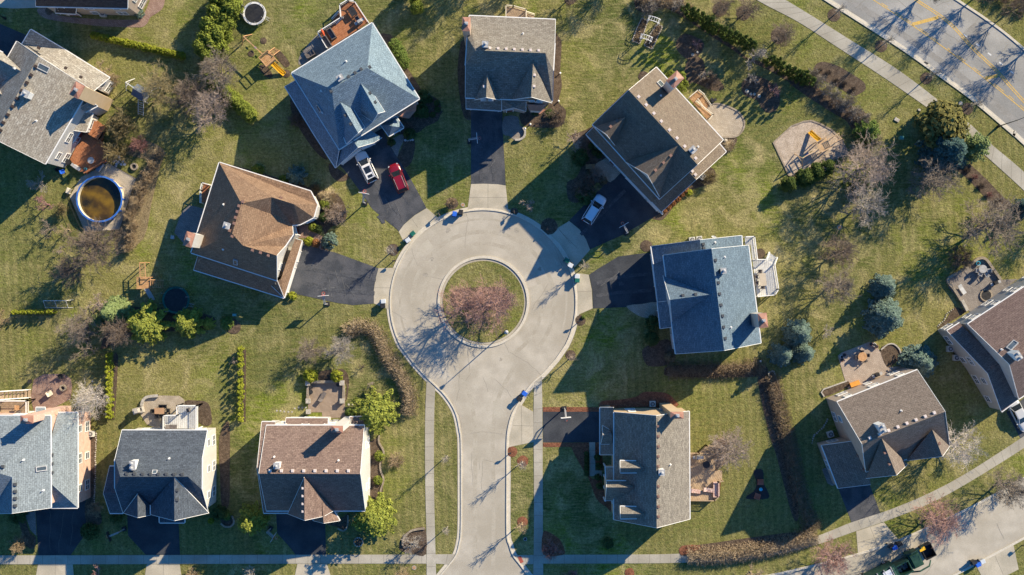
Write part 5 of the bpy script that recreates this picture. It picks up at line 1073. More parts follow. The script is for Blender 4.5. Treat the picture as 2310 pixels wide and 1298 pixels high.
ev((1988,648), 2.1, 5, 'uppermost blue spruce of the pair on the right lawn', 'spruce', F_SPRUCE, 'spruce_tree'); ev((1988,715), 3.1, 6.5, 'large blue spruce of the pair on the right lawn', 'spruce', F_SPRUCE, 'spruce_tree')
ev((1795,752), 2.3, 6, 'top spruce of the cluster right of the copper-capped chimney', 'spruce', F_SPRUCE, 'spruce_tree'); ev((1760,800), 1.9, 5, 'left spruce of the cluster right of the copper-capped chimney', 'spruce', F_SPRUCE, 'spruce_tree'); ev((1808,795), 1.8, 5, 'right spruce of the cluster right of the copper-capped chimney', 'spruce', F_SPRUCE, 'spruce_tree')
ev((2066,818), 2.9, 6, 'blue spruce at the top corner of the two-gabled house', 'spruce', F_SPRUCE, 'spruce_tree')
ev((2112,292), 3.9, 6.5, 'large bronze-green evergreen by the bend of the sidewalk', 'hedgeclump0', F_BRONZE); ev((2120,346), 3.9, 8.5, 'dark blue-green spruce in front of the bronze evergreen', 'spruce0', F_DSPR, 'spruce_tree'); ev((2188,335), 2.4, 6, 'loose green pine at the sidewalk beside the dark spruce', 'pine', F_LIGHT, 'pine_tree')
ev((1950,300), 2.1, 5, 'dark green pine right of the wood chip play area', 'pine', F_MID, 'pine_tree'); ev((1940,418), 1.7, 4, 'dark pine under the pale-limbed tree', 'pine', F_BOX, 'pine_tree'); ev((2306,470), 1.6, 4, 'dark spruce cut by the right edge', 'spruce', F_DSPR, 'spruce_tree')
prow('evergreen_shrub', 'hedgeclump', [(1776,418),(1812,402),(1838,390),(1862,380)], 1.35, 2.8, 'round green shrub from the left', 'shrub', 'in the row below the play area', 'round shrubs below the play area', leaf=F_DARB)
# tall arborvitae hedge top
tall = []
for i, (x, y) in enumerate([(522,-15),(500,8),(530,25),(496,38),(515,55),(486,68),(505,85),(478,98),(494,112),(465,112),(478,130)]): tall.append((x, y))
prow('arborvitae', 'hedgeclump', tall, 1.6, 4.5, 'bushy arborvitae from the top', 'tree', 'in the high hedge left of the white trampoline', 'tall arborvitae hedge', leaf=F_ARB)
prow('arborvitae', 'hedgeclump', lerp_px((478,178),(568,262),11), 1.15, 2.2, 'clipped green shrub from the left', 'shrub', 'in the diagonal hedge below the swing set', 'diagonal green hedge', leaf=F_ARB)
prow('evergreen_shrub', 'ball', lerp_px((214,82),(412,128),20), .62, 1.4, 'yellow-green shrub from left', 'shrub', 'in the low hedge at top left', 'low yellow-green hedge', leaf=F_YEL)
prow('evergreen_shrub', 'flame', lerp_px((38,705),(124,703),10), .45, 1.9, 'bright narrow evergreen from the left', 'shrub', 'in the short row below the soccer goal', 'short evergreen row on the left lawn', leaf=F_YEL)
prow('arborvitae', 'flame', [(251,780+v/ZS) for v in (95,150,200,250,305,365,415,470,530,585,635,682)], .56, 2.4, 'columnar arborvitae from the north', 'tree', 'in the row right of the white-limbed birch', 'arborvitae row by the birch', leaf=F_YEL)
prow('arborvitae', 'flame', [(545,780+v/ZS) for v in (30,75,130,190,265,345,400,450,500,560,615,662,715)], .50, 2.2, 'small golden arborvitae from the north', 'tree', 'in the row above the reddish-brown house', 'golden arborvitae row', leaf=F_YEL)
ne = [px('D',a,b+25) for a, b in ((1045,100),(1095,140),(1140,160),(1185,185),(1235,215),(1275,235),(1320,275),(1365,300),(1410,315),(1455,345),(1505,360),(1550,380),(1600,400),(1640,430),(1675,455))]
prow('arborvitae', 'flame', ne, .8, 5.4, 'dark arborvitae from the left', 'tree', 'in the long row above the boulder bed', 'long arborvitae row, left part', leaf=F_DARB)
ne2 = [px('D',a,b+20) for a, b in ((1865,600),(1925,612),(1965,650),(2015,682),(2065,702),(2110,728),(2150,755))] + [px('E',12,760),px('E',45,800),px('E',90,820)]
prow('arborvitae', 'flame', ne2, .75, 5.0, 'dark arborvitae beyond the silvery tree', 'tree', 'above the boulder bed', 'long arborvitae row, right part', leaf=F_DARB)
prow('arborvitae', 'hedgeclump', [(938,4),(942,24),(925,-14)], 1.1, 4.5, 'arborvitae from the lower end', 'tree', 'at the top edge beside the tan roofed house', 'arborvitae group at the top edge', leaf=F_ARB)
prow('evergreen_shrub', 'flame', [px('D',915,735),px('D',1020,745),px('D',1035,790),px('D',1055,830),px('D',1010,860),px('D',1035,890)], .65, 2.4, 'narrow green shrub', 'shrub', 'clockwise round the copper-topped chimney', 'evergreens round the chimney', leaf=F_ARB)
# small rounded shrubs
def sh(p, R, h, label, leaf, proto='ball', name='round_shrub', **k): return plant(name, proto, p, R, h, label, 'shrub', leaf=leaf, **k)
sh((702,848), 1.15, 1.6, 'bright golden shrub at the upper left corner of the walled patio', F_YEL); sh((762,847), 1.05, 1.6, 'bright golden shrub at the upper right corner of the walled patio', F_YEL)
sh((206,1197), 1.4, 1.8, 'big dark round shrub beside the shaded double driveway at bottom left', F_BOX); sh((45,1160), 1.6, 1.2, 'dark shrub mass left of the grey front path', F_BOX); sh((265,1163), 1.2, 1.4, 'dark shrub at the corner of the charcoal house', F_BOX)
sh((498,1156), 1.2, 1.4, 'dark green shrub at the lower right corner of the charcoal house', F_BOX); sh((513,1162), .8, 1.0, 'smaller green shrub beside the stone-edged bed', F_MID); sh((477,1175), .5, .8, 'tiny yellow shrub below the charcoal house', F_YEL)
sh((857,1028), .85, 1.1, 'small green shrub by the stone border, upper one', F_ARB); sh((853,1083), .75, 1.0, 'small green shrub by the stone border, lower one', F_ARB)
sh((583,385), 1.0, 1.3, 'round olive shrub along the top wall of the brown hipped house', F_ARB); sh((640,407), .8, 1.0, 'small yellow-green shrub left of the grey-green spruce', F_ARB); sh((735,462), .9, 1.4, 'bright green shrub at the bay of the brown hipped house', F_ARB); sh((732,490), .8, 1.2, 'dark green shrub below the bright one at the bay', F_BOX)
sh((706,513), .7, .9, 'round green shrub left of the front path of the brown hipped house', F_ARB); sh((719,517), .65, .9, 'darker round shrub touching the front path', F_BOX); sh((697,545), .75, 1.0, 'round golden-green shrub beside the garage corner', F_YEL); sh((713,548), .7, .9, 'russet and green round shrub next to the blue spruce', F_RUS)
sh((661,668), .7, 1.0, 'golden green shrub at the lower garage corner of the brown hipped house', F_YEL); sh((513,729), 1.1, .8, 'oval dark green shrub on the small mulch bed', F_MID); sh((645,665), .5, .8, 'small green shrub touching the lower garage corner', F_MID)
sh((1470,729), 1.2, 1.8, 'round clipped shrub beside the front path of the right blue-grey house', F_BOX); sh((1469,765), 1.1, 1.6, 'long dark shrub below the round clipped one', F_BOX, 'hedgeclump')
sh((955,220), 1.1, 1.3, 'largest round shrub in the dark bed between two top houses', F_BOX)
for i, (x, y) in enumerate([(970,226),(985,233),(987,249),(977,260),(962,260)]): sh((x, y), .5, .7, '%s little round shrub, clockwise, in the bed between two top houses' % ORD[i], F_BOX, group='little round shrubs in the dark bed')
sh((948,250), 1.2, 1.2, 'spreading dark shrub under the copper bay roof', F_BOX); sh((883,322), .65, .9, 'round shrub at the end of the narrow front path', F_BOX); sh((925,305), 1.0, 1.0, 'dark shrub between the front path and the black mulch bed', F_BOX)
for i, (x, y) in enumerate([(892,105),(899,118),(905,130),(911,142)]): sh((x, y), 1.1, 1.5, '%s green shrub down the right wall of the big blue-grey house' % ORD[i], F_MID, group='shrubs by the right wall of the blue-grey house')
for i, (x, y) in enumerate([(1333,331),(1341,345),(1352,352),(1357,340)]): sh((x, y), .5, .7, '%s small dark shrub below the brown porch roof' % ORD[i], F_BOX, group='small shrubs below the brown porch roof')
sh((1308,357), 1.4, 1.5, 'large dark shrub at the left of the shaded front bed', F_BOX); sh((1332,390), .6, .8, 'brown round shrub beside the wooden bench', F_OLB); sh((1361,408), .65, .9, 'brown round shrub at the tip of the paver path', F_OLB); sh((1322,440), 1.6, 1.2, 'dark green shrub left of the silver blue car', F_BOX)
for i, (x, y) in enumerate([(1497,475),(1507,466),(1517,458),(1528,449),(1537,438),(1546,430)]): sh((x, y), .55, .8, '%s russet shrub from the lower left along the brown garage wall' % ORD[i], F_RUS, group='russet shrubs along the garage wall')
sh((1553,435), .6, .7, 'yellow-green shrub ending the russet row', F_YEL); sh((1450,250), .01, .01, 'x', F_BOX) if False else None
for i, (x, y) in enumerate([(1348,1032),(1350,1052),(1348,1075),(1352,1095)]): sh((x, y), .55, .9, '%s dark shrub from the top along the porch of the three-dormer house' % ORD[i], F_BOX, group='shrubs along the porch')
for i in range(7): sh((1323, 1024+i*7.5), .42, .7, '%s box shrub from the top, left of the concrete front walk' % ORD[i], F_BOX, group='box shrubs left of the front walk')
sh((1372,1225), .9, .6, 'low dark shrub on the shaded lawn of the three-dormer house', F_BOX); sh((1510,805), .9, .9, 'grey-brown shrub near the corner of the right blue-grey house', F_OLB); sh((315,32), .85, 1.2, 'pale sage shrub at the corner of the charcoal roofed house', F_SPRUCE)
sh((1205,1035) if False else (1318,1017), .01, .01, 'x', F_BOX) if False else None
sh((190,922), 1.1, 1.0, 'green shrub under the birch beside the pink wall', F_MID); sh((790,930), .8, .8, 'leafy green plant right of the patio chimney', F_MID); sh((240,500), .01, .01, 'x', F_BOX) if False else None
sh((1240,258), .8, .7, 'dark shrub below the copper bay of the tan roofed house', F_BOX); sh((1207,250), .8, .7, 'dark shrub at the porch of the tan roofed house', F_BOX)
sh((1316,716), .35, .5, 'tiny green plant by the mailbox right of the court', F_MID)
plant('ornamental_grass', 'grass', (748,446), 1.5, 1.5, 'large tuft of straw-coloured ornamental grass right of the bay', 'grass'); plant('ornamental_grass', 'grass', (712,425), 1.0, 1.3, 'smaller tuft of dry ornamental grass above the bay', 'grass', leaf=F_OLB)
plant('ornamental_grass', 'grass', (728,440), .8, 1.0, 'middle tuft of dry grass between two larger ones', 'grass', leaf=F_TAN)
plant('ornamental_grass', 'grass', (1645,330), 1.1, .8, 'dry grass clump at the foot of the round patio', 'grass', leaf=F_TAN)
# brown twig hedges
def twig_hedge(P, wd, h, label, dens=70, m=None, seed=3, sub=4):
    random.seed(seed); Q = g2(smooth_path(P, sub)); mb = MB(); tot = 0
    for a, b in zip(Q[:-1], Q[1:]):
        L = hypot(b[0]-a[0], b[1]-a[1]); dx, dy = (b[0]-a[0])/L, (b[1]-a[1])/L
        for _ in range(int(L*wd*dens)):
            s = random.uniform(0, L); o = random.gauss(0, .28)*wd; o = max(-wd*.6, min(wd*.6, o)); hh = h*(1 - (abs(o)/wd*1.5)**2.2)*random.uniform(.35, 1.08)
            p = Vector((a[0]+dx*s - dy*o, a[1]+dy*s + dx*o, max(.02, hh*random.uniform(.3, .9)))); d = (rv()*.9 + Vector((0, 0, .75)) + Vector((-dy*o, dx*o, 0))*.6).normalized()
            stick(mb, p, p + d*random.uniform(.25,.6), .022, .013)
    o = mb.build('bare_hedge', m or BARK['brown']); tag(o, label, 'hedge'); return o
HB = mat('tan_hedge_twigs', (0.30,0.225,0.14), (0.40,0.31,0.205), 0.9, 1.2, .3, 5); HB2 = mat('brown_hedge_twigs', (0.19,0.14,0.09), (0.27,0.205,0.135), 0.9, 1.2, .3, 5)
twig_hedge([(783,752),(800,738),(835,738),(857,760),(870,795),(893,830),(914,862),(926,900),(922,935)], 2.0, 1.8, 'tan leafless hedge curving down the lawn left of the street', 190, HB)
twig_hedge([(1505,838),(1560,834),(1640,836),(1700,828),(1722,832)], 2.0, 1.4, 'brown leafless hedge below the right blue-grey house', 170, HB2, 4)
twig_hedge([(1735,850),(1748,880),(1760,930),(1778,1000),(1795,1080),(1815,1150),(1835,1195)], 2.1, 1.6, 'long brown leafless hedge running down behind the tan deck', 170, HB2, 5)
twig_hedge([(1550,1252),(1620,1252),(1700,1242),(1770,1227),(1840,1205)], 2.2, 1.8, 'brown leafless hedge overhanging the lower right sidewalk', 210, HB, 6)
random.seed(1234)
# ------------------------------------------------------------------ made things
class Loc:
    """local frame: x forward, y left, placed at pixel p, turned by ang (degrees, picture angle counter-clockwise from +x)"""
    def __init__(s, p, ang=0, z=0.0): s.o = gp(p); s.a = radians(ang); s.c = cos(s.a); s.s = sin(s.a); s.z = z
    def __call__(s, x, y, z=0.0): return Vector((s.o.x + x*s.c - y*s.s, s.o.y + x*s.s + y*s.c, s.z + z))
def T0(name, label, cat, p, z=0.0, group=None): g = gp(p); return thing(name, label, cat, (g.x, g.y, z), group)
def paint_mat(n, c): 
    m = mat(n, c, tuple(min(1, v*1.03) for v in c), 0.25, 1.0, spec=0.6); m.node_tree.nodes['Principled BSDF'].inputs['Coat Weight'].default_value = 0.6; return m
TYRE = mat('tyre_rubber', (0.015,0.015,0.015), None, 0.9); CGL = mat('car_glass', (0.015,0.02,0.025), None, 0.05, spec=0.9); REDL = mat('red_lamp_lens', (0.35,0.01,0.01), None, 0.3)
def car(p, ang, L, Wd, Ht, m, label, cat, roofglass=False, rails=True, sedan=False):
    f = Loc(p, ang); r = T0('parked_car', label, cat, p)
    hw = Wd/2; st = [(-.5,.72,.55,.78),(-.485,.88,.45,.9),(-.455,.96,.4,.97),(-.36,1,.3,1.02),(-.1,1,.28,1.0),(.15,1,.28,.98),(.3,.98,.28,.96),(.39,.955,.3,.89),(.445,.89,.34,.82),(.482,.74,.4,.73),(.5,.50,.5,.62)]
    m_ = MB(); vs = []
    for x, wf, z0, z1 in st:
        w_ = hw*wf; crown = .05 if x > .2 or x < -.4 else 0
        for y, z in ((-w_*.9, z0), (-w_, z0+.12), (-w_, z1-.14), (-w_*.9, z1-.02), (-w_*.5, z1+crown), (w_*.5, z1+crown), (w_*.9, z1-.02), (w_, z1-.14), (w_, z0+.12), (w_*.9, z0)): vs.append(f(x*L, y, z))
    n = 10; k = len(st); fs = [(i*n+j, (i+1)*n+j, (i+1)*n+(j+1) % n, i*n+(j+1) % n) for i in range(k-1) for j in range(n)] + [tuple(range(n)), tuple((k-1)*n + n-1-j for j in range(n))]
    m_.add(vs, fs); b = m_.build('body', m, r, True)
    # cabin: glass band then roof
    xb0, xb1 = (-.40, .22) if sedan else (-.485, .25); xt0, xt1 = (-.24, .04) if sedan else (-.40, .05); zb = .96; zt = Ht - .06
    def loopr(x0, x1, w0, z, nn=4):
        o = []
        for sx, sy in ((1,1),(-1,1),(-1,-1),(1,-1)):
            xx = x1 if sx > 0 else x0; q = w0*(.86 if sx > 0 else .9)
            o += ([f(xx*L, sy*q, z)] if nn == 4 else [])
        return o
    B0 = [f(xb1*L, hw*.80, zb), f((xb1-.06)*L, hw*.93, zb), f(xb0*L, hw*.90, zb), f(xb0*L, -hw*.90, zb), f((xb1-.06)*L, -hw*.93, zb), f(xb1*L, -hw*.80, zb)]
    T1 = [f(xt1*L, hw*.62, zt), f((xt1-.04)*L, hw*.74, zt), f(xt0*L, hw*.70, zt), f(xt0*L, -hw*.70, zt), f((xt1-.04)*L, -hw*.74, zt), f(xt1*L, -hw*.62, zt)]
    m_ = MB(); m_.add(B0 + T1, [(i, (i+1) % 6, 6+(i+1) % 6, 6+i) for i in range(6)] + [(5,4,3,2,1,0), (6,7,8,9,10,11)]); m_.build('windscreen_and_windows', CGL, r)
    m_ = MB(); up = [Vector((v.x, v.y, v.z + .05)) for v in T1]; ins = [f(xt1*L*.7, hw*.5, zt+.09), f((xt1-.05)*L, hw*.58, zt+.09), f((xt0+.03)*L, hw*.56, zt+.09), f((xt0+.03)*L, -hw*.56, zt+.09), f((xt1-.05)*L, -hw*.58, zt+.09), f(xt1*L*.7, -hw*.5, zt+.09)]
    m_.add(T1 + up + ins, [(i, (i+1) % 6, 6+(i+1) % 6, 6+i) for i in range(6)] + [(6+i, 6+(i+1) % 6, 12+(i+1) % 6, 12+i) for i in range(6)] + [(12,13,14,15,16,17)])
    for (i) in range(6):
        if i in (2, 5): continue
    for i in (0, 2, 3, 5, 1, 4):
        m_.bar(B0[i] , T1[i], .07, .07)
    rr = m_.build('roof', m, r, False)
    if roofglass:
        m_ = MB(); c = f((xt0+xt1)/2*L + .25, 0, zt+.10); m_.box(c, (1.0, hw*.95, .02), f.a); m_.box(f((xt0)*L + .35, 0, zt+.10), (.45, hw*.8, .02), f.a); m_.build('sunroof', CGL, rr)
    if rails:
        for s in (-1, 1): m_ = MB(); m_.tube([f((xt1-.05)*L, s*hw*.66, zt+.08), f((xt1-.08)*L, s*hw*.66, zt+.15), f((xt0+.04)*L, s*hw*.64, zt+.15), f((xt0+.01)*L, s*hw*.64, zt+.08)], .022, 6); m_.build('roof_rail', GREYM, r)
    for x in (-.31, .31):
        for s in (-1, 1):
            m_ = MB(); a = f(x*L, s*(hw-.22), .34); c = f(x*L, s*(hw+.01), .34); m_.tube([a, c], .34, 16); wh = m_.build('wheel', TYRE, r)
            m_ = MB(); m_.tube([f(x*L, s*(hw-.05), .34), f(x*L, s*(hw+.025), .34)], .2, 12); m_.build('rim', GREYM, wh)
    for s in (-1, 1):
        m_ = MB(); m_.box(f(.45*L, s*hw*.72, .79), (.26, .2, .08), f.a - s*.5); m_.build('headlight', mat('headlight_lens', (.35,.36,.38), None, .1), r)
        m_ = MB(); m_.box(f(-.487*L, s*hw*.74, .82), (.12, .34, .18), f.a); m_.build('tail_light', REDL, r)
        m_ = MB(); m_.box(f(.17*L, s*(hw+.09), 1.0), (.14, .2, .14), f.a); m_.build('wing_mirror', m, r)
    return r
car((828,378), 115.5, 4.9, 1.95, 1.75, paint_mat('white_car_paint', (.70,.70,.70)), 'white SUV with a glass sunroof, parked in front of the garage', 'car', True)
car((899,403), 112, 4.5, 1.85, 1.65, paint_mat('red_car_paint', (.19,.006,.014)), 'bright red SUV on the upper left driveway', 'car')
car((1340,473), 58, 4.7, 1.85, 1.65, paint_mat('silver_blue_car_paint', (.62,.68,.74)), 'pale silver estate car in the shade on the upper right driveway', 'car')
car((2296,938), -62, 4.8, 1.85, 1.5, paint_mat('silver_car_paint', (.48,.49,.49)), 'silver saloon half hidden at the right edge by the plum-brown roofed house', 'car', rails=False, sedan=True)
# green rubbish truck with its front fork and box
f = Loc((2015,1276), 27, 0); r = T0('rubbish_truck', 'dark green front-loading rubbish truck with an open hopper on the lower right road', 'truck', (2015,1276))
m_ = MB(); m_.box(f(-3.9,0,1.9), (7.0,2.4,2.6), f.a); m_.box(f(-3.9,0,3.25), (6.6,1.9,.25), f.a, taper=.9); bd = m_.build('body', DGREEN, r)
m_ = MB()
for i in range(6): m_.box(f(-6.6+i*1.1,0,3.3), (.12,2.44,.34), f.a)
m_.build('body_rib', GREYM, bd)
m_ = MB(); m_.box(f(.7,.75,2.1), (2.2,.16,2.2), f.a); m_.box(f(.7,-.95,2.1), (2.2,.16,2.2), f.a); m_.box(f(-.35,-.1,2.1), (.12,1.6,2.2), f.a); m_.box(f(1.75,-.1,1.9), (.14,1.6,1.8), f.a); m_.box(f(.7,-.1,1.1), (2.0,1.5,.2), f.a); m_.build('hopper', DGREEN, r)
m_ = MB(); random.seed(3)
for i in range(40): m_.box(f(.7+random.uniform(-.9,.9), -.1+random.uniform(-.6,.6), 1.35+random.uniform(0,.3)), (random.uniform(.15,.45),random.uniform(.15,.4),.2), random.uniform(0,3))
m_.build('rubbish', mat('mixed_rubbish', (.35,.33,.30), (.12,.13,.16), .9, 3), r)
m_ = MB(); m_.box(f(2.9,.1,1.5), (1.7,2.3,1.9), f.a); m_.box(f(2.9,.1,2.6), (1.4,2.1,.3), f.a, taper=.85); cb = m_.build('cab', DGREEN, r)
m_ = MB(); m_.box(f(3.76,.1,1.9), (.05,2.0,.8), f.a); m_.build('windscreen', CGL, cb)
for s in (-1, 1):
    m_ = MB(); m_.tube([f(1.4,s*1.35,1.9), f(2.6,s*1.45,3.1), f(4.2,s*1.45,2.9), f(5.0,s*1.3,1.6)], [.12,.13,.12,.09], 8); m_.build('lifting_arm', DGREEN, r)
m_ = MB(); m_.box(f(5.3,.1,.75), (1.7,2.1,.1), f.a)
for dx, dy, sx, sy in ((0,1.0,1.7,.1),(0,-1.0,1.7,.1),(.8,0,.1,2.1),(-.8,0,.1,2.1)): m_.box(f(5.3+dx,.1+dy,1.3), (sx,sy,1.1), f.a)
m_.build('front_bin', BLACK, r)
m_ = MB(); m_.box(f(4.6,.9,1.9), (.9,.5,.2), f.a); m_.build('warning_panel', YELLOW, r)
m_ = MB(); m_.box(f(-1.9,.2,3.42), (1.2,1.5,.05), f.a); m_.build('roof_panel', mat('pale_roof_panel', (.55,.57,.6), None, .6), r)
for x in (-6.4,-5.2,-1.2,2.8):
    for s in (-1,1): m_ = MB(); m_.tube([f(x,s*.85,.52), f(x,s*1.22,.52)], .52, 16); wh = m_.build('wheel', TYRE, r); m_ = MB(); m_.tube([f(x,s*1.2,.52), f(x,s*1.25,.52)], .26, 10); m_.build('rim', GREYM, wh)
# bins
def bin_(p, ang, lid, body, label, h=1.05, tip=False):
    f = Loc(p, ang); r = T0('wheelie_bin', label, 'bin', p); m_ = MB(); m_.box(f(0,0,h/2), (.62,.56,h-.1), f.a); m_.v = [((v[0]-f.o.x)*(.82+.18*v[2]/h)+f.o.x, (v[1]-f.o.y)*(.82+.18*v[2]/h)+f.o.y, v[2]) for v in m_.v]; m_.build('bin_body', body, r)
    m_ = MB(); m_.box(f(.02,0,h), (.74,.66,.09), f.a, taper=.88); m_.box(f(-.36,0,h-.05), (.06,.5,.06), f.a); m_.build('lid', lid, r)
    for s in (-1,1): m_ = MB(); m_.tube([f(-.3,s*.24,.13), f(-.3,s*.32,.13)], .13, 10); m_.build('wheel', TYRE, r)
GL = mat('pale_grey_lid', (.5,.53,.55), None, .5)
bin_((1026,484), 80, BLUE, BLUE, 'blue bin at the top of the court, beside the small tree in a mulch ring'); bin_((1040,480), 80, BLACK, BLACK, 'black bin touching the blue one at the top of the court'); bin_((932,528), 40, GREEN, GREEN, 'green bin at the upper left apron of the court'); bin_((921,543), 35, GL, GREYM, 'pale lidded bin next to the green one, upper left of the court')
bin_((1278,588), -30, GREEN, GREEN, 'dark green bin in the shade at the right kerb'); bin_((1286,599), -30, GL, GREEN, 'pale lidded bin in the shade, just below a dark green bin'); bin_((1301,624), -5, GL, GL, 'pale lidded bin on the right concrete apron'); bin_((1301,633), -5, GREEN, GREEN, 'green bin on the right concrete apron')
bin_((1183,887), -35, BLUE, BLUE, 'blue bin at the right kerb of the street'); bin_((1172,899), -35, BLACK, BLACK, 'black bin at the right kerb of the street'); bin_((866,680), 5, GL, GREYM, 'grey bin at the foot of the left concrete apron'); bin_((865,690), 5, BLACK, BLACK, 'black bin below the grey one on the left apron')
bin_((2025,1225), 25, BLACK, BLACK, 'black bin above the rubbish truck'); bin_((2014,1233), 25, BLUE, BLUE, 'blue bin right behind the rubbish truck fork'); bin_((2005,1228), 25, BLACK, GREYM, 'dark grey bin left of the blue one above the truck'); bin_((2201,1271), 25, BLUE, BLUE, 'blue bin at the lower kerb, bottom right'); bin_((2211,1264), 25, GL, GREYM, 'grey bin at the lower kerb, bottom right'); bin_((2192,1266), 25, BLACK, BLACK, 'black bin behind the lower right blue bin')
def mailbox(p, ang, label, col=BLACK):
    f = Loc(p, ang); r = T0('mailbox', label, 'mailbox', p); m_ = MB(); m_.bar(f(0,0,0), f(0,0,1.15), .1); m_.bar(f(-.1,0,1.05), f(.3,0,1.05), .08); m_.build('post', col, r)
    m_ = MB(); m_.box(f(.2,0,1.22), (.52,.2,.2), f.a); m_.tube([f(-.06,0,1.32), f(.46,0,1.32)], .1, 10); m_.build('box', col, r); m_ = MB(); m_.box(f(.3,.12,1.35), (.04,.02,.2), f.a); m_.build('flag', RED, r)
for q in (((990,483),-60,'mailbox on the lawn edge left of the blue bin'),((1159,477),-80,'mailbox at the kerb by the right edge of the top driveway'),((1236,514),-120,'mailbox in the dark mulch bed by the upper right apron'),((888,589),0,'mailbox at the left kerb above the concrete apron'),((1307,725),180,'mailbox in the square bed right of the court'),((1152,1021),180,'mailbox in the red mulch bed beside the street'),((2306,1230),120,'mailbox at the bottom right driveway'),((1407,522),90,'grey mailbox-like post') )[:7]: mailbox(q[0], q[1], q[2])
def lamp(p, ang, h, arm, label):
    f = Loc(p, ang); r = T0('street_lamp', label, 'street lamp', p); m_ = MB(); m_.disc(f(0,0), .22, 0, .9, 12, r1=.14); m_.tube([f(0,0,.5), f(0,0,h)], [.09,.055], 10); m_.build('pole', DKMETAL, r)
    if arm: m_ = MB(); m_.tube([f(0,0,h-.1), f(arm*.5,0,h+.25), f(arm,0,h+.2)], .045, 8); m_.build('arm', DKMETAL, r)
    c = f(arm, 0, h+.1); m_ = MB(); m_.disc(c, .16, c.z-.2, c.z+.15, 12, r1=.30); m_.disc(c, .30, c.z+.15, c.z+.36, 14, r1=.06); m_.build('lamp_head', GREYM, r)
lamp((1143,746), -110, 6.6, 0, 'lone street lamp at the lower right edge of the round island'); lamp((2251,286), 22, 7.0, 1.7, 'dark street lamp reaching over the kerb of the grey road'); lamp((6,2) and (12,42), 60, 4.5, .8, 'dark lamp post on the lawn at the top left corner')
def hoop(p, ang, label, board=WHITE, h=3.9, arm=1.2):
    f = Loc(p, ang); r = T0('basketball_hoop', label, 'basketball hoop', p); m_ = MB(); m_.bar(f(0,0,0), f(0,0,2.9), .13); m_.bar(f(0,.05,2.0), f(arm,.05,3.0), .06); m_.bar(f(0,-.05,2.0), f(arm,-.05,3.0), .06); m_.bar(f(0,.08,2.9), f(arm,.08,3.6), .06); m_.bar(f(0,-.08,2.9), f(arm,-.08,3.6), .06); m_.build('pole', GREYM, r)
    m_ = MB(); m_.box(f(0,0,.12), (.6,.7,.24), f.a); m_.build('base', BLACK, r)
    m_ = MB(); m_.box(f(arm+.05,0,3.4), (.06,1.5,1.0), f.a); b = m_.build('backboard', board, r); m_ = MB(); m_.bar(f(arm+.1,-.3,3.25), f(arm+.1,.3,3.25), .03,.04); m_.bar(f(arm+.1,-.3,3.6), f(arm+.1,.3,3.6), .03,.04); m_.build('target_square', RED, b)
    m_ = MB(); c = f(arm+.4,0,3.05); m_.ring(c, .24, .03, 3.03, 3.06, 16); m_.build('rim', RED, r)
    m_ = MB()
    for i in range(10): t = 2*pi*i/10; m_.bar((c.x+.22*cos(t), c.y+.22*sin(t), 3.03), (c.x+.12*cos(t+.5), c.y+.12*sin(t+.5), 2.65), .012)
    m_.build('net', WHITE, r)
hoop((824,459), 80, 'basketball hoop at the left edge of the driveway with the two SUVs'); hoop((739,686), 95, 'basketball hoop on the lower edge of the left driveway'); hoop((1059,320), 5, 'basketball hoop on the left edge of the top driveway'); hoop((1412,527), 120, 'basketball hoop at the lower edge of the upper right driveway')
hoop((1273,921), -85, 'basketball hoop with a white board over the black driveway right of the street', arm=1.0); hoop((281,1193), 200, 'basketball hoop lying in shade left of the charcoal house driveway', BLACK); hoop((611,1192), -30, 'basketball hoop beside the shaded driveway of the reddish-brown house', GREYM)
def tramp(p, R, rim, bedm, label, net=True, h=.95):
    r = T0('trampoline', label, 'trampoline', p); c = gp(p); m_ = MB(); m_.disc(c, R-.25, h-.03, h, 36); m_.build('jumping_mat', bedm, r); m_ = MB(); m_.ring(c, R, .3, h-.02, h+.05, 40); m_.build('edge_pad', rim, r)
    for i in range(8): t = 2*pi*(i+.3)/8; m_ = MB(); m_.bar((c.x+R*.95*cos(t), c.y+R*.95*sin(t), 0), (c.x+R*.97*cos(t), c.y+R*.97*sin(t), h+(1.75 if net else 0)), .05); m_.build('pole', GREYM, r)
    if net:
        m_ = MB(); N = 96
        for i in range(N):
            t = 2*pi*i/N; t2 = 2*pi*(i+6)/N; m_.bar((c.x+R*.96*cos(t), c.y+R*.96*sin(t), h), (c.x+R*.96*cos(t2), c.y+R*.96*sin(t2), h+1.7), .008)
        m_.ring(c, R*.97, .03, h+1.68, h+1.72, 36); m_.build('safety_net', BLACK, r)
    f = Loc(p, -20); m_ = MB(); m_.bar(f(R,.2,h), f(R+.5,.2,0), .05); m_.bar(f(R,-.2,h), f(R+.5,-.2,0), .05)
    for k in (.3,.6): m_.bar(f(R+.5*k,.2,h*(1-k)), f(R+.5*k,-.2,h*(1-k)), .05)
    m_.build('ladder', GREYM, r)
tramp((577,34), 1.75, WHITE, BLACK, 'white-rimmed trampoline on the lawn above the swing set'); tramp((401,677), 2.05, GREEN, BLACK, 'large dark green-rimmed trampoline in the shade of the brown hipped house')
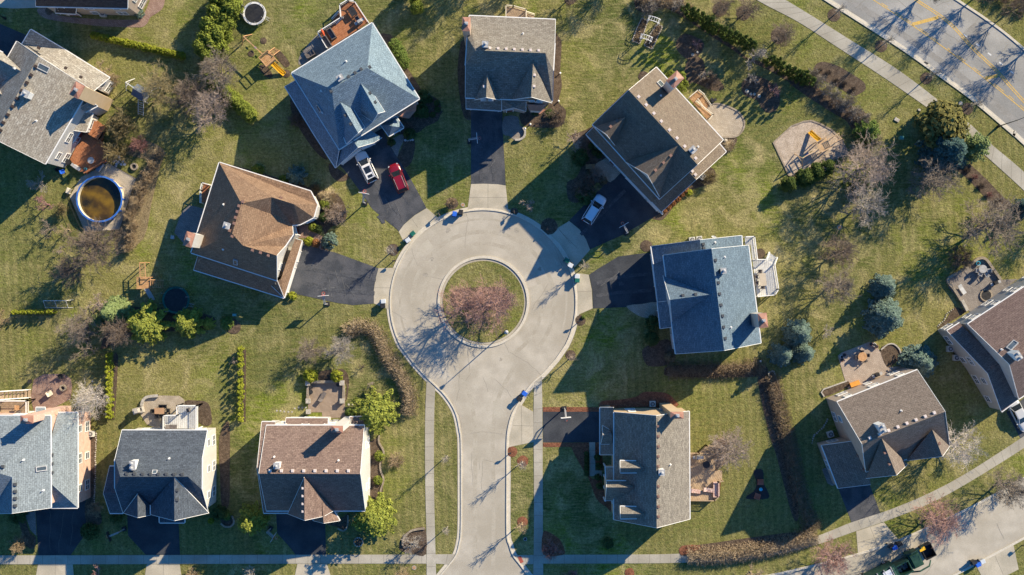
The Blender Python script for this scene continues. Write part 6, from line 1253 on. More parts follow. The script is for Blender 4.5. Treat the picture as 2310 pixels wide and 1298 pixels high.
# play sets
def sticks(m_, f, L, w_=.1):
    for a, b in L: m_.bar(f(*a), f(*b), w_)
def playset(p, ang, label, wood, slide, parts, th=1.5, roof=None):
    f = Loc(p, ang); r = T0('play_set', label, 'play set', p); m_ = MB(); s = .85
    for x in (-s, s):
        for y in (-s, s): m_.bar(f(x,y,0), f(x,y,th+.95), .11)
    for z in (th+.35, th+.9):
        for a, b in (((-s,-s),(s,-s)),((-s,s),(s,s)),((-s,-s),(-s,s))): m_.bar(f(*a,z), f(*b,z), .09)
    m_.build('tower_frame', wood, r); m_ = MB()
    for i in range(9): m_.box(f(-s+.1+i*.2,0,th), (.16,1.7,.05), f.a)
    m_.build('platform', wood, r)
    if roof: m_ = MB(); a = [f(-s-.1,-s-.1,th+1.5), f(s+.1,-s-.1,th+1.5), f(s+.1,0,th+2.2), f(-s-.1,0,th+2.2), f(s+.1,s+.1,th+1.5), f(-s-.1,s+.1,th+1.5)]; m_.add(a, [(0,1,2,3),(3,2,4,5)]); m_.add([Vector((v.x,v.y,v.z-.05)) for v in a], [(0,3,2,1),(3,5,4,2)]); m_.build('canopy', roof, r)
    if slide:
        m_ = MB(); L = slide[1]; g = Loc(p, slide[0]); n = 8; prev = None
        for i in range(n+1):
            t = i/n; x = s + L*t; z = th*(1-t)**1.15*1.0 + .12*(t>.95); a = [g(x,-.36,z+.16), g(x,-.32,z), g(x,.32,z), g(x,.36,z+.16)]
            if prev: m_.add(prev + a, [(0,4,5,1),(1,5,6,2),(2,6,7,3),(1,2,6,5),(0,1,5,4),(2,3,7,6)][:3])
            prev = a
        m_.bar(g(s,-.28,th+.15), g(s+L,-.28,.2), .06); m_.bar(g(s,.28,th+.15), g(s+L,.28,.2), .06); m_.build('slide', slide[2], r)
    if 'swing' in parts:
        a, L, hh = parts['swing']; g = Loc(p, a); m_ = MB(); m_.bar(g(s,0,hh), g(s+L,0,hh), .14); m_.bar(g(s+L,0,hh), g(s+L,1.1,0), .1); m_.bar(g(s+L,0,hh), g(s+L,-1.1,0), .1); m_.bar(g(s+L,.6,hh*.45), g(s+L,-.6,hh*.45), .08); m_.build('swing_beam', wood, r)
        for k in range(3): x = s + L*(.28+.24*k); m_ = MB(); m_.box(g(x,0,.5), (.45,.2,.05), g.a); sw = m_.build('swing_seat', (YELLOW, BLUE, GREEN)[k % 3], r); m_ = MB(); m_.bar(g(x-.2,0,.5), g(x-.2,0,hh), .02); m_.bar(g(x+.2,0,.5), g(x+.2,0,hh), .02); m_.build('chain', GREYM, sw)
    if 'ladder' in parts:
        a, L, w_ = parts['ladder']; g = Loc(p, a); m_ = MB(); m_.bar(g(s,-w_,th+.3), g(s+L,-w_,0.05), .09); m_.bar(g(s,w_,th+.3), g(s+L,w_,0.05), .09)
        for i in range(7): t = (i+.5)/7; m_.bar(g(s+L*t,-w_,(th+.3)*(1-t)), g(s+L*t,w_,(th+.3)*(1-t)), .07)
        m_.build('climbing_ladder', wood, r)
    if 'monkey' in parts:
        a, L, w_, zz = parts['monkey']; g = Loc(p, a); m_ = MB(); m_.bar(g(s,-w_,zz), g(s+L,-w_,zz), .1); m_.bar(g(s,w_,zz), g(s+L,w_,zz), .1)
        for i in range(8): t = (i+.5)/8; m_.bar(g(s+L*t,-w_,zz), g(s+L*t,w_,zz), .06)
        for y in (-w_, w_): m_.bar(g(s+L,y,0), g(s+L,y,zz), .1)
        m_.build('monkey_bars', wood, r)
    return f, r
playset(px('B',690,600), 40, 'orange cedar play set with a yellow slide and long swing beam', WOOD, (-42, 2.1, YELLOW), {'swing': (137, 3.9, 2.4), 'ladder': (60, 1.3, .45)}, 1.5)
playset(px('J',215,350), 28, 'tan wooden play set with a yellow slide on the wood chip play area', mat('blond_wood', (.46,.31,.17), (.55,.39,.23), .8, 2.5, .2, 8), (125, 1.9, YELLOW), {'swing': (212, 3.0, 2.5), 'monkey': (28, 2.0, .45, 2.1)}, 1.6)
playset(px('K',1440,600), 0, 'wooden play set with monkey bars beside the dark trampoline', WOOD, (-72, 1.9, DECKG), {'monkey': (92, 2.2, .4, 2.2), 'ladder': (-4, 1.6, .55)}, 1.4)
playset(px('A',1425,935), -30, 'weathered play set with a blue-grey canopy below the bare olive tree', DECKG, None, {'swing': (145, 2.0, 2.2), 'ladder': (-105, 2.2, .4), 'monkey': (30, 1.7, .4, 2.0)}, 1.4, mat('blue_grey_canvas', (.09,.11,.14), None, .8))
# decks with railings
def railing(r, P, z, h=1.0, m=WHITE, sp=.16, name='railing', posts=True):
    for a, b in zip(P[:-1], P[1:]):
        a = Vector((a[0],a[1],z)); b = Vector((b[0],b[1],z)); za = getattr(a,'z'); L = (b-a).length
        if L < .1: continue
        m_ = MB(); up = Vector((0,0,1)); m_.bar(a+up*h, b+up*h, .12, .06); m_.bar(a+up*.12, b+up*.12, .05, .05); n = int(L/sp)
        for i in range(1, n): q = a.lerp(b, i/n); m_.bar(q+up*.12, q+up*h, .035)
        m_.build(name, m, r)
        for q in (a, b): m_ = MB(); m_.box((q.x,q.y,z/2+h/2+.03), (.14,.14,z+h+.06)); m_.build('post', m, r)
def deck(name, label, cat, P, z, m, rails=(), rm=WHITE, board=0.0, stairs=None, h=1.0):
    W_ = [gp(p) for p in P]; c = sum(W_, Vector())/len(W_); r = thing(name, label, cat, (c.x,c.y,0)); Q = [(v.x,v.y) for v in W_]
    m_ = MB(); m_.prism(Q, z-.14, z); dk = m_.build('deck_floor', m, r)
    m_ = MB(); a = radians(board); d = Vector((cos(a), sin(a), 0)); n = Vector((-d.y, d.x, 0)); off = [v.dot(n) for v in W_]; k = len(Q)   # gaps between the boards
    s = min(off) + .15
    while s < max(off):
        hit = []
        for i in range(k):
            o0, o1 = off[i]-s, off[(i+1) % k]-s
            if o0*o1 < 0: hit.append(W_[i].lerp(W_[(i+1) % k], o0/(o0-o1)))
        hit.sort(key=lambda v: v.dot(d))
        for u in range(0, len(hit)-1, 2): A, B = hit[u], hit[u+1]; m_.bar((A.x,A.y,z+.002), (B.x,B.y,z+.002), .018, .006)
        s += .30
    m_.build('board_gap', mat('deck_gap', (.10,.06,.035), None, .9), dk)
    for R_ in rails: railing(r, [tuple(gp(P[i])[:2]) if isinstance(i, int) else tuple(gp(i)[:2]) for i in R_], z, h, rm)
    if stairs:
        a, b, dirp, n, wd = stairs; A = gp(a); D = (gp(b) - A); L = D.length; D.normalize(); N = Vector((-D.y, D.x, 0)); m_ = MB()
        for i in range(n): t = (i+.5)/n; q = A + D*L*t; m_.box((q.x,q.y,z*(1-t)), (L/n*.95, wd, .06), atan2(D.y, D.x))
        m_.build('stair_tread', m, r)
        for s in (-1,1):
            m_ = MB(); u = Vector((0,0,1)); p0 = A+N*s*wd/2+u*z; p1 = A+D*L+N*s*wd/2+u*.1; m_.bar(p0+u*.9, p1+u*.9, .1,.06); m_.bar(p0, p1, .06, .2)
            for i in range(int(L/.2)+1): t = i/(int(L/.2)+1); m_.bar(p0.lerp(p1,t), p0.lerp(p1,t)+u*.9, .035)
            m_.build('stair_rail', rm, r)
    return r
D1 = pts('B',(1172,342),(1395,200),(1385,75),(1465,28),(1528,42),(1655,235),(1300,470),(1258,488))
deck('wooden_deck', 'red-brown wooden deck with white railings behind the big blue-grey house', 'deck', D1, .9, DECKR, [(0,1,),(1,2,3,4,5),(7,0)], board=35, stairs=(px('B',1395,165), px('B',1320,225), 0, 5, 1.1))
deck('wooden_deck', 'small raised deck with cream railings behind the weathered tan roofed house', 'deck', pts('C',(1045,90),(1115,95),(1240,130),(1240,200),(1045,200)), 1.5, DECKW, [(0,1,2,3),(0,4)], CREAM, 0, (px('C',1240,178), px('C',1320,182), 0, 5, .9))
deck('wooden_deck', 'narrow cedar deck with cream railings and stairs beside the copper-capped chimney', 'deck', pts('D',(1088,968),(1170,900),(1225,945),(1150,1010),(1310,1140),(1275,1185),(1250,1165)), 1.3, WOOD, [(0,1,2),(3,4,5)], CREAM, -45, (px('D',1190,960), px('D',1280,1060), 0, 9, 1.1))
deck('wooden_deck', 'pale grey deck with white railings behind the right blue-grey gabled house', 'deck', pts('N',(1395,375),(1520,375),(1598,425),(1635,660),(1600,715),(1440,732)), 1.6, DECKG, [(0,1),(2,3,4,5)], WHITE, 85, (px('N',1560,400), px('N',1610,325), 0, 6, 1.4))
deck('wooden_deck', 'small upper balcony with white railings at the corner of the right blue-grey house', 'deck', pts('N',(1315,158),(1395,155),(1422,370),(1385,372),(1370,232),(1318,232)), 2.2, DECKG, [(0,1,2)], WHITE, 85)
deck('wooden_deck', 'tan boarded deck with benches and a barbecue behind the three-dormer house', 'deck', pts('X',(1100,95),(1185,95),(1262,25),(1355,28),(1430,100),(1425,195),(1355,262),(1415,270),(1415,365),(1375,375),(1380,515),(1335,555),(1100,553)), .7, DECKW, [(1,2,3,4,5,6),(8,9),(9,10,11,12),(0,1)], DECKW, -60, h=.75)
deck('wooden_deck', 'raised brown deck with white railings behind the pink brick house', 'deck', pts('P',(15,500),(70,440),(75,520),(345,520),(345,668),(15,668)), 2.4, DECKW, [(0,5),(2,3),(3,4)], WHITE, 0, (px('P',75,470), px('P',305,465), 0, 8, 1.2))
deck('wooden_deck', 'raised grey balcony with white railings behind the charcoal house', 'deck', pts('P',(1660,660),(1790,655),(1790,565),(1975,565),(1975,790),(1660,790)), 2.5, DECKG, [(0,1),(1,2,3),(3,4),(0,5)], WHITE, 90)
deck('wooden_deck', 'tiny red-brown deck with white railings at the left wall of the brown hipped house', 'deck', pts('G',(278,500),(335,515),(310,690),(262,690),(262,570)), 1.3, DECKR, [(0,1),(0,4,3)], WHITE, 70)
deck('wooden_deck', 'weathered red deck with a spa on it between the pool and the white wall', 'deck', pts('F',(700,480),(870,130),(960,100),(1060,170),(1010,300),(1110,420),(1060,500),(860,618),(770,590)), .7, DECKR, [(4,5),(7,6)], RED and DECKR, -55)
r = T0('hot_tub', 'square spa with a folded brown cover on the weathered red deck', 'hot tub', px('F',962,198)); f = Loc(px('F',962,198), -30); m_ = MB(); m_.box(f(0,0,1.0), (2.15,2.15,.75), f.a); m_.build('shell', DKMETAL, r); m_ = MB(); m_.box(f(-.56,0,1.42), (1.08,2.2,.1), f.a); m_.box(f(.56,0,1.42), (1.08,2.2,.1), f.a); m_.build('cover', DECKR, r)
# pool
pc = px('F',998,868); c = gp(pc); r = T0('swimming_pool', 'round above-ground pool with a blue rim and murky brown water', 'pool', pc)
m_ = MB(); m_.ring(c, 3.38, .10, 0, 1.2, 40); m_.build('pool_wall', mat('cream_pool_liner', (.62,.55,.40), (.68,.60,.45), .7), r); m_ = MB(); m_.ring(c, 3.50, .24, 1.22, 1.30, 24); m_.build('rim', mat('faded_blue_rim', (.03,.12,.42), (.05,.16,.48), .6), r)
WATER = mat('murky_pool_water', (.21,.125,.010), (.07,.04,.006), .06, .45, spec=.6, c3=(.02,.016,.006), s3=.3)
m_ = MB(); m_.disc(c, 3.27, .1, .42, 40); m_.build('pool_water', WATER, r); m_ = MB(); m_.ring(c, 3.28, .05, .3, 1.2, 40); m_.build('liner', mat('cream_pool_liner', (.6,.5,.4)), r)
for i in range(12): t = 2*pi*i/12; m_ = MB(); m_.box((c.x+3.44*cos(t), c.y+3.44*sin(t), .6), (.1,.16,1.2), t); m_.build('upright', BLUE, r)
r = thing('pool_fence', 'thin black metal fence round the tan pool surround', 'fence', tuple(c)); FP = [gp(q) for q in pts('F',(1070,515),(1335,662),(1170,1168),(828,1190),(672,842),(625,845))][:5] + [gp(px('F',720,760))]
for a, b in zip(FP[:-1], FP[1:]):
    m_ = MB(); n = int((b-a).length/.14)
    for z in (.15,1.15): m_.bar(a+Vector((0,0,z)), b+Vector((0,0,z)), .03)
    for i in range(n+1): q = a.lerp(b,i/n); m_.bar(q, q+Vector((0,0,1.2)), .02)
    m_.build('fence_panel', DKMETAL, r)
# furniture helpers
def table(p, z0, R, m, label, rect=None, ang=0, h=.74):
    f = Loc(p, ang, z0); r = T0('patio_table', label, 'table', p, z0); m_ = MB()
    if rect: m_.box(f(0,0,h), (rect[0],rect[1],.06), f.a)
    else: m_.disc(f(0,0), R, z0+h-.03, z0+h+.03, 20)
    m_.build('tabletop', m, r); k = (rect[0]/2-.12, rect[1]/2-.12) if rect else (R*.55,R*.55)
    for x in (-1,1):
        for y in (-1,1): m_ = MB(); m_.bar(f(x*k[0],y*k[1],0), f(x*k[0],y*k[1],h), .06); m_.build('leg', DKMETAL, r)
def chair(p, ang, m, label, z0=0, group=None, w_=.55):
    f = Loc(p, ang, z0); r = T0('patio_chair', label, 'chair', p, z0, group); m_ = MB(); m_.box(f(0,0,.43), (w_,w_,.06), f.a); m_.build('seat', m, r); m_ = MB(); m_.box(f(-w_/2,0,.72), (.07,w_,.55), f.a); m_.build('backrest', m, r)
    for x in (-1,1):
        for y in (-1,1): m_ = MB(); m_.bar(f(x*w_*.42,y*w_*.42,0), f(x*w_*.42,y*w_*.42,.43), .045); m_.build('leg', DKMETAL, r)
    for y in (-1,1): m_ = MB(); m_.bar(f(-w_/2,y*w_/2,.62), f(w_/2,y*w_/2,.62), .06); m_.build('armrest', m, r)
def grill(p, ang, z0, label, m=BLACK):
    f = Loc(p, ang, z0); r = T0('barbecue_grill', label, 'barbecue', p, z0); m_ = MB(); m_.box(f(0,0,.4), (.7,.5,.75), f.a); m_.build('cabinet', m, r); m_ = MB(); m_.box(f(0,0,.95), (.75,.55,.34), f.a, taper=.75); m_.build('lid', m, r); 
    for s in (-.6, .6): m_ = MB(); m_.box(f(s,0,.8), (.4,.45,.04), f.a); m_.build('side_shelf', GREYM, r)
def ac(p, label, ang=0):
    f = Loc(p, ang); r = T0('air_conditioner', label, 'air conditioner', p); m_ = MB(); m_.box(f(0,0,.42), (.85,.85,.8), f.a); m_.build('casing', mat('pale_ac_casing', (.50,.49,.45), None, .6), r); m_ = MB(); m_.disc(f(0,0), .33, .83, .85, 20); fn = m_.build('fan_grille', DKMETAL, r)
    m_ = MB()
    for k in range(4): m_.box(f(0,0,.87), (.5,.08,.02), k*pi/4)
    m_.disc(f(0,0), .08, .86, .9, 10); m_.build('fan_blade', GREYM, fn)
for q in (((208,978),'air conditioner beside the pink brick wall',0),((1471,911),'air conditioner above the tan gable wall of the three-dormer house',0),((1560,542),'left air conditioner of two at the top wall of the right blue-grey house',7),((1576,540),'right air conditioner of two at the top wall of the right blue-grey house',7),((1583,399),'air conditioner at the lower right wall of the brown gabled house',-40),((1871,979),'dark air conditioner by the left wall of the two-gabled house',20),((2140,787),'upper air conditioner by the plum-brown roofed house',0),((2154,807),'lower air conditioner by the plum-brown roofed house',0),((235,33),'air conditioner below the charcoal roof at top left',0)): ac(*q)
# deck furniture: red-brown deck
z = .9; SOFA = mat('grey_wicker', (.10,.085,.08), (.16,.14,.13), .8, 3)
def sofa(p, ang, L, m, label, z0):
    f = Loc(p, ang, z0); r = T0('outdoor_sofa', label, 'sofa', p, z0); m_ = MB(); m_.box(f(0,0,.25), (L,.8,.4), f.a); m_.build('seat', m, r); m_ = MB(); m_.box(f(0,-.36,.55), (L,.14,.5), f.a); m_.build('backrest', m, r)
    for s in (-1,1): m_ = MB(); m_.box(f(s*(L/2+.06),0,.35), (.12,.85,.6), f.a); m_.build('armrest', m, r)
sofa(px('B',1255,430), 122, 1.8, SOFA, 'dark wicker sofa at the left end of the red-brown deck', z); sofa(px('B',1300,350), 122, 1.5, SOFA, 'grey wicker sofa in the middle of the red-brown deck', z)
r = T0('closed_umbrella', 'closed orange-red umbrella lying on the red-brown deck', 'umbrella', px('B',1228,352), z); f = Loc(px('B',1228,352), -65, z); m_ = MB(); m_.tube([f(-.5,0,1.5), f(0,0,1.45), f(.55,0,1.35)], [.10,.2,.05], 10); m_.build('canopy', mat('orange_red_canvas', (.62,.09,.03), None, .8), r); m_ = MB(); m_.tube([f(-.7,0,1.53), f(.6,0,1.33)], .03, 6); m_.tube([f(0,0,0), f(0,0,1.4)], .03, 6); m_.build('pole', GREYM, r)
table(px('B',1508,140), z, .5, BLACK, 'dark square table on the red-brown deck', (1.0,1.3), 32); grill(px('B',1575,235), 33, z, 'silver barbecue against the railing of the red-brown deck', GREYM)
chair(px('B',1550,200), 210, SOFA, 'dark chair near the silver barbecue', z)
sofa(px('B',1085,540), 30, 1.2, SOFA, 'small dark sofa on the curved grey patio', .03)
# right grey deck table
table(px('N',1485,568), 1.6, 1, mat('beige_tabletop', (.42,.36,.28), None, .7), 'long beige table on the pale grey deck', (1.9,.95), 96)
for i, (x, y, a) in enumerate([(1425,540,0),(1430,600,0),(1463,492,-90),(1488,640,90)]): chair(px('N',x,y), a, SOFA, '%s dark chair at the long beige table, from the top' % ORD[i] if i not in (0,1) else '%s dark chair on the wall side of the long beige table' % ORD[i], 1.6, 'chairs round the beige table')
# tan deck
grill(px('X',1175,135), 0, .7, 'blue-grey barbecue on the tan boarded deck', GREYM); table(px('X',1255,205), .7, .55, DKMETAL, 'dark round table in tree shadow on the tan deck')
def lounger(p, ang, m, label, z0):
    f = Loc(p, ang, z0); r = T0('sun_lounger', label, 'sun lounger', p, z0); m_ = MB(); m_.box(f(.2,0,.34), (1.1,.6,.1), f.a); m_.build('seat_cushion', m, r); m_ = MB(); m_.bar(f(-.35,0,.36), f(-.85,0,.65), .6, .1); m_.build('back_cushion', m, r); m_ = MB()
    for x in (-.3,.65):
        for y in (-.25,.25): m_.bar(f(x,y,0), f(x,y,.3), .05)
    m_.build('leg', DKMETAL, r)
CUSH = mat('pink_striped_cushion', (.42,.24,.20), (.60,.48,.42), .9, 6)
lounger(px('X',1152,465), -8, CUSH, 'pink cushioned lounger beside the wall of the three-dormer house', .7); lounger(px('X',1283,455), -8, CUSH, 'pink cushioned lounger beside the striped bench', .7); sofa(px('X',1350,450), 90, 2.0, CUSH, 'striped cushioned bench at the deck edge', .7)
# raised decks
grill(px('P',60,600), 90, 2.4, 'covered barbecue on the raised brown deck'); table(px('P',250,585), 2.4, .4, WOOD, 'small wooden table on the raised brown deck', (.7,.7)); chair(px('P',262,635), 90, SOFA, 'dark chair on the raised brown deck', 2.4)
chair(px('P',1890,610), 200, SOFA, 'dark chair on the raised grey balcony', 2.5); lounger(px('P',1730,770), 0, SOFA, 'dark lounger on the raised grey balcony', 2.5)
# rose paver patio by pink brick house
def pit(p, R, label, h=.45, z0=.03):
    c = gp(p); r = T0('fire_pit', label, 'fire pit', p, z0); m_ = MB(); m_.ring(c, R, .22, z0, z0+h, 20); m_.build('stone_ring', DSTONE, r); m_ = MB(); m_.disc(c, R-.22, z0, z0+.2, 16); m_.build('ash', BLACK, r)
pit(px('P',622,412), .5, 'round dark fire pit on the rose patio above the pink brick house'); chair(px('P',500,465), 30, CREAM, 'cream chair on the rose patio', .03, w_=.7); chair(px('P',605,300), -70, BLACK, 'black chair at the upper edge of the rose patio', .03, w_=.7)
table(px('P',1570,632), .03, 1, mat('brown_tabletop', (.36,.22,.13), None, .7), 'square brown table on the tan patio of the charcoal house', (1.45,.9), 0)
for i, (x, y, a) in enumerate([(1580,592,-90),(1618,592,-90),(1650,630,180),(1505,635,0),(1580,685,90),(1540,685,90)]): chair(px('P',x,y), a, BLACK, '%s black chair, clockwise, round the square brown table' % ORD[i], .03, 'chairs round the brown table')
def wallpath(name, label, P, wd, h, m, sub=0, cap=None, cat='wall'):
    Q = g2(smooth_path(P, sub) if sub else P); m_ = MB(); ribbon(m_, Q, -wd/2, wd/2, 0, h); o = m_.build(name, m); tag(o, label, cat); return o
wallpath('seat_wall', 'low curved seat wall with a stone fireplace on the tan patio', pts('P',(1390,585),(1400,540),(1430,505),(1480,492),(1550,488)), .4, .5, STONE, 4)
r = T0('patio_fireplace', 'pale stone fireplace at the left tip of the tan patio', 'fireplace', px('P',1362,628)); f = Loc(px('P',1362,628), 15); m_ = MB(); m_.box(f(0,0,.5), (1.5,.9,1.0), f.a); m_.build('hearth', STONE, r); m_ = MB(); m_.box(f(.1,0,1.5), (.7,.7,1.2), f.a, taper=.8); m_.build('stack', STONE, r); m_ = MB(); m_.disc(f(.38,.05), .32, 1.0, 1.06, 14); m_.build('grate', DKMETAL, r)
# walled patio above reddish-brown house
for P_, lb in ((pts('Q',(1062,530),(1062,352),(1410,350),(1410,530)), 'low brown stone wall on three sides of the square patio'),): wallpath('seat_wall', lb, P_, .45, .55, DSTONE)
for i, (x, y, n_) in enumerate(((1070,535,'lower left'),(1400,535,'lower right'),(1398,360,'upper right'),(1066,362,'upper left'),(1072,638,'free-standing'))):
    r = T0('stone_pillar', '%s brown stone pillar of the square walled patio' % n_, 'pillar', px('Q',x,y)); f = Loc(px('Q',x,y)); m_ = MB(); m_.box(f(0,0,.42), (.6,.6,.84)); m_.build('shaft', DSTONE, r); m_ = MB(); m_.box(f(0,0,.88), (.72,.72,.08)); m_.build('cap', STONE, r)
grill(px('Q',1335,735), 0, .03, 'silver barbecue at the wall of the reddish-brown house', GREYM)
def pot(p, R, label, m=None, z0=.03, top=BLACK):
    c = gp(p); r = T0('planter_pot', label, 'planter', p, z0); m_ = MB(); m_.disc(c, R*.7, z0, z0+.45, 14, r1=R); m_.build('pot', m or COPPER, r); m_ = MB(); m_.disc(c, R*.8, z0+.4, z0+.47, 12); m_.build('soil', top, r)
for i, (x, y) in enumerate(((1088,400),(1090,450))): pot(px('Q',x,y), .35, '%s dark planter by the left wall of the square patio' % ('upper','lower')[i], BLACK)
pot(px('Q',1358,378), .32, 'dark planter by the upper right pillar of the square patio', BLACK)
lounger(px('Q',1205,495), 60, SOFA, 'dark metal lounger in the middle of the square patio', .04)
# patio of two-gabled house
table(px('T',572,235), .04, .68, WOOD, 'round wooden table on the squared rose patio')
for i, (x, y, a) in enumerate([(572,190,-90),(520,240,0),(600,270,120),(622,222,180)]): chair(px('T',x,y), a, SOFA, '%s dark chair, clockwise, at the round wooden table' % ORD[i], .04, 'chairs at the round wooden table', w_=.5)
for i, (x, y, mm) in enumerate([(662,115,COPPER),(694,120,WHITE),(716,138,COPPER),(402,220,COPPER),(378,238,WHITE),(380,270,COPPER)]): pot(px('T',x,y), .3, '%s planter, %s corner of the squared rose patio' % (('terracotta','white')[mm is WHITE] + (' left',' middle',' lower',' upper',' middle',' lower')[i], ('top right','left')[i > 2]), mm)
grill(px('T',715,412), 22, .04, 'covered dark barbecue at the wall of the two-gabled house'); r = T0('storage_bench', 'orange wooden storage bench at the wall of the two-gabled house', 'bench', px('T',505,500)); f = Loc(px('T',505,500), 20); m_ = MB(); m_.box(f(0,0,.25), (1.4,.6,.5), f.a); m_.build('chest', mat('orange_wood', (.62,.27,.05), None, .6), r); m_ = MB(); m_.box(f(0,0,.53), (1.46,.66,.06), f.a); m_.build('lid', mat('orange_wood', (.6,.3,.1)), r)
wallpath('stone_edging', 'pale stone edging round the brown bed left of the squared patio', pts('T',(212,628),(183,585),(205,555),(430,475)), .2, .2, STONE); wallpath('stone_edging', 'pale stone edging of the rounded bed right of the squared patio', pts('T',(765,170),(830,118),(890,115),(945,165),(965,240)), .2, .2, STONE, 3)
# walled terrace far right
wallpath('seat_wall', 'tan stone seat wall curving round the shaded terrace at right', pts('O',(1540,770),(1470,660),(1415,590),(1430,545),(1530,490),(1640,410),(1720,358),(1780,368),(1830,430),(1930,575)), .4, .5, DSTONE, 3)
wallpath('seat_wall', 'short tan stone wall at the lower left of the shaded terrace', pts('O',(1545,765),(1600,870)), .45, .6, STONE); table(px('O',1742,465), .04, .62, GREYM, 'round glass table with chairs on the shaded terrace')
for i, (x, y, a) in enumerate([(1690,480,0),(1722,515,60),(1785,520,120),(1805,480,180)]): chair(px('O',x,y), a, GREYM, '%s pale chair, counter-clockwise, at the glass table' % ORD[i], .04, 'chairs at the glass table')
pot(px('O',1705,408), .32, 'cyan tub in the top corner of the shaded terrace', CYAN); lounger(px('O',1550,665), -55, DECKG, 'weathered bench on the left of the shaded terrace', .04); grill(px('O',1865,600), 20, .04, 'small black barbecue near the wall of the plum-brown roofed house')
pit(px('O',1790,720), .95, 'round paved fire ring by the wall on the shaded terrace', .18, .04)
# arches and garden beds
def arch(p, ang, label):
    f = Loc(p, ang); r = T0('garden_arch', label, 'arch', p)
    for y in (-.75,.75):
        m_ = MB()
        for x in (-.3,.3): m_.bar(f(x,y,0), f(x,y,2.0), .08)
        for i in range(6): m_.bar(f(-.3,y,.3+i*.3), f(.3,y,.3+i*.3), .05)
        m_.build('side_panel', WHITE, r)
    m_ = MB()
    for x in (-.3,.3): m_.tube([f(x,-.95*cos(t),2.0+.5*sin(t)) for t in [pi*i/8 for i in range(9)]], .045, 6)
    for i in range(1,8): t = pi*i/8; m_.bar(f(-.38,-.95*cos(t),2.02+.5*sin(t)), f(.38,-.95*cos(t),2.02+.5*sin(t)), .035)
    m_.build('arched_top', WHITE, r)
arch(px('D',742,225), 72, 'upper of two white garden arches between the stone-edged beds'); arch(px('D',668,400), 72, 'lower of two white garden arches between the stone-edged beds')
def stonebed(P, label, m=MULCH, st=STONE, plants=0, name='garden_bed', h=.22, wd=.18):
    Q = g2(P); c = gp(P[0]); r = thing(name, label, 'garden bed', tuple(c)); m_ = MB(); m_.prism(Q, 0, h*.5); m_.build('soil', m, r); m_ = MB(); random.seed(len(label))
    for i in range(len(Q)):
        a, b = Q[i], Q[(i+1) % len(Q)]; L = hypot(b[0]-a[0], b[1]-a[1]); n = max(1, int(L/.3))
        for k in range(n): t = (k+.5)/n; m_.box((a[0]+(b[0]-a[0])*t, a[1]+(b[1]-a[1])*t, h/2), (L/n*.9*random.uniform(.8,1.05), wd*random.uniform(.8,1.3), h*random.uniform(.8,1.2)), atan2(b[1]-a[1], b[0]-a[0]) + random.uniform(-.15,.15), taper=.85)
    m_.build('edging', st, r)
    if plants:
        m_ = MB(); xs = [q[0] for q in Q]; ys = [q[1] for q in Q]; n = 0
        while n < plants:
            x, y = random.uniform(min(xs),max(xs)), random.uniform(min(ys),max(ys))
            if pip((x,y), Q):
                n += 1
                for _ in range(7): stick(m_, Vector((x,y,.1)), Vector((x,y,.1)) + (rv()+Vector((0,0,.8)))*random.uniform(.15,.4), .02, .01)
        o = m_.build('plant_stalks', BARK['tan'], r); o['kind'] = 'stuff'
stonebed(pts('D',(640,178),(695,210),(660,320),(618,430),(545,400),(590,280)), 'left narrow bed with pale stone edging beside the white arches', plants=60); stonebed(pts('D',(785,240),(840,262),(795,360),(740,482),(660,445),(720,340)), 'right narrow bed with pale stone edging beside the white arches', plants=70)
stonebed(pts('S',(1872,262),(1925,245),(2018,518),(1945,545)), 'long wooden-edged vegetable bed at the turn of the brown hedge', MULCH, mat('grey_timber', (.30,.27,.22), None, .9), 12)
stonebed([px('V', 1552+44*cos(t), 972+44*sin(t)) for t in [2*pi*i/12 for i in range(12)]], 'round stone-ringed bed between two yellow-green pine shadows', plants=10)
wallpath('stone_edging', 'wavy grey stone edging beside the white wall of the reddish-brown house', pts('Q',(1755,870),(1752,940),(1790,1010),(1797,1060),(1765,1140),(1770,1220),(1795,1290),(1790,1350),(1768,1420),(1785,1500)), .25, .25, DSTONE, 4)
wallpath('stone_edging', 'grey stone edging of the corner bed left of the street', pts('W',(168,1010),(172,950),(205,895),(270,855),(385,838)), .3, .3, DSTONE, 4); wallpath('stone_edging', 'curved stone edging at the shaded front bed of the reddish-brown house', pts('V',(1350,840),(1400,862),(1435,840),(1450,780),(1450,710)), .25, .2, DSTONE, 4)
wallpath('stone_edging', 'curved stone edging of the bed at the charcoal house corner', pts('V',(210,790),(250,822),(300,822),(335,790),(330,740),(295,695)), .25, .2, DSTONE, 4); wallpath('seat_wall', 'curved pale stone wall at the end of the top front path', pts('H',(1348,288),(1400,282),(1440,250),(1446,200),(1425,165)), .3, .45, STONE, 4)
m_ = MB(); random.seed(8)
